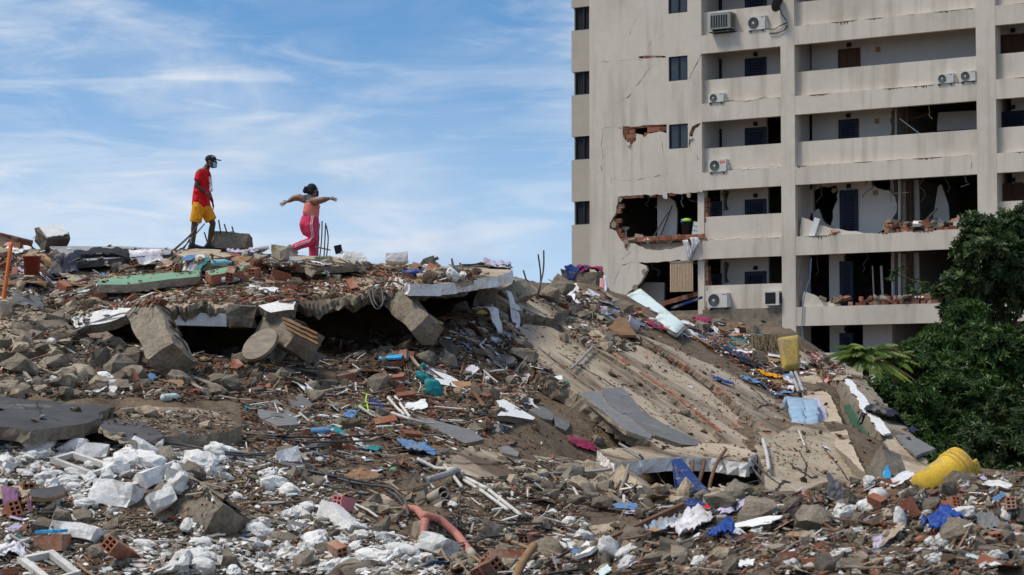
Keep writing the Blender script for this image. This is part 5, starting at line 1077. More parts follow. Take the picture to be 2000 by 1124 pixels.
# white straw mat
TMD = dhit(1500, 695, 49) + .1
tm = thing('straw_mat', 'ragged straw mat hanging beside the yellow foam', 'mat', P(1500, 690, dhit(1500, 695, 49) - .1)); mb = MB(); r = random.Random(4)
for i in range(240):
    a = P(1468 + r.uniform(0, 56), 655 + r.uniform(-3, 6), TMD + r.uniform(-.1, .1)); b_ = a + Vector((r.uniform(-.1, .14), r.uniform(-.1, .05), -r.uniform(.2, .46))); s = Vector((.012, 0, .003)); mb.add([a - s, a + s, b_ + s * .4, b_ - s * .4], [(0, 1, 2, 3)])
tag(mb.part('strands', M['straw'], tm), kind='stuff'); tube_px('top_rod', None, None, [(1466,654,TMD),(1526,660,TMD)], .03, 'wood_grey', 6, parent=tm)
# window frames
def win_frame(label, corners, lift=.1, w_=.055, extra=True):
    q_ = [P(*c) for c in corners]; root = thing('window_frame', label, 'window frame', q_[0])
    for i in range(4):
        a, b_ = q_[i], q_[(i + 1) % 4]; d = (b_ - a).normalized(); n_1 = (q_[1] - q_[0]).cross(q_[3] - q_[0]).normalized(); s = d.cross(n_1)
        MB().obox((a + b_) / 2, (b_ - a) / 2 + d * w_ * .5, s * w_ * .5, n_1 * .03).part('rail', M['pvc_white'], root)
        MB().obox((a + b_) / 2 + n_1 * .036, (b_ - a) / 2 + d * w_ * .2, s * w_ * .2, n_1 * .006).part('bead', M['white_paint'], root)
    return root
win_frame('white window frame lying flat beneath the bleached slab edge', [(104,899,dhit(104,899) - .25),(142,888,dhit(142,888) - .25),(220,914,dhit(220,914) - .25),(180,927,dhit(180,927) - .2)])
win_frame('white window frame tipped up at the bottom left corner', [(42,1094,dhit(42,1094) - .3),(100,1082,dhit(100,1082) - .35),(150,1122,dhit(150,1122) - .3),(96,1136,dhit(96,1136) - .2)], w_=.07)
# wall bits with paint
block('brick_chunk', 'broken brick block with a bright blue painted top, lower left', 'brick', (72,1062,23.2), (130,1060,23.1), .2, .17, 'brick', seed=51, paint='blue_paint', amp=.01, chip=.2, snap=True)
block('brick_chunk', 'brick wall piece with a blue painted face right of the long plank', 'brick', (738,716,33.2), (790,712,33.2), .22, .18, 'brick', roll=-.3, seed=52, paint='blue_paint', amp=.02, snap=True)
slab('roof_scrap', 'black roofing scrap on cardboard at the lower left', 'sheet', [(60,956),(95,950),(127,946),(126,964),(90,972),(64,970)], .05, 'roof_felt', 'cardboard', .2, sup=False, amp=.03)
o = link('hollow_block', CLAY2, None, None, at(228, 1100, .05), (.6, .35, 1.25), (2.0, 1.1, .9)); tag(o, 'long ribbed red brick standing by the lower window frame', 'brick')
o = link('hollow_block', CLAY2.copy(), None, None, at(668, 1002, .02), (.1, .15, 1.05), .95); o.data.materials.clear(); o.data.materials.append(M['pink_paint']); tag(o, 'pink painted hollow block in the gully', 'brick')
for (x, y, rz, lab) in ((125,572,1.2,'hollow red block left of the green wall panel'), (450,545,.3,'hollow red block at the right end of the green panel'), (497,543,.1,'two tone brick pillar piece on the upper slab'), (268,525,.4,'hollow block below the rags on the upper slab'), (470,735,.9,'hollow block tipped beside the round table top'), (255,752,-.7,'hollow block with four open cells by the left rubble'), (1975,1000,.2,'red block near the right edge of the mound'), (1715,992,1.0,'red ridged block left of the blue bag'), (1860,1000,.8,'red block right of the white helmet')):
    o = link('hollow_block', CLAY, None, None, at(x, y, .0), (random.uniform(-.5, .5), random.uniform(-.5, .5), rz + 1.2), 1.1 if y < 900 else .55); tag(o, lab, 'brick')
# foam and lumps on the crest
for i, (a, b_, w_, h_, lab) in enumerate((((662,505,40),(716,510,40),.3,.2,'white foam piece on the crest right of the thin bars'), ((752,508,40.2),(796,506,40.2),.28,.17,'long white foam block further right on the crest'), ((480,494,40.6),(524,486,40.8),.3,.06,'white plastic lid propped on the crest behind the cloths'), ((570,528,38.8),(602,526,38.8),.24,.12,'white foam slab left of the brick stump'),
        ((180,965,25.1),(270,975,25),.36,.3,'largest white block by the broken column'), ((272,945,25.3),(340,918,25.6),.3,.2,'long white block above the largest white block'), ((295,985,24.7),(335,968,24.8),.34,.22,'white block standing against the broken column'), ((110,1035,23.5),(198,1050,23.3),.26,.16,'pale flat white block above the blue topped brick'),
        ((150,885,26.8),(215,890,26.8),.3,.2,'white block behind the upper window frame'), ((225,905,26.4),(275,900,26.4),.22,.18,'white block right of the upper window frame'), ((420,880,27.2),(460,895,27),.3,.2,'white block by the black cables'), ((540,910,26.6),(585,900,26.7),.3,.3,'jagged white block at the right end of the cables'), ((640,1000,24.6),(700,1050,24),.3,.22,'white crust beside the brown block'), ((840,1060,23.9),(880,1075,23.7),.3,.18,'white crust on the pinkish brown block'))):
    if a[1] > 850: a, b_ = snapped(a, b_, w_, h_, .45)
    mb = rough_box(P(*a), P(*b_), w_, h_, .3, .03, .08, .9, seed=60 + i); tag(mb.build('white_block', M['white_plaster']), lab, 'block')
# small hard things
def bottle(label, px, py, m, s=1.0, lie=True, rz=0.5, cap='plastic_blue'):
    c = at(px, py, .05); ax = Vector((math.cos(rz), math.sin(rz), .05 if lie else 3)).normalized(); root = thing('bottle', label, 'bottle', c); mb = MB()
    lathe(mb, [(.001, 0), (.036 * s, 0), (.036 * s, .15 * s), (.014 * s, .2 * s), (.014 * s, .23 * s)], c, ax, 12); mb.part('body', M[m], root, True); mb = MB(); lathe(mb, [(.016 * s, .22 * s), (.016 * s, .245 * s), (.001, .245 * s)], c, ax, 10); mb.part('cap', M[cap], root); return root
bottle('clear bottle with blue label on the crest before the man', 412, 520, 'mask_blue', 1.6, rz=.1); bottle('blue and white bottle on the ledge end', 786, 541, 'plastic_blue', 1.6, rz=-.2, cap='cloth_white'); bottle('clear bottle below the short green panel', 432, 553, 'mattress', 1.4, rz=.3); bottle('blue cup like bottle in the dirt by the white scraps', 610, 850, 'cloth_sky', 1.3, rz=-.4, cap='cloth_white')
bottle('blue capped bottle at the back of the mound', 1502, 1008, 'mattress', .8, rz=.4); bottle('pale blue bottle at the foot of the leaning column stump', 318, 785, 'mattress', 1.5, rz=.9)
mb = MB().tube([at(701, 800, .05), at(716, 792, .05), at(720, 812, .04), at(703, 800, .05)], .014, 5); mb.tube([at(714, 794, .05), at(716, 784, .1), at(710, 782, .1)], .012, 5); tag(mb.build('coat_hanger', mat('lime', (.35, .6, .08), None, bump=0)), 'lime green coat hanger on the brown slope', 'hanger')
for i, (x, y, s, m, lab) in enumerate(((832,768,(.26,.26,.36),'cloth_teal','upper lobe of teal cloth'),)):
    root = thing('cloth_bag', 'tied teal cloth bag on the brown slope', 'bag', at(842, 782)); 
    for (xx, yy, sc) in ((826,752,(.26,.22,.22)), (846,774,(.34,.28,.40))):
        o = link('lobe', lump_mesh(xx, .34), M['cloth_teal'], root, at(xx, yy, .12) - root.location, (0, .5, 0), sc); o.data.shade_smooth()
    q_ = at(832, 744, .18) - root.location; MB().tube([q_, q_ + Vector((-.06, -.02, .08))], .03, 8).build('knot', M['cloth_teal'], root, True)
o = block('speaker_box', 'small black box standing on the crest skyline', 'box', (654,489,40.8), (668,486,40.8), .12, .15, 'black', seed=71, amp=.004, chip=.1)
block('stone', 'dark pointed stone on the crest at the right', 'stone', (828,522,39.8), (848,514,40), .22, .22, 'concrete_dark', roll=.5, seed=72, amp=.05)
tube_px('log', 'short charred log on the crest skyline', 'log', [(838,511,40.6), (856,504,40.6)], .03, 'rust', 8); tube_px('stake', 'small wooden stake on the crest skyline', 'stake', [(886,524,41), (882,505,41)], .02, 'wood', 6)
tube_px('orange_pipe', 'orange drain pipe poking from under the lower slab', 'pipe', [(1148,914,32.4), (1170,928,31.8), (1193,945,31.2)], .075, 'orange', 12)
p0, p1 = P(1182,1053,18.2), P(1332,984,19.6); mb = MB(); d = (p1 - p0) / 2; s = d.cross(Vector((0, 0, 1))).normalized(); u_ = s.cross(d).normalized(); mb.obox((p0 + p1) / 2, d, s * .024, u_ * .005); mb.obox((p0 + p1) / 2 - u_ * .022 + s * .02, d, s * .005, u_ * .018); tag(mb.build('angle_iron', M['rust']), 'rusty angle iron reaching from the mound to the blue sheet', 'iron bar')
tube_px('stick', 'charred wooden stick at the bottom centre edge', 'stick', [(1004,1135,17.0), (1022,1098,17.2), (1043,1066,17.5)], .035, 'wood', 7); tube_px('stick', 'thin grey stick standing on the mound before the blouse', 'stick', [(1400,1124,15.4), (1406,1052,16)], .01, 'wood_grey', 5)
# foreground: yellow bucket with printed sign
o0, o1 = P(1803,958,15.75), P(1878,916,15.9); ax = (o1 - o0).normalized(); L_b = .36
yb = thing('bucket', 'yellow plastic bucket with green print lying broken on the mound', 'bucket', o0); refv = Vector((0, -1, 0))
r0, r1 = .125, .15; mb = MB(); lathe(mb, [(.001, 0), (r0, 0), (r1, L_b)], o0, ax, 40, refv); mb.part('shell', M['bucket_yellow'], yb, True)
mb = MB(); lathe(mb, [(r1 - .004, L_b), (r0 - .01, .02)], o0, ax, 40, refv); mb.part('inside', M['bucket_yellow'], yb, True)
for k in range(3): mb = MB(); z = L_b - .09 + k * .035; rz_ = r0 + (r1 - r0) * z / L_b; lathe(mb, [(rz_, z), (rz_ + .014, z + .003), (rz_ + .014, z + .01), (rz_, z + .014)], o0, ax, 40, refv); mb.part('rim_ring', M['bucket_yellow'], yb, True)
mb = MB(); lathe(mb, [(r1, L_b), (r1 + .012, L_b), (r1 + .012, L_b + .012), (r1 - .01, L_b + .012)], o0, ax, 40, refv); mb.part('lip', M['bucket_yellow'], yb, True)
a_ = (refv - ax * refv.dot(ax)).normalized(); b_v = ax.cross(a_)
for k, (t0, t1, ex) in enumerate(((.5, 1.0, .05), (1.05, 1.6, .07), (-.2, .4, .03))):
    g_ = [[o0 + ax * (L_b + ex * i / 4 * (1 + .4 * noise.noise((j * .9, k, 1)))) + (a_ * math.cos(t0 + (t1 - t0) * j / 6) + b_v * math.sin(t0 + (t1 - t0) * j / 6)) * (r1 + .035 * (i / 4) ** 1.5) for j in range(7)] for i in range(5)]; MB().sheet(g_, .004).part('torn_flap', M['bucket_yellow'], yb, True)
def on_bucket(z, th_): r_ = r0 + (r1 - r0) * z / L_b + .0015; return o0 + ax * z + (a_ * math.cos(th_) + b_v * math.sin(th_)) * r_
def bucket_patch(pts_, name='print'):
    mb = MB(); 
    for q4 in pts_: mb.add([on_bucket(*p) for p in q4], [tuple(range(len(q4)))])
    return mb.part(name, M['print_green'], yb)
bucket_patch([[(.03 + i * .03, .25 + i * .03), (.06 + i * .03, .28 + i * .03), (.062 + i * .03, .49 + i * .02), (.03 + i * .03, .43 + i * .02)] for i in range(1, 6)], 'print')
def bucket_text(txt, z0, th0, size):
    cu = bpy.data.curves.new('t', 'FONT'); cu.body = txt; cu.size = size; ob = bpy.data.objects.new('t', cu); COL.objects.link(ob); dg = bpy.context.evaluated_depsgraph_get(); me = bpy.data.meshes.new_from_object(ob.evaluated_get(dg)); bpy.data.objects.remove(ob)
    vs = [on_bucket(z0 + v.co.y, th0 + v.co.x / .13) for v in me.vertices]; fs = [tuple(p.vertices) for p in me.polygons]; mb = MB().add(vs, fs); mb.part('print', M['print_green'], yb)
bucket_text('0', .15, 1.2, .08); bucket_text('GAL', .14, .72, .055); bucket_text('INC', .205, .72, .055)
dm = at(1716, 985, .05); mb = MB(); lathe(mb, [(.075 * math.cos(t * .16), .065 * math.sin(t * .16)) for t in range(0, 11)], dm, Vector((.1, -.25, 1)), 22); hl = thing('helmet', 'white domed shell like a helmet on the mound', 'helmet', dm); mb.part('shell', M['pvc_white'], hl, True); mb = MB(); lathe(mb, [(.077, -.002), (.08, .006), (.077, .014)], dm, Vector((.1, -.25, 1)), 22); mb.part('band', M['black'], hl, True)
board('bent_sheet', 'brown bent wooden sheet standing in the right foreground', 'board', (1612,1045,15.3), (1665,1100,14.7), .22, .012, 'wood', 1.2, .03); board('bent_sheet', 'second brown sheet curled behind the first in the right foreground', 'board', (1640,1035,15.4), (1690,1090,14.9), .12, .012, 'wood', 1.0, .02)
for i, (a, b_, lab) in enumerate((((1505,1065,15.4),(1680,1105,14.6),'upper'), ((1500,1080,15.2),(1620,1130,14.4),'middle'), ((1495,1100,15),(1560,1135,14.5),'lower'))): board('lath', lab + ' of three dark laths in the right foreground', 'lath', a, b_, .04, .015, 'rust')
pn = [(1936,1082,14.4),(1940,1064,14.5),(2030,1018,14.6),(2040,1050,14.3)]; slab('panel', 'black panel with white edge strips leaning in from the right', 'panel', [c[:2] for c in pn], .03, 'black', None, 0, plane=pn[:3], amp=.0, sup=False); board('edge_strip', 'white edge strip on the black panel at the right', 'strip', (1938,1083,14.3), (2040,1040,14.2), .03, .015, 'pvc_white')
slab('white_sheet', 'white plastic sheet in the lower right corner', 'sheet', [(1942,1102),(1985,1075),(2040,1060),(2040,1150),(1990,1140)], .02, 'paper', None, .06, amp=.01, sup=False, plane=[(1942,1102,14),(2040,1060,14.2),(1990,1140,13.6)])
# faded red writing and cracks on the lower right slab
cW, nW = fit_plane([P(1500,880,34.6), P(1690,930,34.4), P(1560,965,32)]); nW = nW if nW.z > 0 else -nW
sg = thing('red_writing', 'faded red painted letters on the cracked lower slab', 'writing', on_plane(1585, 960, cW, nW) + nW * .12)
mat('paint_red', (.36, .07, .06), (.40, .25, .2), scale=14, contrast=.7, bump=.1)
for (x0, y0, x1, y1, w_) in ((1563,954,1570,962,2.2),(1570,954,1576,960,2.6),(1576,954,1585,961,1.8),(1580,953,1588,960,2.4),(1584,951,1594,959,2.8),(1586,948,1599,959,1.8),(1592,946,1606,960,1.6),(1584,969,1606,971,1.6),(1602,968,1606,972,1.6),(1586,972,1592,979,1.4)):
    a, b_ = on_plane(x0, y0, cW + nW * .115, nW), on_plane(x1, y1, cW + nW * .115, nW); s = (b_ - a).cross(nW).normalized() * w_ / 125; MB().add([a - s, a + s, b_ + s * .7, b_ - s * .7], [(0, 1, 2, 3)]).part('stroke', M['paint_red'], sg)
# ------------------------------------------------------------------ people
def limb(mb, pts_, rad, seg=12, cap=.85):
    """tapered tube with rounded ends; rad entries are r or (r_side, r_front)"""
    pts_ = [Vector(p) for p in pts_]; rad = [(r, r) if not hasattr(r, '__len__') else r for r in rad]
    d0 = (pts_[0] - pts_[1]).normalized(); d1 = (pts_[-1] - pts_[-2]).normalized(); e0 = min(rad[0]); e1 = min(rad[-1])
    P_ = [pts_[0] + d0 * e0 * .85, pts_[0] + d0 * e0 * .5] + pts_ + [pts_[-1] + d1 * e1 * cap * .6, pts_[-1] + d1 * e1 * cap]
    R_ = [tuple(x * .35 for x in rad[0]), tuple(x * .82 for x in rad[0])] + rad + [tuple(x * (.82 if cap > .5 else .97) for x in rad[-1]), tuple(x * (.35 if cap > .5 else .9) for x in rad[-1])]
    n = len(P_); vs = []
    for i, p in enumerate(P_):
        t = (P_[min(i + 1, n - 1)] - P_[max(i - 1, 0)]).normalized(); y = Vector((0, 1, 0)); a = (y - t * y.dot(t)); a = a.normalized() if a.length > .2 else t.orthogonal().normalized(); b_ = t.cross(a)
        vs += [p + a * math.cos(6.28318 * k / seg) * R_[i][0] + b_ * math.sin(6.28318 * k / seg) * R_[i][1] for k in range(seg)]
    fs = [(i * seg + k, i * seg + (k + 1) % seg, (i + 1) * seg + (k + 1) % seg, (i + 1) * seg + k) for i in range(n - 1) for k in range(seg)] + [tuple(reversed(range(seg))), tuple((n - 1) * seg + k for k in range(seg))]
    mb.add(vs, fs)
def ball(mb, c, r, seg=14):
    r = r if hasattr(r, '__len__') else (r, r, r); vs, fs = [], []; c = Vector(c); m = seg // 2 + 1
    for i in range(m + 1):
        t = math.pi * i / m
        for k in range(seg): vs.append(c + Vector((r[0] * math.sin(t) * math.cos(6.28318 * k / seg), r[1] * math.sin(t) * math.sin(6.28318 * k / seg), r[2] * math.cos(t))))
    fs = [(i * seg + k, (i + 1) * seg + k, (i + 1) * seg + (k + 1) % seg, i * seg + (k + 1) % seg) for i in range(m) for k in range(seg)]; mb.add(vs, fs)
def fuse(mb, name, m, parent, voxel=.008, smooth_it=4, offs=None):
    """melt overlapping shapes into one continuous skin"""
    me = raw_mesh(name, mb.v, mb.f); fix_normals(me); o = bpy.data.objects.new('tmp', me); COL.objects.link(o)
    rm = o.modifiers.new('r', 'REMESH'); rm.mode = 'VOXEL'; rm.voxel_size = voxel
    if smooth_it: sm = o.modifiers.new('s', 'SMOOTH'); sm.factor = .5; sm.iterations = smooth_it
    dg = bpy.context.evaluated_depsgraph_get(); me2 = bpy.data.meshes.new_from_object(o.evaluated_get(dg)); bpy.data.objects.remove(o); me2.shade_smooth(); me2.name = name; me2.materials.clear()
    return link(name, me2, M[m], parent)
def hand(mb, w_, d, up_, s=1.0, spread=.25, curl=.5, flip=1):
    """palm from wrist w_ along d; up_ = back-of-hand normal; five fingers"""
    w_ = Vector(w_); d = Vector(d).normalized(); up_ = (Vector(up_) - d * Vector(up_).dot(d)).normalized(); s_ = d.cross(up_) * flip
    limb(mb, [w_, w_ + d * .045 * s, w_ + d * .085 * s], [(.024 * s, .02 * s), (.036 * s, .017 * s), (.036 * s, .014 * s)], 10)
    for k, (off, ln) in enumerate(((-.030, .062), (-.010, .074), (.010, .078), (.029, .070))):
        b_ = w_ + d * .085 * s + s_ * off * s; fd = (d + s_ * off * 12 * spread).normalized(); k1 = b_ + fd * ln * .45 * s - up_ * ln * .15 * curl * s; k2 = k1 + (fd - up_ * curl * .9).normalized() * ln * .55 * s
        limb(mb, [b_ - fd * .02, b_, k1, k2], [.0095 * s, .0095 * s, .009 * s, .0072 * s], 8)
    b_ = w_ + d * .03 * s + s_ * .026 * s; t1 = b_ + (s_ * .8 + d * .6).normalized() * .035 * s; t2 = t1 + (s_ * .25 + d + -up_ * .3 * curl).normalized() * .034 * s
    limb(mb, [b_ - s_ * .015, b_, t1, t2], [.012 * s, .012 * s, .0105 * s, .008 * s], 8)
def head(mb, c, s=1.0, f=(1, 0, 0)):
    """head facing along f in the x/y plane; c = centre"""
    c = Vector(c); f = Vector(f).normalized(); l = Vector((-f.y, f.x, 0)); q_ = lambda a, b_, z: c + (f * a + l * b_ + Vector((0, 0, z))) * s
    ball(mb, q_(-.008, 0, .025), (.092 * s, .077 * s, .098 * s)); ball(mb, q_(.03, 0, -.045), (.062 * s, .058 * s, .07 * s))
    limb(mb, [q_(.085, 0, .012), q_(.104, 0, -.018)], [.012 * s, .017 * s], 8); ball(mb, q_(.06, 0, -.09), (.026 * s, .03 * s, .022 * s)); ball(mb, q_(.083, 0, -.055), (.014 * s, .026 * s, .014 * s))
    for e in (-1, 1): ball(mb, q_(-.005, e * .078, -.01), (.02 * s, .009 * s, .031 * s), 10); ball(mb, q_(.074, e * .03, .038), (.014 * s, .022 * s, .009 * s), 8)
    return q_
# --- man walking right
mloc = P(398, 488, 41.0)
man = thing('person', 'man in red t-shirt, mustard shorts, black cap and face mask walking along the crest', 'person', mloc)
b = MB()
limb(b, [(-.05, 0, .86), (-.055, 0, 1.0), (-.03, 0, 1.2), (-.01, 0, 1.36), (.02, 0, 1.46)], [(.15, .10), (.135, .09), (.165, .10), (.175, .095), (.09, .07)], 16)
limb(b, [(.02, 0, 1.42), (.055, 0, 1.53)], [.06, .056])
q_ = head(b, (.125, -.01, 1.60), 1.0, (1, -.18, 0))
for sh, el, wr, hd, up_, cu, fl in (((-.06, -.185, 1.40), (-.11, -.235, 1.135), (.055, -.22, 1.035), (.75, -.05, -.62), (.4, -.3, .8), .25, 1), ((.03, .175, 1.39), (.03, .225, 1.11), (.12, .21, .90), (.25, 0, -.95), (.9, .3, .2), .55, -1)):
    sh, el, wr = Vector(sh), Vector(el), Vector(wr); limb(b, [sh, sh.lerp(el, .45), el, el.lerp(wr, .35), wr], [.056, .05, .041, .042, .027]); hand(b, wr, hd, up_, 1.0, .25, cu, fl)
for hp, kn, an, fy in (((-.075, -.085, .86), (-.16, -.09, .47), (-.185, -.09, .09), -.09), ((-.02, .085, .86), (.15, .09, .48), (.075, .09, .09), .09)):
    hp, kn, an = Vector(hp), Vector(kn), Vector(an); limb(b, [hp, hp.lerp(kn, .5), kn, kn.lerp(an, .3), kn.lerp(an, .7), an], [.092, .076, .056, .057, .043, .034]); limb(b, [an, an + Vector((.04, 0, -.03))], [.036, .03])
body = fuse(b, 'body', 'skin_dark', man, .0065, 2)
for e in (-1, 1): mb = MB(); ball(mb, q_(.082, e * .031, .018), .011, 8); mb.build('eye', M['paper'], man, True)
b = MB()
limb(b, [(-.055, 0, .82), (-.06, 0, .95), (-.045, 0, 1.15), (-.02, 0, 1.32), (.005, 0, 1.42), (.03, 0, 1.47)], [(.18, .172), (.172, .158), (.172, .145), (.178, .132), (.15, .105), (.075, .068)], 20)
limb(b, [(-.03, -.12, 1.405), (-.066, -.185, 1.365), (-.09, -.215, 1.24)], [.078, .074, .074], 12, .12); limb(b, [(.02, .12, 1.405), (.035, .178, 1.35), (.035, .205, 1.25)], [.078, .074, .072], 12, .12)
for i in range(4): limb(b, [(-.15 + .03 * (i % 3), -.16, .9 + i * .05), (.08, -.15, .86 + i * .055)], [.02, .016], 6)
shirt = fuse(b, 'shirt', 'cloth_red', man, .011, 9)
b = MB(); limb(b, [(-.055, 0, .93), (-.055, 0, .86), (-.05, 0, .78)], [(.145, .135), (.16, .15), (.162, .16)], 18)
limb(b, [(-.085, -.085, .82), (-.11, -.09, .66), (-.14, -.09, .50)], [(.10, .115), (.10, .115), (.096, .112)], 12, .12); limb(b, [(-.01, .085, .82), (.05, .085, .68), (.115, .085, .545)], [(.10, .115), (.10, .115), (.096, .112)], 12, .12)
for i in range(5): limb(b, [(-.16 + i * .02, -.185, .78), (-.10 + i * .02, -.19, .54)], [.012, .012], 6)
fuse(b, 'shorts', 'cloth_yellow', man, .011, 4)
for x, y in ((-.185, -.09), (.075, .09)):
    b = MB(); limb(b, [(x - .055, y, .045), (x + .03, y, .05), (x + .13, y, .03), (x + .20, y, .025)], [(.04, .05), (.046, .05), (.048, .035), (.038, .026)]); limb(b, [(x - .02, y, .06), (x - .01, y, .10)], [.048, .045]); so = fuse(b, 'shoe', 'cloth_black', man, .009, 2)
    MB().box(x - .10, x + .24, y - .045, y + .045, .0, .018).build('sole', M['black'], so)
b = MB(); ball(b, q_(-.01, 0, .055), (.106, .092, .078)); fuse(b, 'cap_solid', 'cloth_black', man, .008, 2).name = 'cap'
capb = [o for o in man.children if o.name.startswith('cap')][-1]
gr = [[q_(.075 + .10 * i / 4, (j / 6 - .5) * .15 * (1 - .25 * (i / 4) ** 2), .05 - .018 * i / 4 - .012 * (2 * j / 6 - 1) ** 2) for j in range(7)] for i in range(5)]; MB().sheet(gr, .006).build('brim', M['cloth_black'], capb, True)
mb = MB(); cc = q_(.055, -.068, .085); mb.add([cc + Vector(v) for v in ((-.022, -.012, -.008), (.022, .004, -.004), (.026, .006, .012), (.004, -.008, .006), (-.018, -.014, .014))], [(0, 1, 2, 3, 4)]); mb.build('badge', M['paper'], capb)
gr = [[q_(.045 + .062 * math.cos((j / 8 - .5) * 2.6) - .012, .068 * math.sin((j / 8 - .5) * 2.6), -.012 - .088 * i / 6 + .0) + Vector((.012 * math.sin(math.pi * i / 6), 0, 0)) for j in range(9)] for i in range(7)]; mk_ = MB().sheet(gr, .004).build('face_mask', M['mask_blue'], man, True)
for z0, z1 in ((-.018, .02), (-.085, -.03)): MB().tube([q_(.022, -.068, z0), q_(.0, -.085, (z0 + z1) / 2), q_(-.012, -.086, z1)], .0035, 5).build('ear_loop', M['paper'], mk_)
lan = MB().tube([(.03, -.05, 1.475), (.085, -.075, 1.40), (.135, -.075, 1.28), (.15, -.06, 1.14)], .007, 5); lan.build('lanyard', M['cloth_black'], man)
mb = MB()
for (z, x, wd_, h_) in ((1.27, .118, .02, .10), (1.24, .138, .03, .05), (1.20, .14, .035, .04), (1.15, .128, .028, .06), (1.28, .14, .02, .03)): mb.add([(x - wd_ * .5, -.125 + (x - .118) * 1.3, z - h_ / 2), (x + wd_ * .5, -.10 + (x - .118) * 1.9, z - h_ / 2), (x + wd_ * .5, -.10 + (x - .118) * 1.9, z + h_ / 2), (x - wd_ * .5, -.125 + (x - .118) * 1.3, z + h_ / 2)], [(0, 1, 2, 3)])
mb.v = [v + Vector((.0, -.035, 0)) for v in mb.v]; mb.build('shirt_print', M['paper'], man)
MB().box(.125, .165, -.085, -.08, 1.05, 1.12).build('badge_card', M['paper'], man)
# --- woman balancing, seen from behind
wloc = P(606, 497, 40.9)
wom = thing('person', 'woman in coral top and pink striped trousers balancing with both arms out', 'person', wloc)
b = MB()
limb(b, [(.0, 0, .52), (.0, 0, .66), (.015, 0, .82), (.0, 0, .96), (-.005, 0, 1.03)], [(.17, .15), (.14, .125), (.155, .13), (.15, .105), (.09, .075)], 16)
limb(b, [(.0, 0, 1.0), (.025, .01, 1.10)], [.058, .052])
q_ = head(b, (.045, .02, 1.155), .98, (.85, .5, 0))
for sh, m_, el, wr, hd, up_, cu, fl, sc in (((-.10, .09, 1.0), (-.22, .12, 1.045), (-.315, .13, 1.035), (-.41, .10, .975), (-.85, -.15, -.42), (-.25, -.75, .6), .12, 1, 1.0), ((.05, -.13, .955), (.15, -.20, .95), (.245, -.22, .97), (.345, -.2, .995), (.95, .0, -.1), (.1, -.7, .7), .3, -1, .95)):
    limb(b, [sh, m_, el, Vector(el).lerp(Vector(wr), .35), wr], [.07, .066, .056, .05, .032]); hand(b, wr, hd, up_, sc * 1.05, .8, cu, fl)
limb(b, [(-.01, -.07, .54), (.045, -.09, .28), (-.01, -.09, .205), (-.16, -.09, .162), (-.29, -.09, .118)], [.09, .062, .06, .05, .04]); limb(b, [(-.30, -.09, .12), (-.36, -.09, .06)], [.04, .03])
limb(b, [(.02, .09, .54), (.05, .1, .1), (.05, .1, -.32)], [.10, .06, .04])
fuse(b, 'body', 'skin_brown', wom, .006, 2)
b = MB(); limb(b, [(.01, 0, .70), (.015, 0, .80), (.01, 0, .92), (-.01, 0, .985)], [(.165, .145), (.175, .15), (.165, .125), (.12, .085)], 18); ball(b, (.105, -.04, .86), (.075, .10, .07)); ball(b, (.09, .06, .87), (.07, .08, .07))
limb(b, [(-.085, -.06, .97), (-.075, -.05, 1.045), (-.02, -.055, 1.05)], [.022, .022, .022], 8); limb(b, [(-.06, .07, .97), (-.04, .08, 1.04)], [.03, .028], 8)
for z in (.735, .765): limb(b, [(-.12, -.13, z), (.03, -.15, z + .006), (.13, -.11, z)], [.016, .018, .016], 6)
fuse(b, 'tank_top', 'cloth_coral', wom, .010, 3)
b = MB(); limb(b, [(-.095, -.075, .955), (-.085, -.075, 1.05), (-.04, -.085, 1.055), (.02, -.135, .955), (.05, -.15, .87)], [(.012, .05)] * 5, 8); fuse(b, 'strap', 'cloth_grey', wom, .009, 2)
b = MB(); limb(b, [(.01, 0, .72), (-.005, 0, .64), (-.02, 0, .54), (-.01, 0, .46)], [(.15, .14), (.175, .165), (.19, .185), (.17, .175)], 18); ball(b, (-.075, -.07, .54), (.115, .11, .12)); ball(b, (-.06, .08, .54), (.11, .11, .12))
limb(b, [(-.01, -.08, .52), (.03, -.09, .40), (.055, -.09, .27), (-.01, -.09, .21), (-.16, -.09, .165), (-.275, -.09, .115)], [(.125, .135), (.112, .125), (.088, .09), (.082, .085), (.072, .075), (.068, .072)])
limb(b, [(.02, .09, .52), (.05, .1, .30), (.055, .1, .05), (.055, .1, -.22)], [(.12, .13), (.10, .11), (.08, .088), (.078, .082)])
pants = fuse(b, 'trousers', 'cloth_pink', wom, .010, 4)
for off in (-.012, .016):
    pth = [(.055, -.165, .70), (.045, -.195, .62), (.03, -.222, .52), (.045, -.215, .42), (.055, -.19, .30)]
    MB().tube([(x + off, y - .006, z) for x, y, z in pth], .0065, 5).build('stripe', M['paper'], pants); MB().tube([(.055 + off, -.19, .30), (.0, -.185, .225 + off), (-.15, -.172, .175 + off), (-.27, -.168, .125 + off)], .0065, 5).build('stripe', M['paper'], pants)
b = MB(); limb(b, [(-.37, -.09, .13), (-.33, -.09, .09), (-.24, -.09, .02)], [(.045, .05), (.048, .055), (.042, .035)]); limb(b, [(-.30, -.09, .12), (-.34, -.09, .10)], [.05, .05]); so = fuse(b, 'shoe', 'shoe_grey', wom, .009, 2); MB().tube([(-.415, -.09, .10), (-.35, -.09, .035), (-.23, -.09, -.012)], .028, 8).build('sole', M['paper'], so, True)
b = MB(); limb(b, [(.0, .1, -.30), (.12, .1, -.33), (.22, .1, -.335)], [.045, .045, .032]); fuse(b, 'shoe', 'shoe_grey', wom, .009, 2)
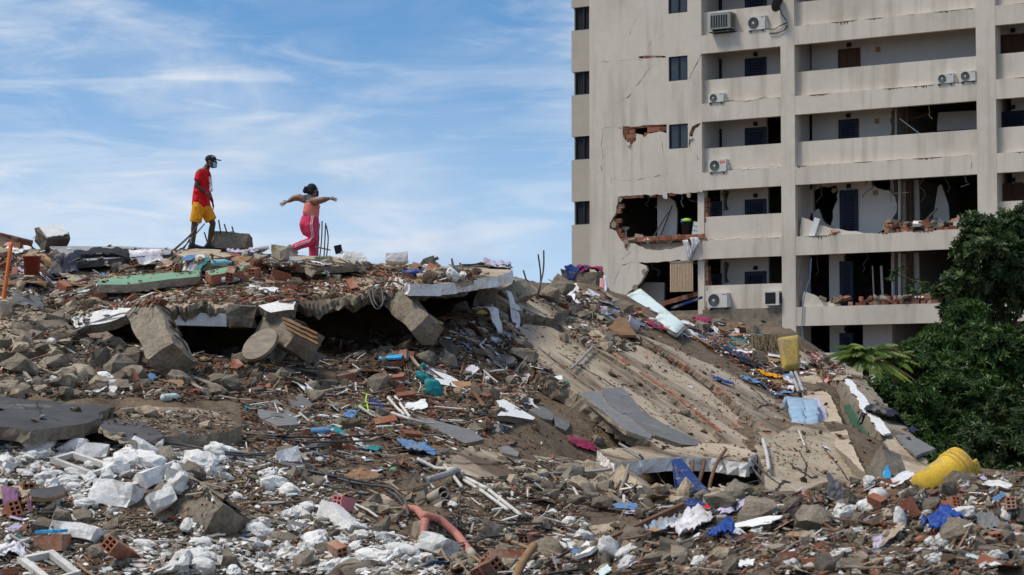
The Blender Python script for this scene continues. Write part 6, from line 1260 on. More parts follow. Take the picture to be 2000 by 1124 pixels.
b = MB(); ball(b, q_(-.03, 0, .045), (.098, .092, .095)); ball(b, q_(-.055, 0, -.01), (.075, .08, .075)); ball(b, q_(-.15, .02, .0), (.05, .05, .055)); ball(b, q_(-.165, -.02, .05), (.03, .03, .03)); limb(b, [q_(-.10, 0, .01), q_(-.15, .02, .0)], [.05, .045]); fuse(b, 'hair', 'cloth_black', wom, .008, 2)
gr = [[q_(.04 + .062 * math.cos((j / 8 - .5) * 2.6), .066 * math.sin((j / 8 - .5) * 2.6), -.015 - .085 * i / 6) for j in range(9)] for i in range(7)]; MB().sheet(gr, .004).build('face_mask', M['cloth_black'], wom, True)
for e in (-1, 1): mb = MB(); ball(mb, q_(.08, e * .03, .018), .011, 8); mb.build('eye', M['paper'], wom, True)
MB().tube([q_(.0, -.085, -.045), q_(.012, -.088, -.06), q_(.0, -.088, -.075), q_(-.012, -.088, -.06), q_(.0, -.085, -.045)], .003, 5).build('earring', M['alu'], wom)
# ------------------------------------------------------------------ trees, palm and bushes on the right
def leafmat(name, c, c2):
    m = bpy.data.materials.new(name); m.use_nodes = True; t = m.node_tree; N = t.nodes; L = t.links; b = N['Principled BSDF']; b.inputs['Roughness'].default_value = .5; b.inputs['Specular IOR Level'].default_value = .35
    a = N.new('ShaderNodeAttribute'); a.attribute_name = 'tint'; mx = N.new('ShaderNodeMix'); mx.data_type = 'RGBA'; L.new(a.outputs['Fac'], mx.inputs[0]); mx.inputs[6].default_value = c + (1,); mx.inputs[7].default_value = c2 + (1,)
    L.new(mx.outputs[2], b.inputs['Base Color']); tr = N.new('ShaderNodeBsdfTranslucent'); L.new(mx.outputs[2], tr.inputs[0]); ms = N.new('ShaderNodeMixShader'); ms.inputs[0].default_value = .22
    L.new(b.outputs[0], ms.inputs[1]); L.new(tr.outputs[0], ms.inputs[2]); L.new(ms.outputs[0], N['Material Output'].inputs[0]); M[name] = m; return m
leafmat('leaf_mid', (.018, .048, .010), (.095, .17, .034)); leafmat('leaf_dark', (.022, .046, .013), (.095, .14, .045)); leafmat('leaf_bright', (.045, .11, .02), (.13, .25, .05)); leafmat('leaf_palm', (.10, .17, .03), (.30, .38, .09)); leafmat('leaf_dry', (.2, .13, .04), (.28, .2, .06))
mat('bark', (.12, .095, .07), (.07, .055, .042), scale=6, bump=.6)
def leaf_mesh(name, jobs, m, seed=0, par=None):
    """jobs: (pos, dir, up, length, width, tint) -> folded 4-face leaves in one crown mesh"""
    V_, F_, T_ = [], [], []
    for p, d, u_, ln, wd_, ti in jobs:
        s = d.cross(u_); s = s.normalized() if s.length > 1e-4 else Vector((1, 0, 0)); u_ = s.cross(d); n = len(V_)
        V_ += [p, p + d * ln * .45 + s * wd_ * .5 + u_ * wd_ * .12, p + d * ln * .45 - u_ * .02, p + d * ln * .45 - s * wd_ * .5 + u_ * wd_ * .12, p + d * ln - u_ * ln * .15]
        F_ += [(n, n + 1, n + 2), (n, n + 2, n + 3), (n + 1, n + 4, n + 2), (n + 2, n + 4, n + 3)]; T_ += [ti] * 5
    me = raw_mesh(name, V_, F_); at_ = me.attributes.new('tint', 'FLOAT', 'POINT'); at_.data.foreach_set('value', T_); return link(name, me, M[m], par)
def tree(name, label, base, blobs, m, nros, ln, wd_, seed, trunk_r=.16, cat='tree', nleaf=8, limbs=True):
    """blobs: (centre, radii) ellipsoids carrying leaf rosettes near their surface"""
    r = random.Random(seed); base = Vector(base); root = thing(name, label, cat, base); jobs = []; tot = sum(b_[1][0] * b_[1][2] for b_ in blobs)
    for c, rad in blobs:
        n = int(nros * rad[0] * rad[2] / tot); c = Vector(c)
        for i in range(n):
            v = Vector((r.gauss(0, 1), r.gauss(0, 1), r.gauss(0, 1))).normalized(); k = r.random() ** .33
            if v.z < -.3 and r.random() < .4: v.z = -v.z
            k *= 1 + .28 * noise.noise((v.x * 2.3 + seed, v.y * 2.3, v.z * 2.3 + c.x)); 
            if noise.noise((v.x * 3.2 + c.x, v.y * 3.2 + seed, v.z * 3.2)) < .0 and k > .4: continue
            p = c + Vector((v.x * rad[0], v.y * rad[1], v.z * rad[2])) * k; ax = (v * .7 + Vector((r.gauss(0, .35), r.gauss(0, .35), .6 + r.gauss(0, .2)))).normalized()
            a = ax.orthogonal().normalized(); tb = min(1, max(0, r.gauss(.42, .32))); sc = r.uniform(.7, 1.25)
            for j in range(nleaf):
                an = 6.283 * j / nleaf + r.uniform(-.3, .3); s = a * math.cos(an) + ax.cross(a) * math.sin(an); el = r.uniform(.05, .75); d = (s * (1 - el * .5) + ax * el + Vector((0, 0, -.12))).normalized()
                jobs.append((p + d * .02, d, ax, ln * sc * r.uniform(.7, 1.2), wd_ * sc * r.uniform(.8, 1.15), min(1, max(0, tb + r.gauss(0, .12)))))
    o = leaf_mesh('crown', [(p - base, d, u_, l_, w_, t) for p, d, u_, l_, w_, t in jobs], m, seed, root)
    mb = MB(); c0 = sum((Vector(b_[0]) for b_ in blobs), Vector()) / len(blobs); zt = c0.z - base.z
    mb.tube([Vector((0, 0, -.3)), Vector((.1, 0, zt * .35)), Vector(((c0.x - base.x) * .5, (c0.y - base.y) * .5, zt * .7)), Vector((c0.x - base.x, c0.y - base.y, zt))], [trunk_r * 1.25, trunk_r, trunk_r * .8, trunk_r * .5], 9); mb.build('trunk', M['bark'], root, True)
    if limbs:
        for c, rad in blobs:
            e = Vector(c) - base; s0 = Vector((e.x * .3, e.y * .3, zt * r.uniform(.4, .7))); mb = MB().tube([s0, s0.lerp(e, .5) + Vector((r.uniform(-.2, .2), r.uniform(-.2, .2), .15)), e], [trunk_r * .45, trunk_r * .3, trunk_r * .1], 6)
            for k in range(5):
                e2 = e + Vector((r.uniform(-1, 1) * rad[0], r.uniform(-1, 1) * rad[1], r.uniform(-.3, 1) * rad[2])) * .85; mb.tube([s0.lerp(e, .7), e.lerp(e2, .5) + Vector((0, 0, .08)), e2], [trunk_r * .2, trunk_r * .12, .012], 5)
            mb.build('limb', M['bark'], root, True)
    return root
def B(px, py, d, rx, rz, ry=None):
    """blob: centre pixel/depth, radii in pixels"""
    k = d / FPX; return (P(px, py, d), (rx * k, (ry or rx) * k, rz * k))
tree('tree', 'tall loose leafed tree in front of the right balconies', (W(1900, 64, 0)), [B(1960,450,63,45,35), B(1920,490,62,62,45), B(1985,520,62,50,50), B(1885,560,62,48,36), B(1945,580,63,70,55), B(1868,612,61,34,26), B(2020,450,63,50,60), B(2050,580,63,60,70), B(1900,432,63,24,18), B(1835,572,61,20,12)], 'leaf_dark', 5200, .185, .095, 3, .2)
tree('tree', 'dense bright green tree filling the gap right of the pile', (W(1860, 56, 0)), [B(1855,680,57,48,40), B(1920,690,56,75,60), B(1815,735,55,55,45), B(1885,780,54,85,65), B(1980,720,56,80,80), B(1800,805,53,50,45), B(1855,850,53,70,50), B(1960,830,54,90,70), B(1890,620,58,40,35), B(1785,695,56,28,18)], 'leaf_mid', 7600, .155, .07, 5, .18)
tree('tree', 'dark shaded tree behind the yellow bucket at the right edge', (W(1960, 50, 0)), [B(1920,890,50,80,60), B(2010,900,50,80,90), B(1860,910,49,50,45), B(1990,800,51,60,50), B(1950,960,49,90,50), B(2080,850,51,80,120)], 'leaf_dark', 3600, .15, .075, 7, .15)
tree('bush', 'low bright bush just behind the yellow bucket', (W(1845, 45, 0)), [B(1842,915,45,26,26), B(1815,935,45,22,20)], 'leaf_bright', 240, .16, .07, 9, .05, 'bush')
tree('bush', 'leafy bush at the foot of the right slab', (W(1765, 50, 0)), [B(1775,850,50,45,40), B(1810,890,49,45,40), B(1745,790,52,34,34), B(1715,765,52,30,26), B(1790,790,51,40,40)], 'leaf_mid', 1800, .13, .06, 11, .06, 'bush')
tree('tree', 'background tree showing between the palm and the balconies', (W(1760, 66, 0)), [B(1785,690,66,30,25), B(1830,655,67,30,20), B(1745,745,62,34,36)], 'leaf_mid', 1000, .17, .08, 13, .12)
# single leafy branch reaching left over the lower balcony
br = thing('branch', 'leafy branch reaching out left over the broken balcony', 'branch', P(1860, 575, 61)); r = random.Random(8); jobs = []
tube_px('stem', None, None, [(1862,578,61), (1815,560,61), (1775,545,61), (1745,535,61)], .02, 'bark', 6, parent=br)
for x, y in ((1745,535),(1750,530),(1738,545),(1760,522),(1775,560),(1790,545),(1800,560),(1782,570),(1795,575),(1808,552),(1825,568),(1840,565)):
    c = P(x, y, 61 + r.uniform(-.3, .3)) - br.location
    for j in range(11): d = Vector((r.gauss(0, 1), r.gauss(0, 1), r.gauss(.0, .6))).normalized(); jobs.append((c, d, Vector((0, 0, 1)), r.uniform(.12, .22), r.uniform(.06, .10), r.random()))
leaf_mesh('leaves', jobs, 'leaf_mid', 0, br)
# palm: arching fronds made of separate leaflets
def palm(label, base, crown, nf, L_, seed, lean=(0, 0)):
    r = random.Random(seed); root = thing('palm', label, 'palm', base); base = Vector(base); c = Vector(crown) - base; MB().tube([Vector((0, 0, -.2)), c * .5 + Vector((.1, 0, 0)), c], [.13, .10, .08], 9).build('trunk', M['bark'], root, True)
    for f in range(nf):
        az = 6.283 * f / nf + r.uniform(-.2, .2); el = r.uniform(.25, 1.25); ln = L_ * r.uniform(.75, 1.1); d = Vector((math.cos(az), math.sin(az), 0)); pts_ = []; n = 16
        for i in range(n + 1): t = i / n; pts_.append(c + d * (math.cos(el) * ln * t + .25 * ln * t * t) + Vector((0, 0, math.sin(el) * ln * t - .75 * ln * t * t * (.6 + .5 * math.cos(el)))))
        jobs = []; tb = r.uniform(.2, .9); dry = r.random() < .14
        for i in range(2, n):
            p = pts_[i]; tg = (pts_[i + 1] - pts_[i]).normalized(); s = tg.cross(Vector((0, 0, 1))).normalized()
            for q_ in (0, .5):
                for e in (-1, 1):
                    dd = (s * e * (.75) + tg * .7 + Vector((0, 0, -.28 + r.uniform(-.1, .1)))).normalized(); jobs.append((p.lerp(pts_[i + 1], q_), dd, Vector((0, 0, 1)), ln * .26 * math.sin(math.pi * min(.95, .2 + .75 * i / n)) * r.uniform(.9, 1.1), .035, min(1, max(0, tb + r.gauss(0, .1)))))
        fr_ = leaf_mesh('frond', jobs, 'leaf_dry' if dry else 'leaf_palm', f, root); MB().tube(pts_, [.018 * (1 - .8 * i / n) for i in range(n + 1)], 5).build('stem', M['leaf_palm'], fr_)
    return root
palm('pale green coconut palm beside the broken slabs, fronds arching over', W(1690, 54, 0), P(1690, 708, 54), 34, 1.15, 4)
palm('smaller palm with a yellow drooping frond against the dark trees', W(1745, 55, 0), P(1748, 712, 55), 14, .9, 6)
# ------------------------------------------------------------------ things on the balconies
def on_facade(name, label, cat, u_, w_, v): 
    o = thing(name, label, cat, BW(u_, w_, v)); o.rotation_euler = (0, 0, BROT); return o
def aircon(label, px0, px1, pytop, pybot, w_=-.12, old=False, red=False, cover=True):
    u0, v1 = FA(px0, pytop, w_); u1, v0 = FA(px1, pybot, w_); t = on_facade('air_conditioner', label, 'air conditioner', (u0 + u1) / 2, w_, min(v0, v1)); W_ = (u1 - u0) / 2; H_ = abs(v1 - v0)
    D_ = .30 if not old else .5
    def bx(n, m, *a, par=t): return MB().box(*a).build(n, M[m], par)
    body = bx('body', 'ac_grey' if old else 'ac_white', -W_, W_, 0, D_, .03, H_)
    for s in (-1, 1): bx('foot', 'dark_metal', s * W_ * .7 - .03, s * W_ * .7 + .03, .02, D_, -.05, .029)
    if old:
        for i in range(7): x = -W_ + .06 + i * (W_ * 2 - .16) / 7; bx('grille_slot', 'black', x, x + (W_ * 2 - .12) / 11, -.006, .0, .1, H_ - .1)
        for i in range(6): bx('side_slot', 'rust', W_, W_ + .005, .08 + i * .06, .11 + i * .06, .1, H_ - .08)
        bx('bracket', 'dark_metal', -W_ - .05, W_ + .05, .02, D_ + .1, -.09, -.051)
    else:
        cx, cz, R_ = -W_ * .32, .03 + (H_ - .03) * .5, min(H_ * .40, W_ * .6); mb = MB(); lathe(mb, [(.001, 0), (R_, 0), (R_, .012), (.001, .012)], (cx, -.003, cz), (0, -1, 0), 26); fan = mb.build('fan_opening', M['black'], t)
        for k in range(5): mb = MB(); rr_ = R_ * (.25 + .18 * k); lathe(mb, [(rr_, 0), (rr_ + .006, .004)], (cx, -.017, cz), (0, -1, 0), 24); mb.build('guard_ring', M['ac_grey'], fan)
        for k in range(8): a = math.pi * k / 8; MB().obox((cx, -.0185, cz), (R_ * math.cos(a), 0, R_ * math.sin(a)), (-.004 * math.sin(a), 0, .004 * math.cos(a)), (0, .001, 0)).build('guard_bar', M['ac_grey'], fan)
        mb = MB(); lathe(mb, [(.001, .006), (R_ * .2, .004), (R_ * .2, 0)], (cx, -.022, cz), (0, -1, 0), 16); mb.build('hub', M['ac_white'], fan)
        bx('side_cover', 'ac_white', W_, W_ + .07, .06, .26, .05, H_ * .55)
        if red: q_ = bx('label_plate', 'cloth_red', W_ * .28, W_ * .85, -.004, -.001, H_ * .70, H_ * .88); bx('lettering', 'paper', W_ * .36, W_ * .77, -.007, -.0045, H_ * .76, H_ * .81, par=q_)
        else: bx('name_strip', 'black', W_ * .55, W_ * .88, -.004, -.001, H_ * .86, H_ * .90)
    return t
aircon('large old grey air conditioner on a bracket, top left balcony', 1386, 1426, 27, 56, -.3, old=True)
aircon('white air conditioner with pale fan hub beside the satellite dish', 1460, 1494, 33, 58, -.05); aircon('small white air conditioner at the foot of the second left balcony', 1383, 1413, 184, 200, -.05); aircon('white air conditioner with a red label on the third left balcony', 1384, 1418, 313, 336, -.05, red=True)
aircon('left of two white air conditioners on the upper right balcony', 1829, 1862, 146, 163, -.05); aircon('right of two white air conditioners on the upper right balcony', 1875, 1905, 140, 159, -.05); aircon('big white air conditioner low over the rubble', 1381, 1420, 573, 602, -.1)
t = on_facade('air_conditioner', 'dark boxy air conditioner low on the right of the left balconies', 'air conditioner', FU(1508), -.15, FA(1508, 597)[1]); MB().box(-.34, .34, 0, .4, 0, .58).build('body', M['ac_white'], t); MB().box(-.27, .2, -.008, -.001, .06, .52).build('grille', M['black'], t)
for i in range(6): MB().box(.345, .35, .05 + i * .055, .08 + i * .055, .08, .5).build('side_slot', M['black'], t)
# satellite dish
u_, v_ = FA(1520, 8, -.25); t = on_facade('satellite_dish', 'dark satellite dish on a bent arm at the top left balcony', 'satellite dish', u_, -.25, v_); mb = MB(); lathe(mb, [(.001, -.06), (.18, -.045), (.33, 0), (.33, .012), (.18, -.03), (.001, -.045)], (-.05, 0, 0), (.85, -.2, -.4), 22); mb.build('dish', M['dark_metal'], t, True)
MB().tube([(0, .05, -.05), (.12, .05, -.4), (.3, .15, -.7)], .025, 6).build('arm', M['dark_metal'], t); MB().tube([(-.6, .2, -.95), (-.3, .2, -1.0), (0, .2, -.85), (.3, .22, -.75)], .018, 5).build('cable', M['black'], t); MB().tube([(-.5, .2, -1.15), (-.1, .2, -1.15), (.2, .2, -1.05), (.3, .22, -.85)], .022, 5).build('cable', M['black'], t)
# hanging blind
t = on_facade('vertical_blind', 'beige vertical blind hanging in the lower torn opening', 'blind', FU(1330), .05, FA(1330, 570)[1]); n = 15; u0, u1 = FU(1307) - FU(1330), FU(1352) - FU(1330); H_ = FA(1330, 513)[1] - FA(1330, 570)[1]
for i in range(n): x0 = u0 + (u1 - u0) * i / n; MB().add([(x0, .0, 0), (x0 + (u1 - u0) / n * .98, -.02, 0), (x0 + (u1 - u0) / n * .98, -.02, H_), (x0, 0, H_)], [(0, 1, 2, 3)]).build('slat', M['blind'], t)
MB().box(u0, u1, -.03, .04, H_, H_ + .06).build('head_rail', M['pvc_beige'], t)
# white cloth over the ledge, bin with bags, drawer unit, basin
def fdrape(label, rows, m, w_=-.06, **k):
    rr_ = [tuple((px, py, (BW(*(lambda a: (a[0], w_, a[1]))(FA(px, py, w_))) - CAM).dot(_F)) for px, py in r_) for r_ in rows]; return drape('cloth', label, rr_, m, **k)
fdrape('white bedding hanging over the ledge of the torn room', [((1334,470),(1344,468)), ((1340,490),(1350,486)), ((1345,508),(1352,506))], 'cloth_white', fold=.06, nf=2, cols=8); fdrape('white sheet knotted over the ledge right of the bedding', [((1346,464),(1362,464)), ((1350,478),(1368,474)), ((1348,506),(1356,488))], 'cloth_white', w_=-.1, fold=.07, nf=2, seed=4, cols=8)
u_, v_ = FA(1341, 466, .4); t = on_facade('waste_bin', 'dark bin stuffed with green and blue bags in the torn room', 'bin', u_, .4, v_); mb = MB(); lathe(mb, [(.001, 0), (.16, 0), (.21, .55), (.23, .55), (.23, .6)], (0, 0, .1), (0, 0, 1), 18); mb.build('barrel', M['dark_metal'], t, True); o = link('bags', lump_mesh(3, .15), M['lime'], t, (0, 0, .72), (0, 0, 0), (.46, .4, .42)); o.data.shade_smooth(); o = link('bags', lump_mesh(5, .15), M['cloth_sky'], t, (-.12, -.05, .72), (0, 0, 0), (.26, .26, .36)); o.data.shade_smooth()
u_, v_ = FA(1357, 461, .3); t = on_facade('drawer_unit', 'leaning grey drawer unit with pale drawers in the torn room', 'drawers', u_, .3, v_); t.rotation_euler = (0, .16, BROT); MB().box(-.16, .16, 0, .3, 0, .6).build('case', M['ac_grey'], t)
for i in range(3): MB().box(-.13, .13, -.015, -.001, .04 + i * .19, .19 + i * .19).build('drawer', M['mattress'], t)
u_, v_ = FA(1221, 447, .5); t = on_facade('wash_basin', 'white wash basin hanging inside the torn room', 'basin', u_, .5, v_); mb = MB(); lathe(mb, [(.05, -.1), (.12, -.06), (.2, .06), (.22, .07), (.18, .05), (.05, -.03)], (0, 0, 0), (0, 0, 1), 18); mb.build('bowl', M['pvc_white'], t, True); MB().tube([(0, .05, -.1), (0, .05, -.5)], .05, 8).build('pedestal', M['pvc_white'], t)
t = on_facade('plaster_slab', 'white wall piece leaning on the broken right balcony', 'plaster', FU(1582), .1, bb(3) + BMH); o = MB().box(-.12, .12, 0, .08, 0, .75).build('body', M['white_paint'], t); t.rotation_euler = (0, .35, BROT)
u_, v_ = FA(1345, 592, -.1); t = on_facade('blue_board', 'dark blue board leaning over the fallen bricks in the lower opening', 'board', u_, -.25, v_); o = MB().box(-.75, .75, -.03, .03, -.05, .05).build('body', M['cloth_blue'], t); t.rotation_euler = (0, -.28, BROT)
u_, v_ = FA(1885, 442, .3); t = on_facade('white_bench', 'white plastic channel lying on the brick row of the broken balcony', 'channel', u_, .2, v_); MB().box(-.45, .5, 0, .1, 0, .18).build('body', M['pvc_white'], t)
u_, v_ = FA(1337, 463, -.1)
# ------------------------------------------------------------------ loose pieces, zone by zone
rebuild()
ZN = {  # polygon in photo pixels
 'platform': [(130,610),(130,560),(300,520),(480,512),(620,520),(800,530),(900,545),(760,572),(600,588),(300,598)],
 'topleft': [(0,480),(110,500),(330,505),(330,530),(200,560),(120,610),(0,610)],
 'crest': [(330,500),(600,510),(940,530),(930,548),(600,525),(330,525)],
 'leftmid': [(0,690),(120,640),(260,650),(260,780),(0,775)],
 'cliff': [(180,700),(260,730),(400,690),(560,680),(700,660),(840,640),(900,600),(930,640),(850,740),(620,780),(300,785),(180,760)],
 'middle': [(470,790),(620,770),(850,720),(930,640),(1000,660),(1060,740),(1040,800),(900,880),(850,920),(700,960),(480,880)],
 'upslope': [(930,600),(960,610),(1000,620),(1040,700),(1120,760),(1010,760),(930,700),(880,660)],
 'chunks': [(1100,620),(1170,600),(1240,650),(1240,690),(1190,690),(1120,660)],
 'slope': [(960,560),(1150,600),(1400,700),(1560,800),(1650,930),(1500,930),(1300,880),(1100,870),(1000,900),(900,900),(1040,800),(1000,650)],
 'litter': [(1330,625),(1400,630),(1500,655),(1560,690),(1590,730),(1560,740),(1530,790),(1480,740),(1400,690),(1340,655)],
 'topright': [(1560,690),(1620,690),(1660,740),(1620,745)],
 'ledge': [(1000,905),(1140,905),(1190,945),(1300,955),(1440,950),(1500,960),(1420,1004),(1250,1010),(1120,985),(1000,940)],
 'bottomleft': [(0,870),(250,880),(460,870),(560,900),(640,960),(700,1010),(850,1070),(870,1124),(0,1124)],
 'gully': [(480,870),(700,950),(850,930),(1000,935),(1150,990),(1130,1124),(870,1124),(840,1060),(700,1000),(620,940)],
 'leftslab': [(0,615),(100,600),(180,610),(150,690),(0,700)], 'crestright': [(1090,560),(1180,580),(1330,640),(1350,660),(1240,640),(1150,612),(1060,590)], 'whites': [(0,868),(330,880),(465,880),(430,930),(330,950),(180,1000),(60,940),(0,920)], 'whitesB': [(250,1065),(480,1040),(560,1000),(680,1010),(850,1080),(860,1124),(250,1124)], 'paleslab': [(200,800),(455,805),(460,850),(220,850)],
 'mound': [(1130,1050),(1300,1005),(1500,975),(1640,945),(1800,936),(2000,926),(2000,1124),(1050,1124)],
}
AVOID = [[(182,556),(182,546),(345,528),(476,517),(476,528),(392,541),(260,557)], [(1132,768),(1215,756),(1250,795),(1365,862),(1330,868),(1225,842)], [(812,812),(850,822),(920,840),(948,858),(850,838)],
 [(1200,590),(1245,568),(1338,645),(1318,656)], [(-10,780),(225,795),(178,830),(316,840),(260,860),(0,838)], [(300,935),(480,1000),(460,1070),(330,990)], [(260,610),(330,590),(378,690),(335,740)], [(965,780),(1045,816),(970,812)],
 [(1180,640),(1220,612),(1245,650)], [(1520,780),(1600,790),(1600,885)], [(100,485),(350,485),(240,505),(110,510)], [(1780,940),(1880,880),(1900,940),(1800,970)], [(60,1040),(135,1040),(135,1080),(60,1080)], [(355,470),(440,470),(440,505),(355,505)], [(560,470),(650,470),(650,512),(560,512)], [(780,925),(880,925),(880,1010),(780,1010)], [(170,950),(345,910),(345,990),(180,1000)], [(100,885),(225,885),(225,930),(100,930)]]
def avoided(x, y): return any(inside((x, y), a) for a in AVOID)
RT = random.Random(21)
def sample(zone):
    pol = ZN[zone]; x0, x1 = min(p[0] for p in pol), max(p[0] for p in pol); y0, y1 = min(p[1] for p in pol), max(p[1] for p in pol)
    while True:
        x, y = RT.uniform(x0, x1), RT.uniform(y0, y1)
        if inside((x, y), pol) and (not avoided(x, y) or RT.random() < .05): return x, y
PALETTE = dict(con=(.155, .126, .094), con2=(.27, .232, .182), dark=(.06, .048, .036), tan=(.34, .272, .19), brick=(.31, .11, .06), brick2=(.19, .075, .045), white=(.76, .745, .715), earth=(.085, .056, .034), blue=(.06, .25, .55), green=(.16, .38, .2), slate=(.2, .21, .23), wood=(.28, .18, .1))
ZMIX = {  # tiny fragments: count, size range in metres, colour weights
 'platform': (4200, .03, .11, 'brick 40 brick2 16 earth 26 con 10 dark 8 white 2 tan 6 green 1'), 'topleft': (2200, .03, .12, 'brick 12 con 20 white 22 earth 24 tan 12 dark 10 blue 2 wood 6'),
 'crest': (1500, .03, .10, 'earth 26 con 20 tan 16 brick 14 white 8 dark 10'), 'leftmid': (1700, .03, .14, 'con 34 con2 14 earth 24 tan 12 white 8 brick 4 dark 8'),
 'cliff': (5600, .03, .13, 'earth 36 con 20 dark 14 brick 14 brick2 8 tan 6 white 3'), 'middle': (11000, .022, .10, 'earth 34 con 18 brick 22 brick2 8 white 7 tan 6 slate 5 blue 1 green 1 dark 6'),
 'upslope': (2600, .025, .11, 'con 22 brick 18 earth 26 white 10 tan 8 slate 6 wood 4 dark 8'), 'chunks': (700, .04, .14, 'con 40 con2 20 brick 10 tan 14 white 8 earth 10'),
 'slope': (6000, .015, .055, 'earth 52 con 16 tan 14 brick 12 white 3'), 'litter': (3800, .03, .13, 'brick 44 brick2 14 con 12 white 10 earth 12 tan 6 blue 2 dark 6'),
 'topright': (500, .04, .14, 'brick 40 earth 20 wood 16 con 12 white 6 dark 10'), 'ledge': (3000, .025, .10, 'con 26 earth 30 tan 10 brick 10 dark 14 white 6'),
 'bottomleft': (9500, .025, .10, 'con 26 con2 26 white 32 brick 7 earth 8 tan 5 dark 5'), 'crestright': (1600, .03, .12, 'earth 30 con 24 tan 14 brick 14 white 8 wood 4 dark 6'), 'whites': (2200, .03, .16, 'white 70 con2 14 con 10 earth 6'), 'whitesB': (3200, .03, .14, 'white 66 con2 18 con 10 earth 6'), 'leftslab': (900, .025, .10, 'tan 30 earth 30 con 20 con2 10 white 6'), 'paleslab': (700, .02, .07, 'earth 40 tan 20 con 20 brick 8 white 6'), 'gully': (6800, .022, .085, 'con 26 con2 16 white 12 earth 22 brick 12 tan 8 dark 8 slate 2'),
 'mound': (8000, .02, .075, 'con 26 con2 12 dark 18 brick 18 white 12 tan 10 earth 12')}
FRV = []
for me in ROCKS_LO + SHARDS[:8] + BBITS[:6]:
    me_v = np.array([v.co[:] for v in me.vertices]); tr = []
    for p in me.polygons: tr.append(tuple(p.vertices))
    FRV.append((me_v, tr))
NROCK = len(ROCKS_LO)
def spin(n, tilt=.5):
    q_ = Vector((0, 0, 1)).lerp(n, .8).normalized() + Vector((RT.gauss(0, tilt), RT.gauss(0, tilt), 0)) * .6; q_.normalize()
    return (Vector((0, 0, 1)).rotation_difference(q_).to_matrix() @ Matrix.Rotation(RT.uniform(0, 6.283), 3, 'Z'))
def fragments(name, label, jobs):
    V_, F_, C_ = [], [], []; nv = 0
    for loc, nrm, s, colr in jobs:
        i = RT.randrange(NROCK) if colr not in ('brick', 'brick2', 'slate', 'white', 'wood') or RT.random() < .4 else RT.randrange(NROCK, len(FRV))
        v_, f_ = FRV[i]; R = np.array(spin(nrm)); sc = s * np.array([RT.uniform(.8, 1.5), RT.uniform(.7, 1.1), RT.uniform(.5, 1.0)])
        V_.append((v_ * sc) @ R.T + np.array(loc + nrm * s * .18)); F_ += [tuple(k + nv for k in f) for f in f_]; nv += len(v_)
        k = RT.uniform(.7, 1.25); c = PALETTE[colr]; d = RT.uniform(0, .35); e = PALETTE['earth']
        C_.append(np.tile([min(.85, (c[j] * (1 - d) + e[j] * d) * k) for j in range(3)] + [1], (len(v_), 1)))
    V_ = np.concatenate(V_); me = bpy.data.meshes.new(name); me.from_pydata(V_.tolist(), [], F_); me.update()
    ca = me.color_attributes.new('Col', 'FLOAT_COLOR', 'POINT'); ca.data.foreach_set('color', np.concatenate(C_).astype(np.float32).ravel())
    return tag(link(name, me, M['gravel']), label, 'rubble', kind='stuff')
def wchoice(mix):
    it = mix.split(); return RT.choices(it[0::2], [float(x) for x in it[1::2]])[0]
LABZ = dict(crestright='rubble on the crest between the clothes block and the mattress', whites='white plaster crumbs heaped under the black roofing', whitesB='white plaster crumbs heaped at the bottom left of centre', leftslab='grit on the beige broken slabs at the left edge', paleslab='grit on the pale slab beside the black roofing', platform='crumbled brick and earth covering the broken upper floor slab', topleft='fine mixed rubble at the upper left of the pile', crest='small stones and earth along the crest', leftmid='grey crumbs between the broken slabs at the left',
            cliff='dark earth and stones below the upper ledge', middle='brick chips and gravel over the middle slope', upslope='gravel and splinters below the crest bars', chunks='stones heaped on the slab below the mattress', slope='sparse grit lying on the tilted slabs',
            litter='brick chips and litter at the right end of the crest', topright='splintered wood and brick by the palm', ledge='crumbled concrete under the lower slab edge', bottomleft='white and grey crumbs over the lower left', gully='gravel filling the gully at the bottom centre', mound='small stones covering the right foreground mound')
for z, (n, s0, s1, mix) in ZMIX.items():
    jobs = []
    for i in range(n):
        xy = sample(z); cn = noise.fractal((xy[0] * .011, xy[1] * .024, 3.3), .8, 2.1, 3)
        if cn < {'slope': .12, 'middle': -.4, 'gully': -.45}.get(z, -.55) and RT.random() < .85: continue
        h = hit(*xy)
        if h is None or h[0].y > 66 or h[1].z < .12: continue
        s = s0 * (s1 / s0) ** (RT.random() ** 1.6); jobs.append((h[0], h[1], s, wchoice(mix)))
    fragments('loose_rubble', LABZ[z], jobs)
SPL = dict(platform=260, topleft=260, crest=160, leftmid=160, cliff=420, middle=520, upslope=260, litter=320, topright=140, ledge=360, bottomleft=170, gully=240, mound=520)
V_, F_, C_ = [], [], []
for z, n in SPL.items():
    for i in range(n):
        h = hit(*sample(z))
        if h is None or h[0].y > 66 or h[1].z < .4: continue
        k = .5 if z == 'mound' else 1; L_ = RT.uniform(.12, .5) * k; t = RT.uniform(.004, .016) * k; R = spin(h[1], .3); c = h[0] + h[1] * (t + .02 * k); m0 = len(V_); bd = RT.uniform(-.06, .06) * L_
        for e in (-1, 0, 1):
            for a, b_ in ((-1, -1), (1, -1), (1, 1), (-1, 1)): V_.append(c + R @ Vector((e * L_ / 2, a * t + (bd if e == 0 else 0), b_ * t * .6)))
        for q_ in (0, 4): F_ += [tuple(m0 + q_ + j for j in (k_, (k_ + 1) % 4, (k_ + 1) % 4 + 4, k_ + 4)) for k_ in range(4)]
        F_ += [(m0, m0 + 3, m0 + 2, m0 + 1), (m0 + 8, m0 + 9, m0 + 10, m0 + 11)]
        c_ = RT.choice([(.26, .18, .11), (.3, .26, .2), (.10, .07, .05), (.06, .055, .05), (.62, .6, .56), (.17, .11, .07)]); C_ += [c_ + (1,)] * 12
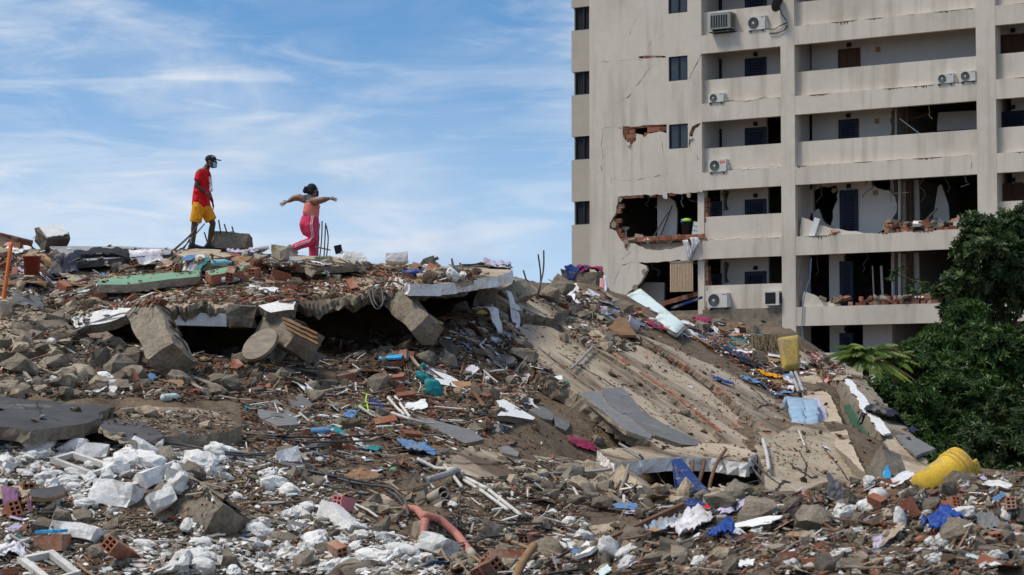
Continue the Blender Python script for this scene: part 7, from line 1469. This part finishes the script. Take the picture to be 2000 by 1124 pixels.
me = raw_mesh('splinters', V_, F_); ca = me.color_attributes.new('Col', 'FLOAT_COLOR', 'POINT'); ca.data.foreach_set('color', np.array(C_, np.float32).ravel()); tag(link('splinters', me, M['gravel']), 'fine splinters, wires and laths strewn over the pile', 'rubble', kind='stuff')
# the sides of the mound that the photo does not face
jobs = []
for i in range(7000):
    x, y = RT.uniform(-22, 22), RT.uniform(6, 62); h = drop(x, y)
    if h and h[0].z > .25: jobs.append((h[0], h[1], RT.uniform(.04, .14), wchoice('con 24 earth 30 brick 18 tan 10 white 6 dark 10')))
fragments('loose_rubble', 'scattered stones and brick chips over the whole mound', jobs)

# single pieces one can pick out
ROCKS_W = [hull_mesh(200 + i, 11, random.Random(i).uniform(.5, .85), .17, 3) for i in range(12)]
def tinted(meshes, mats_): return [(meshes[i % len(meshes)], mats_[i % len(mats_)]) for i in range(max(len(meshes), len(mats_)) * 2)]
KINDS = {
 'splintered_lath': (tinted(LATHS, ['wood', 'wood_grey', 'wood_grey', 'rust']), 'lath'), 'bent_bar': (tinted(BARS, ['rebar', 'rebar', 'cable']), 'bar'), 'torn_sheet': (tinted(TORN, ['cardboard', 'white_paint', 'grey_tile', 'rust', 'concrete_beige', 'wood']), 'sheet'), 'plastic_scrap': (tinted(TORN, ['cloth_white', 'mattress', 'cloth_sky', 'cloth_lilac', 'paper', 'cloth_navy', 'cloth_teal', 'pink_board']), 'scrap'),
 'concrete_chunk': ([(m, 'concrete') for m in ROCKS], 'chunk'), 'dark_stone': ([(m, 'concrete_dark') for m in ROCKS], 'stone'), 'beige_chunk': ([(m, 'concrete_beige') for m in ROCKS], 'chunk'),
 'white_lump': ([(m, 'white_plaster') for m in LUMPS + ROCKS_W], 'lump'), 'brick_fragment': ([(m, 'brick') for m in BBITS], 'brick'), 'tile_shard': ([(m, 'grey_tile') for m in SHARDS], 'tile'),
 'plaster_flake': ([(m, 'white_paint') for m in SHARDS], 'plaster'), 'hollow_brick': ([(CLAY, 'brick'), (CLAY2, 'brick')], 'brick'), 'earth_clod': ([(m, 'dirt') for m in ROCKS], 'clod'), 'slab_shard': ([(m, 'concrete') for m in SHARDS], 'slab')}
CACHE = {}
def mesh_for(kind, i):
    me, m = KINDS[kind][0][i]; key = (me.name, m)
    if key not in CACHE:
        if not me.materials: me.materials.append(M[m]); CACHE[key] = me
        elif me.materials[0] == M[m]: CACHE[key] = me
        else: c = me.copy(); c.materials.clear(); c.materials.append(M[m]); CACHE[key] = c
    return CACHE[key]
PLACE = dict(crestright='on the crest left of the mattress', whites='heaped under the black roofing', whitesB='heaped at the bottom left of centre', leftslab='on the beige paving at the left edge', paleslab='on the pale slab beside the black roofing', platform='on the broken upper floor slab', topleft='in the mixed litter at the upper left', crest='along the crest', leftmid='among the beige slabs at the left', cliff='below the dark hollows under the ledge', middle='on the brown middle slope', upslope='on the slope under the tall bent bars',
             chunks='on the slab left of the mattress', litter='in the brick litter on the right crest', topright='in the splintered heap by the palm', ledge='under the lower slab edge', bottomleft='in the white rubble at the lower left', gully='in the gully at the bottom centre', mound='on the blurred right foreground mound', slope='lying loose on the tilted slabs')
ADJ = dict(splintered_lath='splintered wooden lath', bent_bar='thin bent iron bar', torn_sheet='torn curled sheet', plastic_scrap='small crumpled scrap', concrete_chunk='grey broken concrete chunk', dark_stone='dark grey stone', beige_chunk='sandy beige concrete chunk', white_lump='rough white plaster lump', brick_fragment='red clay brick fragment', tile_shard='slate grey tile shard', plaster_flake='flat white plaster flake', hollow_brick='hollow red clay block', earth_clod='brown clod of earth', slab_shard='flat grey concrete shard')
SPEC = {  # zone: kind count smin smax
 'crestright': 'concrete_chunk 12 .2 .5 slab_shard 12 .3 .7 splintered_lath 14 .4 1.2 plastic_scrap 16 .2 .4 brick_fragment 10 .2 .35 plaster_flake 8 .2 .4 torn_sheet 8 .3 .7',
 'whites': 'white_lump 60 .14 .46', 'whitesB': 'white_lump 70 .12 .36',
 'bottomleft': 'white_lump 50 .12 .34 concrete_chunk 44 .14 .4 brick_fragment 26 .12 .3 hollow_brick 3 1 1 slab_shard 16 .2 .5 dark_stone 10 .12 .3 splintered_lath 14 .3 .8 bent_bar 14 .3 .9 torn_sheet 10 .15 .4 plastic_scrap 14 .1 .25',
 'gully': 'concrete_chunk 26 .14 .36 beige_chunk 22 .12 .36 brick_fragment 34 .1 .26 white_lump 16 .08 .2 slab_shard 16 .2 .45 hollow_brick 4 1 1 splintered_lath 16 .3 .9 bent_bar 16 .3 .9 torn_sheet 8 .15 .4 plastic_scrap 10 .1 .25',
 'middle': 'brick_fragment 46 .12 .32 concrete_chunk 24 .12 .36 slab_shard 22 .2 .5 tile_shard 26 .12 .4 plaster_flake 26 .1 .3 earth_clod 24 .14 .34 hollow_brick 5 1 1 white_lump 6 .12 .2 splintered_lath 22 .3 1.0 bent_bar 14 .3 .9 torn_sheet 14 .15 .45 plastic_scrap 22 .1 .3',
 'cliff': 'concrete_chunk 34 .16 .5 dark_stone 34 .14 .4 brick_fragment 26 .14 .3 hollow_brick 5 1 1 slab_shard 18 .2 .6 earth_clod 26 .16 .4 plaster_flake 6 .12 .3 splintered_lath 18 .4 1.2 bent_bar 22 .4 1.3 torn_sheet 12 .2 .6 plastic_scrap 8 .15 .3',
 'leftslab': 'beige_chunk 9 .2 .6 slab_shard 14 .3 .8 concrete_chunk 4 .2 .4 bent_bar 6 .5 1.4', 'paleslab': 'beige_chunk 6 .1 .3 slab_shard 6 .15 .4 white_lump 2 .1 .2',
 'leftmid': 'concrete_chunk 24 .22 .6 beige_chunk 22 .2 .6 white_lump 12 .16 .36 slab_shard 12 .3 .7 hollow_brick 2 1 1 bent_bar 14 .4 1.2 splintered_lath 8 .4 1.0 torn_sheet 5 .2 .5',
 'platform': 'brick_fragment 44 .14 .34 hollow_brick 7 1 1 earth_clod 20 .14 .34 slab_shard 14 .2 .5 beige_chunk 14 .16 .4 plaster_flake 8 .1 .25 splintered_lath 14 .4 1.0 bent_bar 12 .4 1.1 torn_sheet 8 .2 .5 plastic_scrap 14 .12 .3',
 'topleft': 'slab_shard 18 .3 .8 concrete_chunk 14 .18 .45 hollow_brick 6 1 1 brick_fragment 14 .14 .3 plaster_flake 12 .14 .35 beige_chunk 10 .2 .4 splintered_lath 22 .4 1.4 torn_sheet 16 .3 .8 plastic_scrap 34 .12 .4 bent_bar 8 .5 1.2',
 'crest': 'beige_chunk 22 .15 .45 slab_shard 18 .3 .7 brick_fragment 14 .14 .3 hollow_brick 4 1 1 dark_stone 8 .14 .3 white_lump 4 .2 .4 splintered_lath 14 .4 1.2 plastic_scrap 16 .15 .4 torn_sheet 8 .2 .6 bent_bar 10 .4 1.0',
 'upslope': 'slab_shard 16 .2 .6 concrete_chunk 18 .16 .45 brick_fragment 22 .12 .28 plaster_flake 20 .12 .34 tile_shard 10 .2 .4 splintered_lath 16 .3 1.0 plastic_scrap 22 .12 .3 torn_sheet 8 .2 .5',
 'chunks': 'concrete_chunk 30 .14 .34 beige_chunk 14 .12 .3 plaster_flake 6 .1 .25 splintered_lath 4 .3 .8', 'slope': 'concrete_chunk 10 .1 .28 brick_fragment 18 .08 .22 tile_shard 8 .1 .3 earth_clod 14 .08 .22 bent_bar 6 .3 .8 plastic_scrap 8 .08 .2 splintered_lath 6 .3 .7',
 'litter': 'brick_fragment 44 .14 .36 slab_shard 14 .2 .6 plaster_flake 22 .14 .4 tile_shard 8 .2 .5 hollow_brick 4 1 1 concrete_chunk 14 .2 .45 splintered_lath 16 .3 1.1 plastic_scrap 46 .15 .45 torn_sheet 16 .2 .7 bent_bar 8 .4 1.2', 'topright': 'brick_fragment 12 .2 .4 slab_shard 6 .3 .6 dark_stone 5 .2 .4 splintered_lath 18 .5 1.6 torn_sheet 8 .3 .9 plastic_scrap 6 .2 .4',
 'ledge': 'concrete_chunk 28 .16 .5 dark_stone 16 .14 .34 slab_shard 16 .2 .6 brick_fragment 12 .12 .26 beige_chunk 14 .2 .5 bent_bar 26 .4 1.4 splintered_lath 16 .4 1.2 torn_sheet 8 .2 .5 plastic_scrap 8 .1 .3',
 'mound': 'concrete_chunk 54 .10 .34 dark_stone 34 .08 .2 brick_fragment 34 .09 .24 white_lump 52 .07 .22 beige_chunk 26 .08 .22 hollow_brick 5 .6 .6 slab_shard 14 .12 .26 splintered_lath 24 .2 .6 bent_bar 20 .2 .6 torn_sheet 22 .1 .3 plastic_scrap 34 .06 .2'}
for z, sp in SPEC.items():
    it = sp.split()
    for j in range(0, len(it), 4):
        kind, n, s0, s1 = it[j], int(it[j + 1]), float(it[j + 2]), float(it[j + 3])
        if kind == 'hollow_brick': n = n
        for i in range(n):
            x, y = sample(z); h = hit(x, y)
            if h is None or h[0].y > 66 or h[1].z < (.5 if kind in ('splintered_lath', 'bent_bar', 'torn_sheet') else .25): continue
            s = s0 * (s1 / s0) ** (RT.random() ** 1.5); me = mesh_for(kind, RT.randrange(len(KINDS[kind][0])))
            R = spin(h[1], .55 if kind == 'hollow_brick' else .12 if kind in ('splintered_lath', 'bent_bar') else .35)
            sink = dict(hollow_brick=-.03, brick_fragment=0, tile_shard=.0, plaster_flake=.01, slab_shard=.01, splintered_lath=.03, bent_bar=.06, torn_sheet=.04, plastic_scrap=.03).get(kind, s * .16)
            o = link(kind, me, None, None, h[0] + h[1] * sink, R.to_euler(), (s * RT.uniform(.8, 1.35), s * RT.uniform(.75, 1.1), s * RT.uniform(.75, 1.1)))
            tag(o, ADJ[kind] + ' ' + PLACE[z], KINDS[kind][1], ADJ[kind] + ' pieces ' + PLACE[z])
# ------------------------------------------------------------------ labels that single out loose pieces by what they lie beside
LM = [('the red bucket',62,520),('the orange pole',12,540),('the dark roof slab',230,495),('the man',400,490),('the woman',600,500),('the long green panel',290,543),('the short green panel',440,528),('the thin standing bars',628,515),('the long white foam block',775,507),('the tall bent bars',1045,590),('the column stump',318,670),('the white beam',385,625),('the round table top',510,676),('the tipped block',565,655),
      ('the right hollow block',808,620),('the hanging beam end',475,618),('the black roofing slab',90,810),('the black roofing tongue',255,840),('the upper window frame',160,907),('the lower window frame',95,1105),('the broken column',390,1000),('the blue topped brick',100,1060),('the pink hollow block',668,1000),('the post stump',818,965),('the three beige pipes',858,985),('the red hoses',850,1040),('the teal bag',840,770),('the blue painted wall piece',765,714),('the lime hanger',710,800),('the long grey plank',660,745),
      ('the long smooth grey slab',880,842),('the white triangular panel',1005,800),('the shattered tile',1075,815),('the left cracked tile',1200,810),('the lowest cracked tile',1295,838),('the slab hole pipe',1135,710),('the mattress',1270,615),('the brown board',1212,638),('the tipped pail',1246,648),('the clothes topped block',1137,548),('the yellow foam',1540,690),('the straw mat',1497,672),('the blue wrapped mattress',1570,835),('the standing slab',1680,820),('the deep blue sheet',1360,955),('the orange drain pipe',1170,928),('the rusty angle iron',1255,1020),('the hanging rusty bars',1375,920),
      ('the yellow bucket',1840,935),('the white helmet',1716,985),('the blue bag',1846,1030),('the white blouse',1350,1040),('the black trousers',1405,1012),('the brown bent sheet',1640,1075),('the big tan boulder',1980,995),('the black panel',1985,1050),('the charred stick',1022,1098),('the light blue rag',818,885),('the long white pipes',960,975),('the navy jeans',128,514),('the cardboard sheets',50,575),('the left boulder',187,710),('the leaning beige slab',108,730),('the largest white block',225,970),('the bent sheet metal',515,1012),('the black cables',430,897),('the grey tile',588,785),('the square hole slab',960,780),('the red writing',1585,960),('the upper cracked tile',1215,782),('the long white block',305,932),('the standing white block',315,977),('the flat white block',154,1043),('the corner white pipe',28,1080),('the jagged white block',562,905),('the ribbed red brick',228,1100),('the bottom pale slab',755,1120),('the pinkish brown block',852,1046),('the white crust',670,1025),('the red cloth',1370,632),('the yellow rag',1502,738),('the blue rag',1440,698),('the teal rag',1440,668),('the silver pipes',1556,755)]
def to_px(v):
    r = v - CAM; d = r.dot(_F); return CX + r.dot(_R) / d * FPX, CY - r.dot(_U) / d * FPX
loose = {}
for o in list(COL.objects):
    if o.parent is None and o.get('group') and o.get('category') in ('chunk', 'stone', 'lump', 'brick', 'tile', 'plaster', 'clod', 'slab', 'lath', 'bar', 'sheet', 'scrap') and not o.name.startswith('rib_'): loose.setdefault(o.name.split('.')[0], []).append((o, to_px(o.location)))
for kind, lst in loose.items():
    used = set()
    for lm, lx, ly in LM:
        for dr in ('left of', 'right of', 'above', 'below'):
            cand = []
            for o, (x, y) in lst:
                dx, dy = x - lx, y - ly
                if {'left of': dx < 0 and abs(dy) < -dx, 'right of': dx > 0 and abs(dy) < dx, 'above': dy < 0 and abs(dx) <= -dy, 'below': dy > 0 and abs(dx) <= dy}[dr] and math.hypot(dx, dy) < 150: cand.append((math.hypot(dx, dy), o.name, o))
            for rk, (dd, nm_, o) in enumerate(sorted(cand)[:2]):
                if nm_ not in used:
                    used.add(nm_); o['label'] = ADJ[kind] + (' nearest to ', ' second nearest to ')[rk] + lm + ', ' + {'left of': 'on its left', 'right of': 'on its right', 'above': 'above it', 'below': 'below it'}[dr]
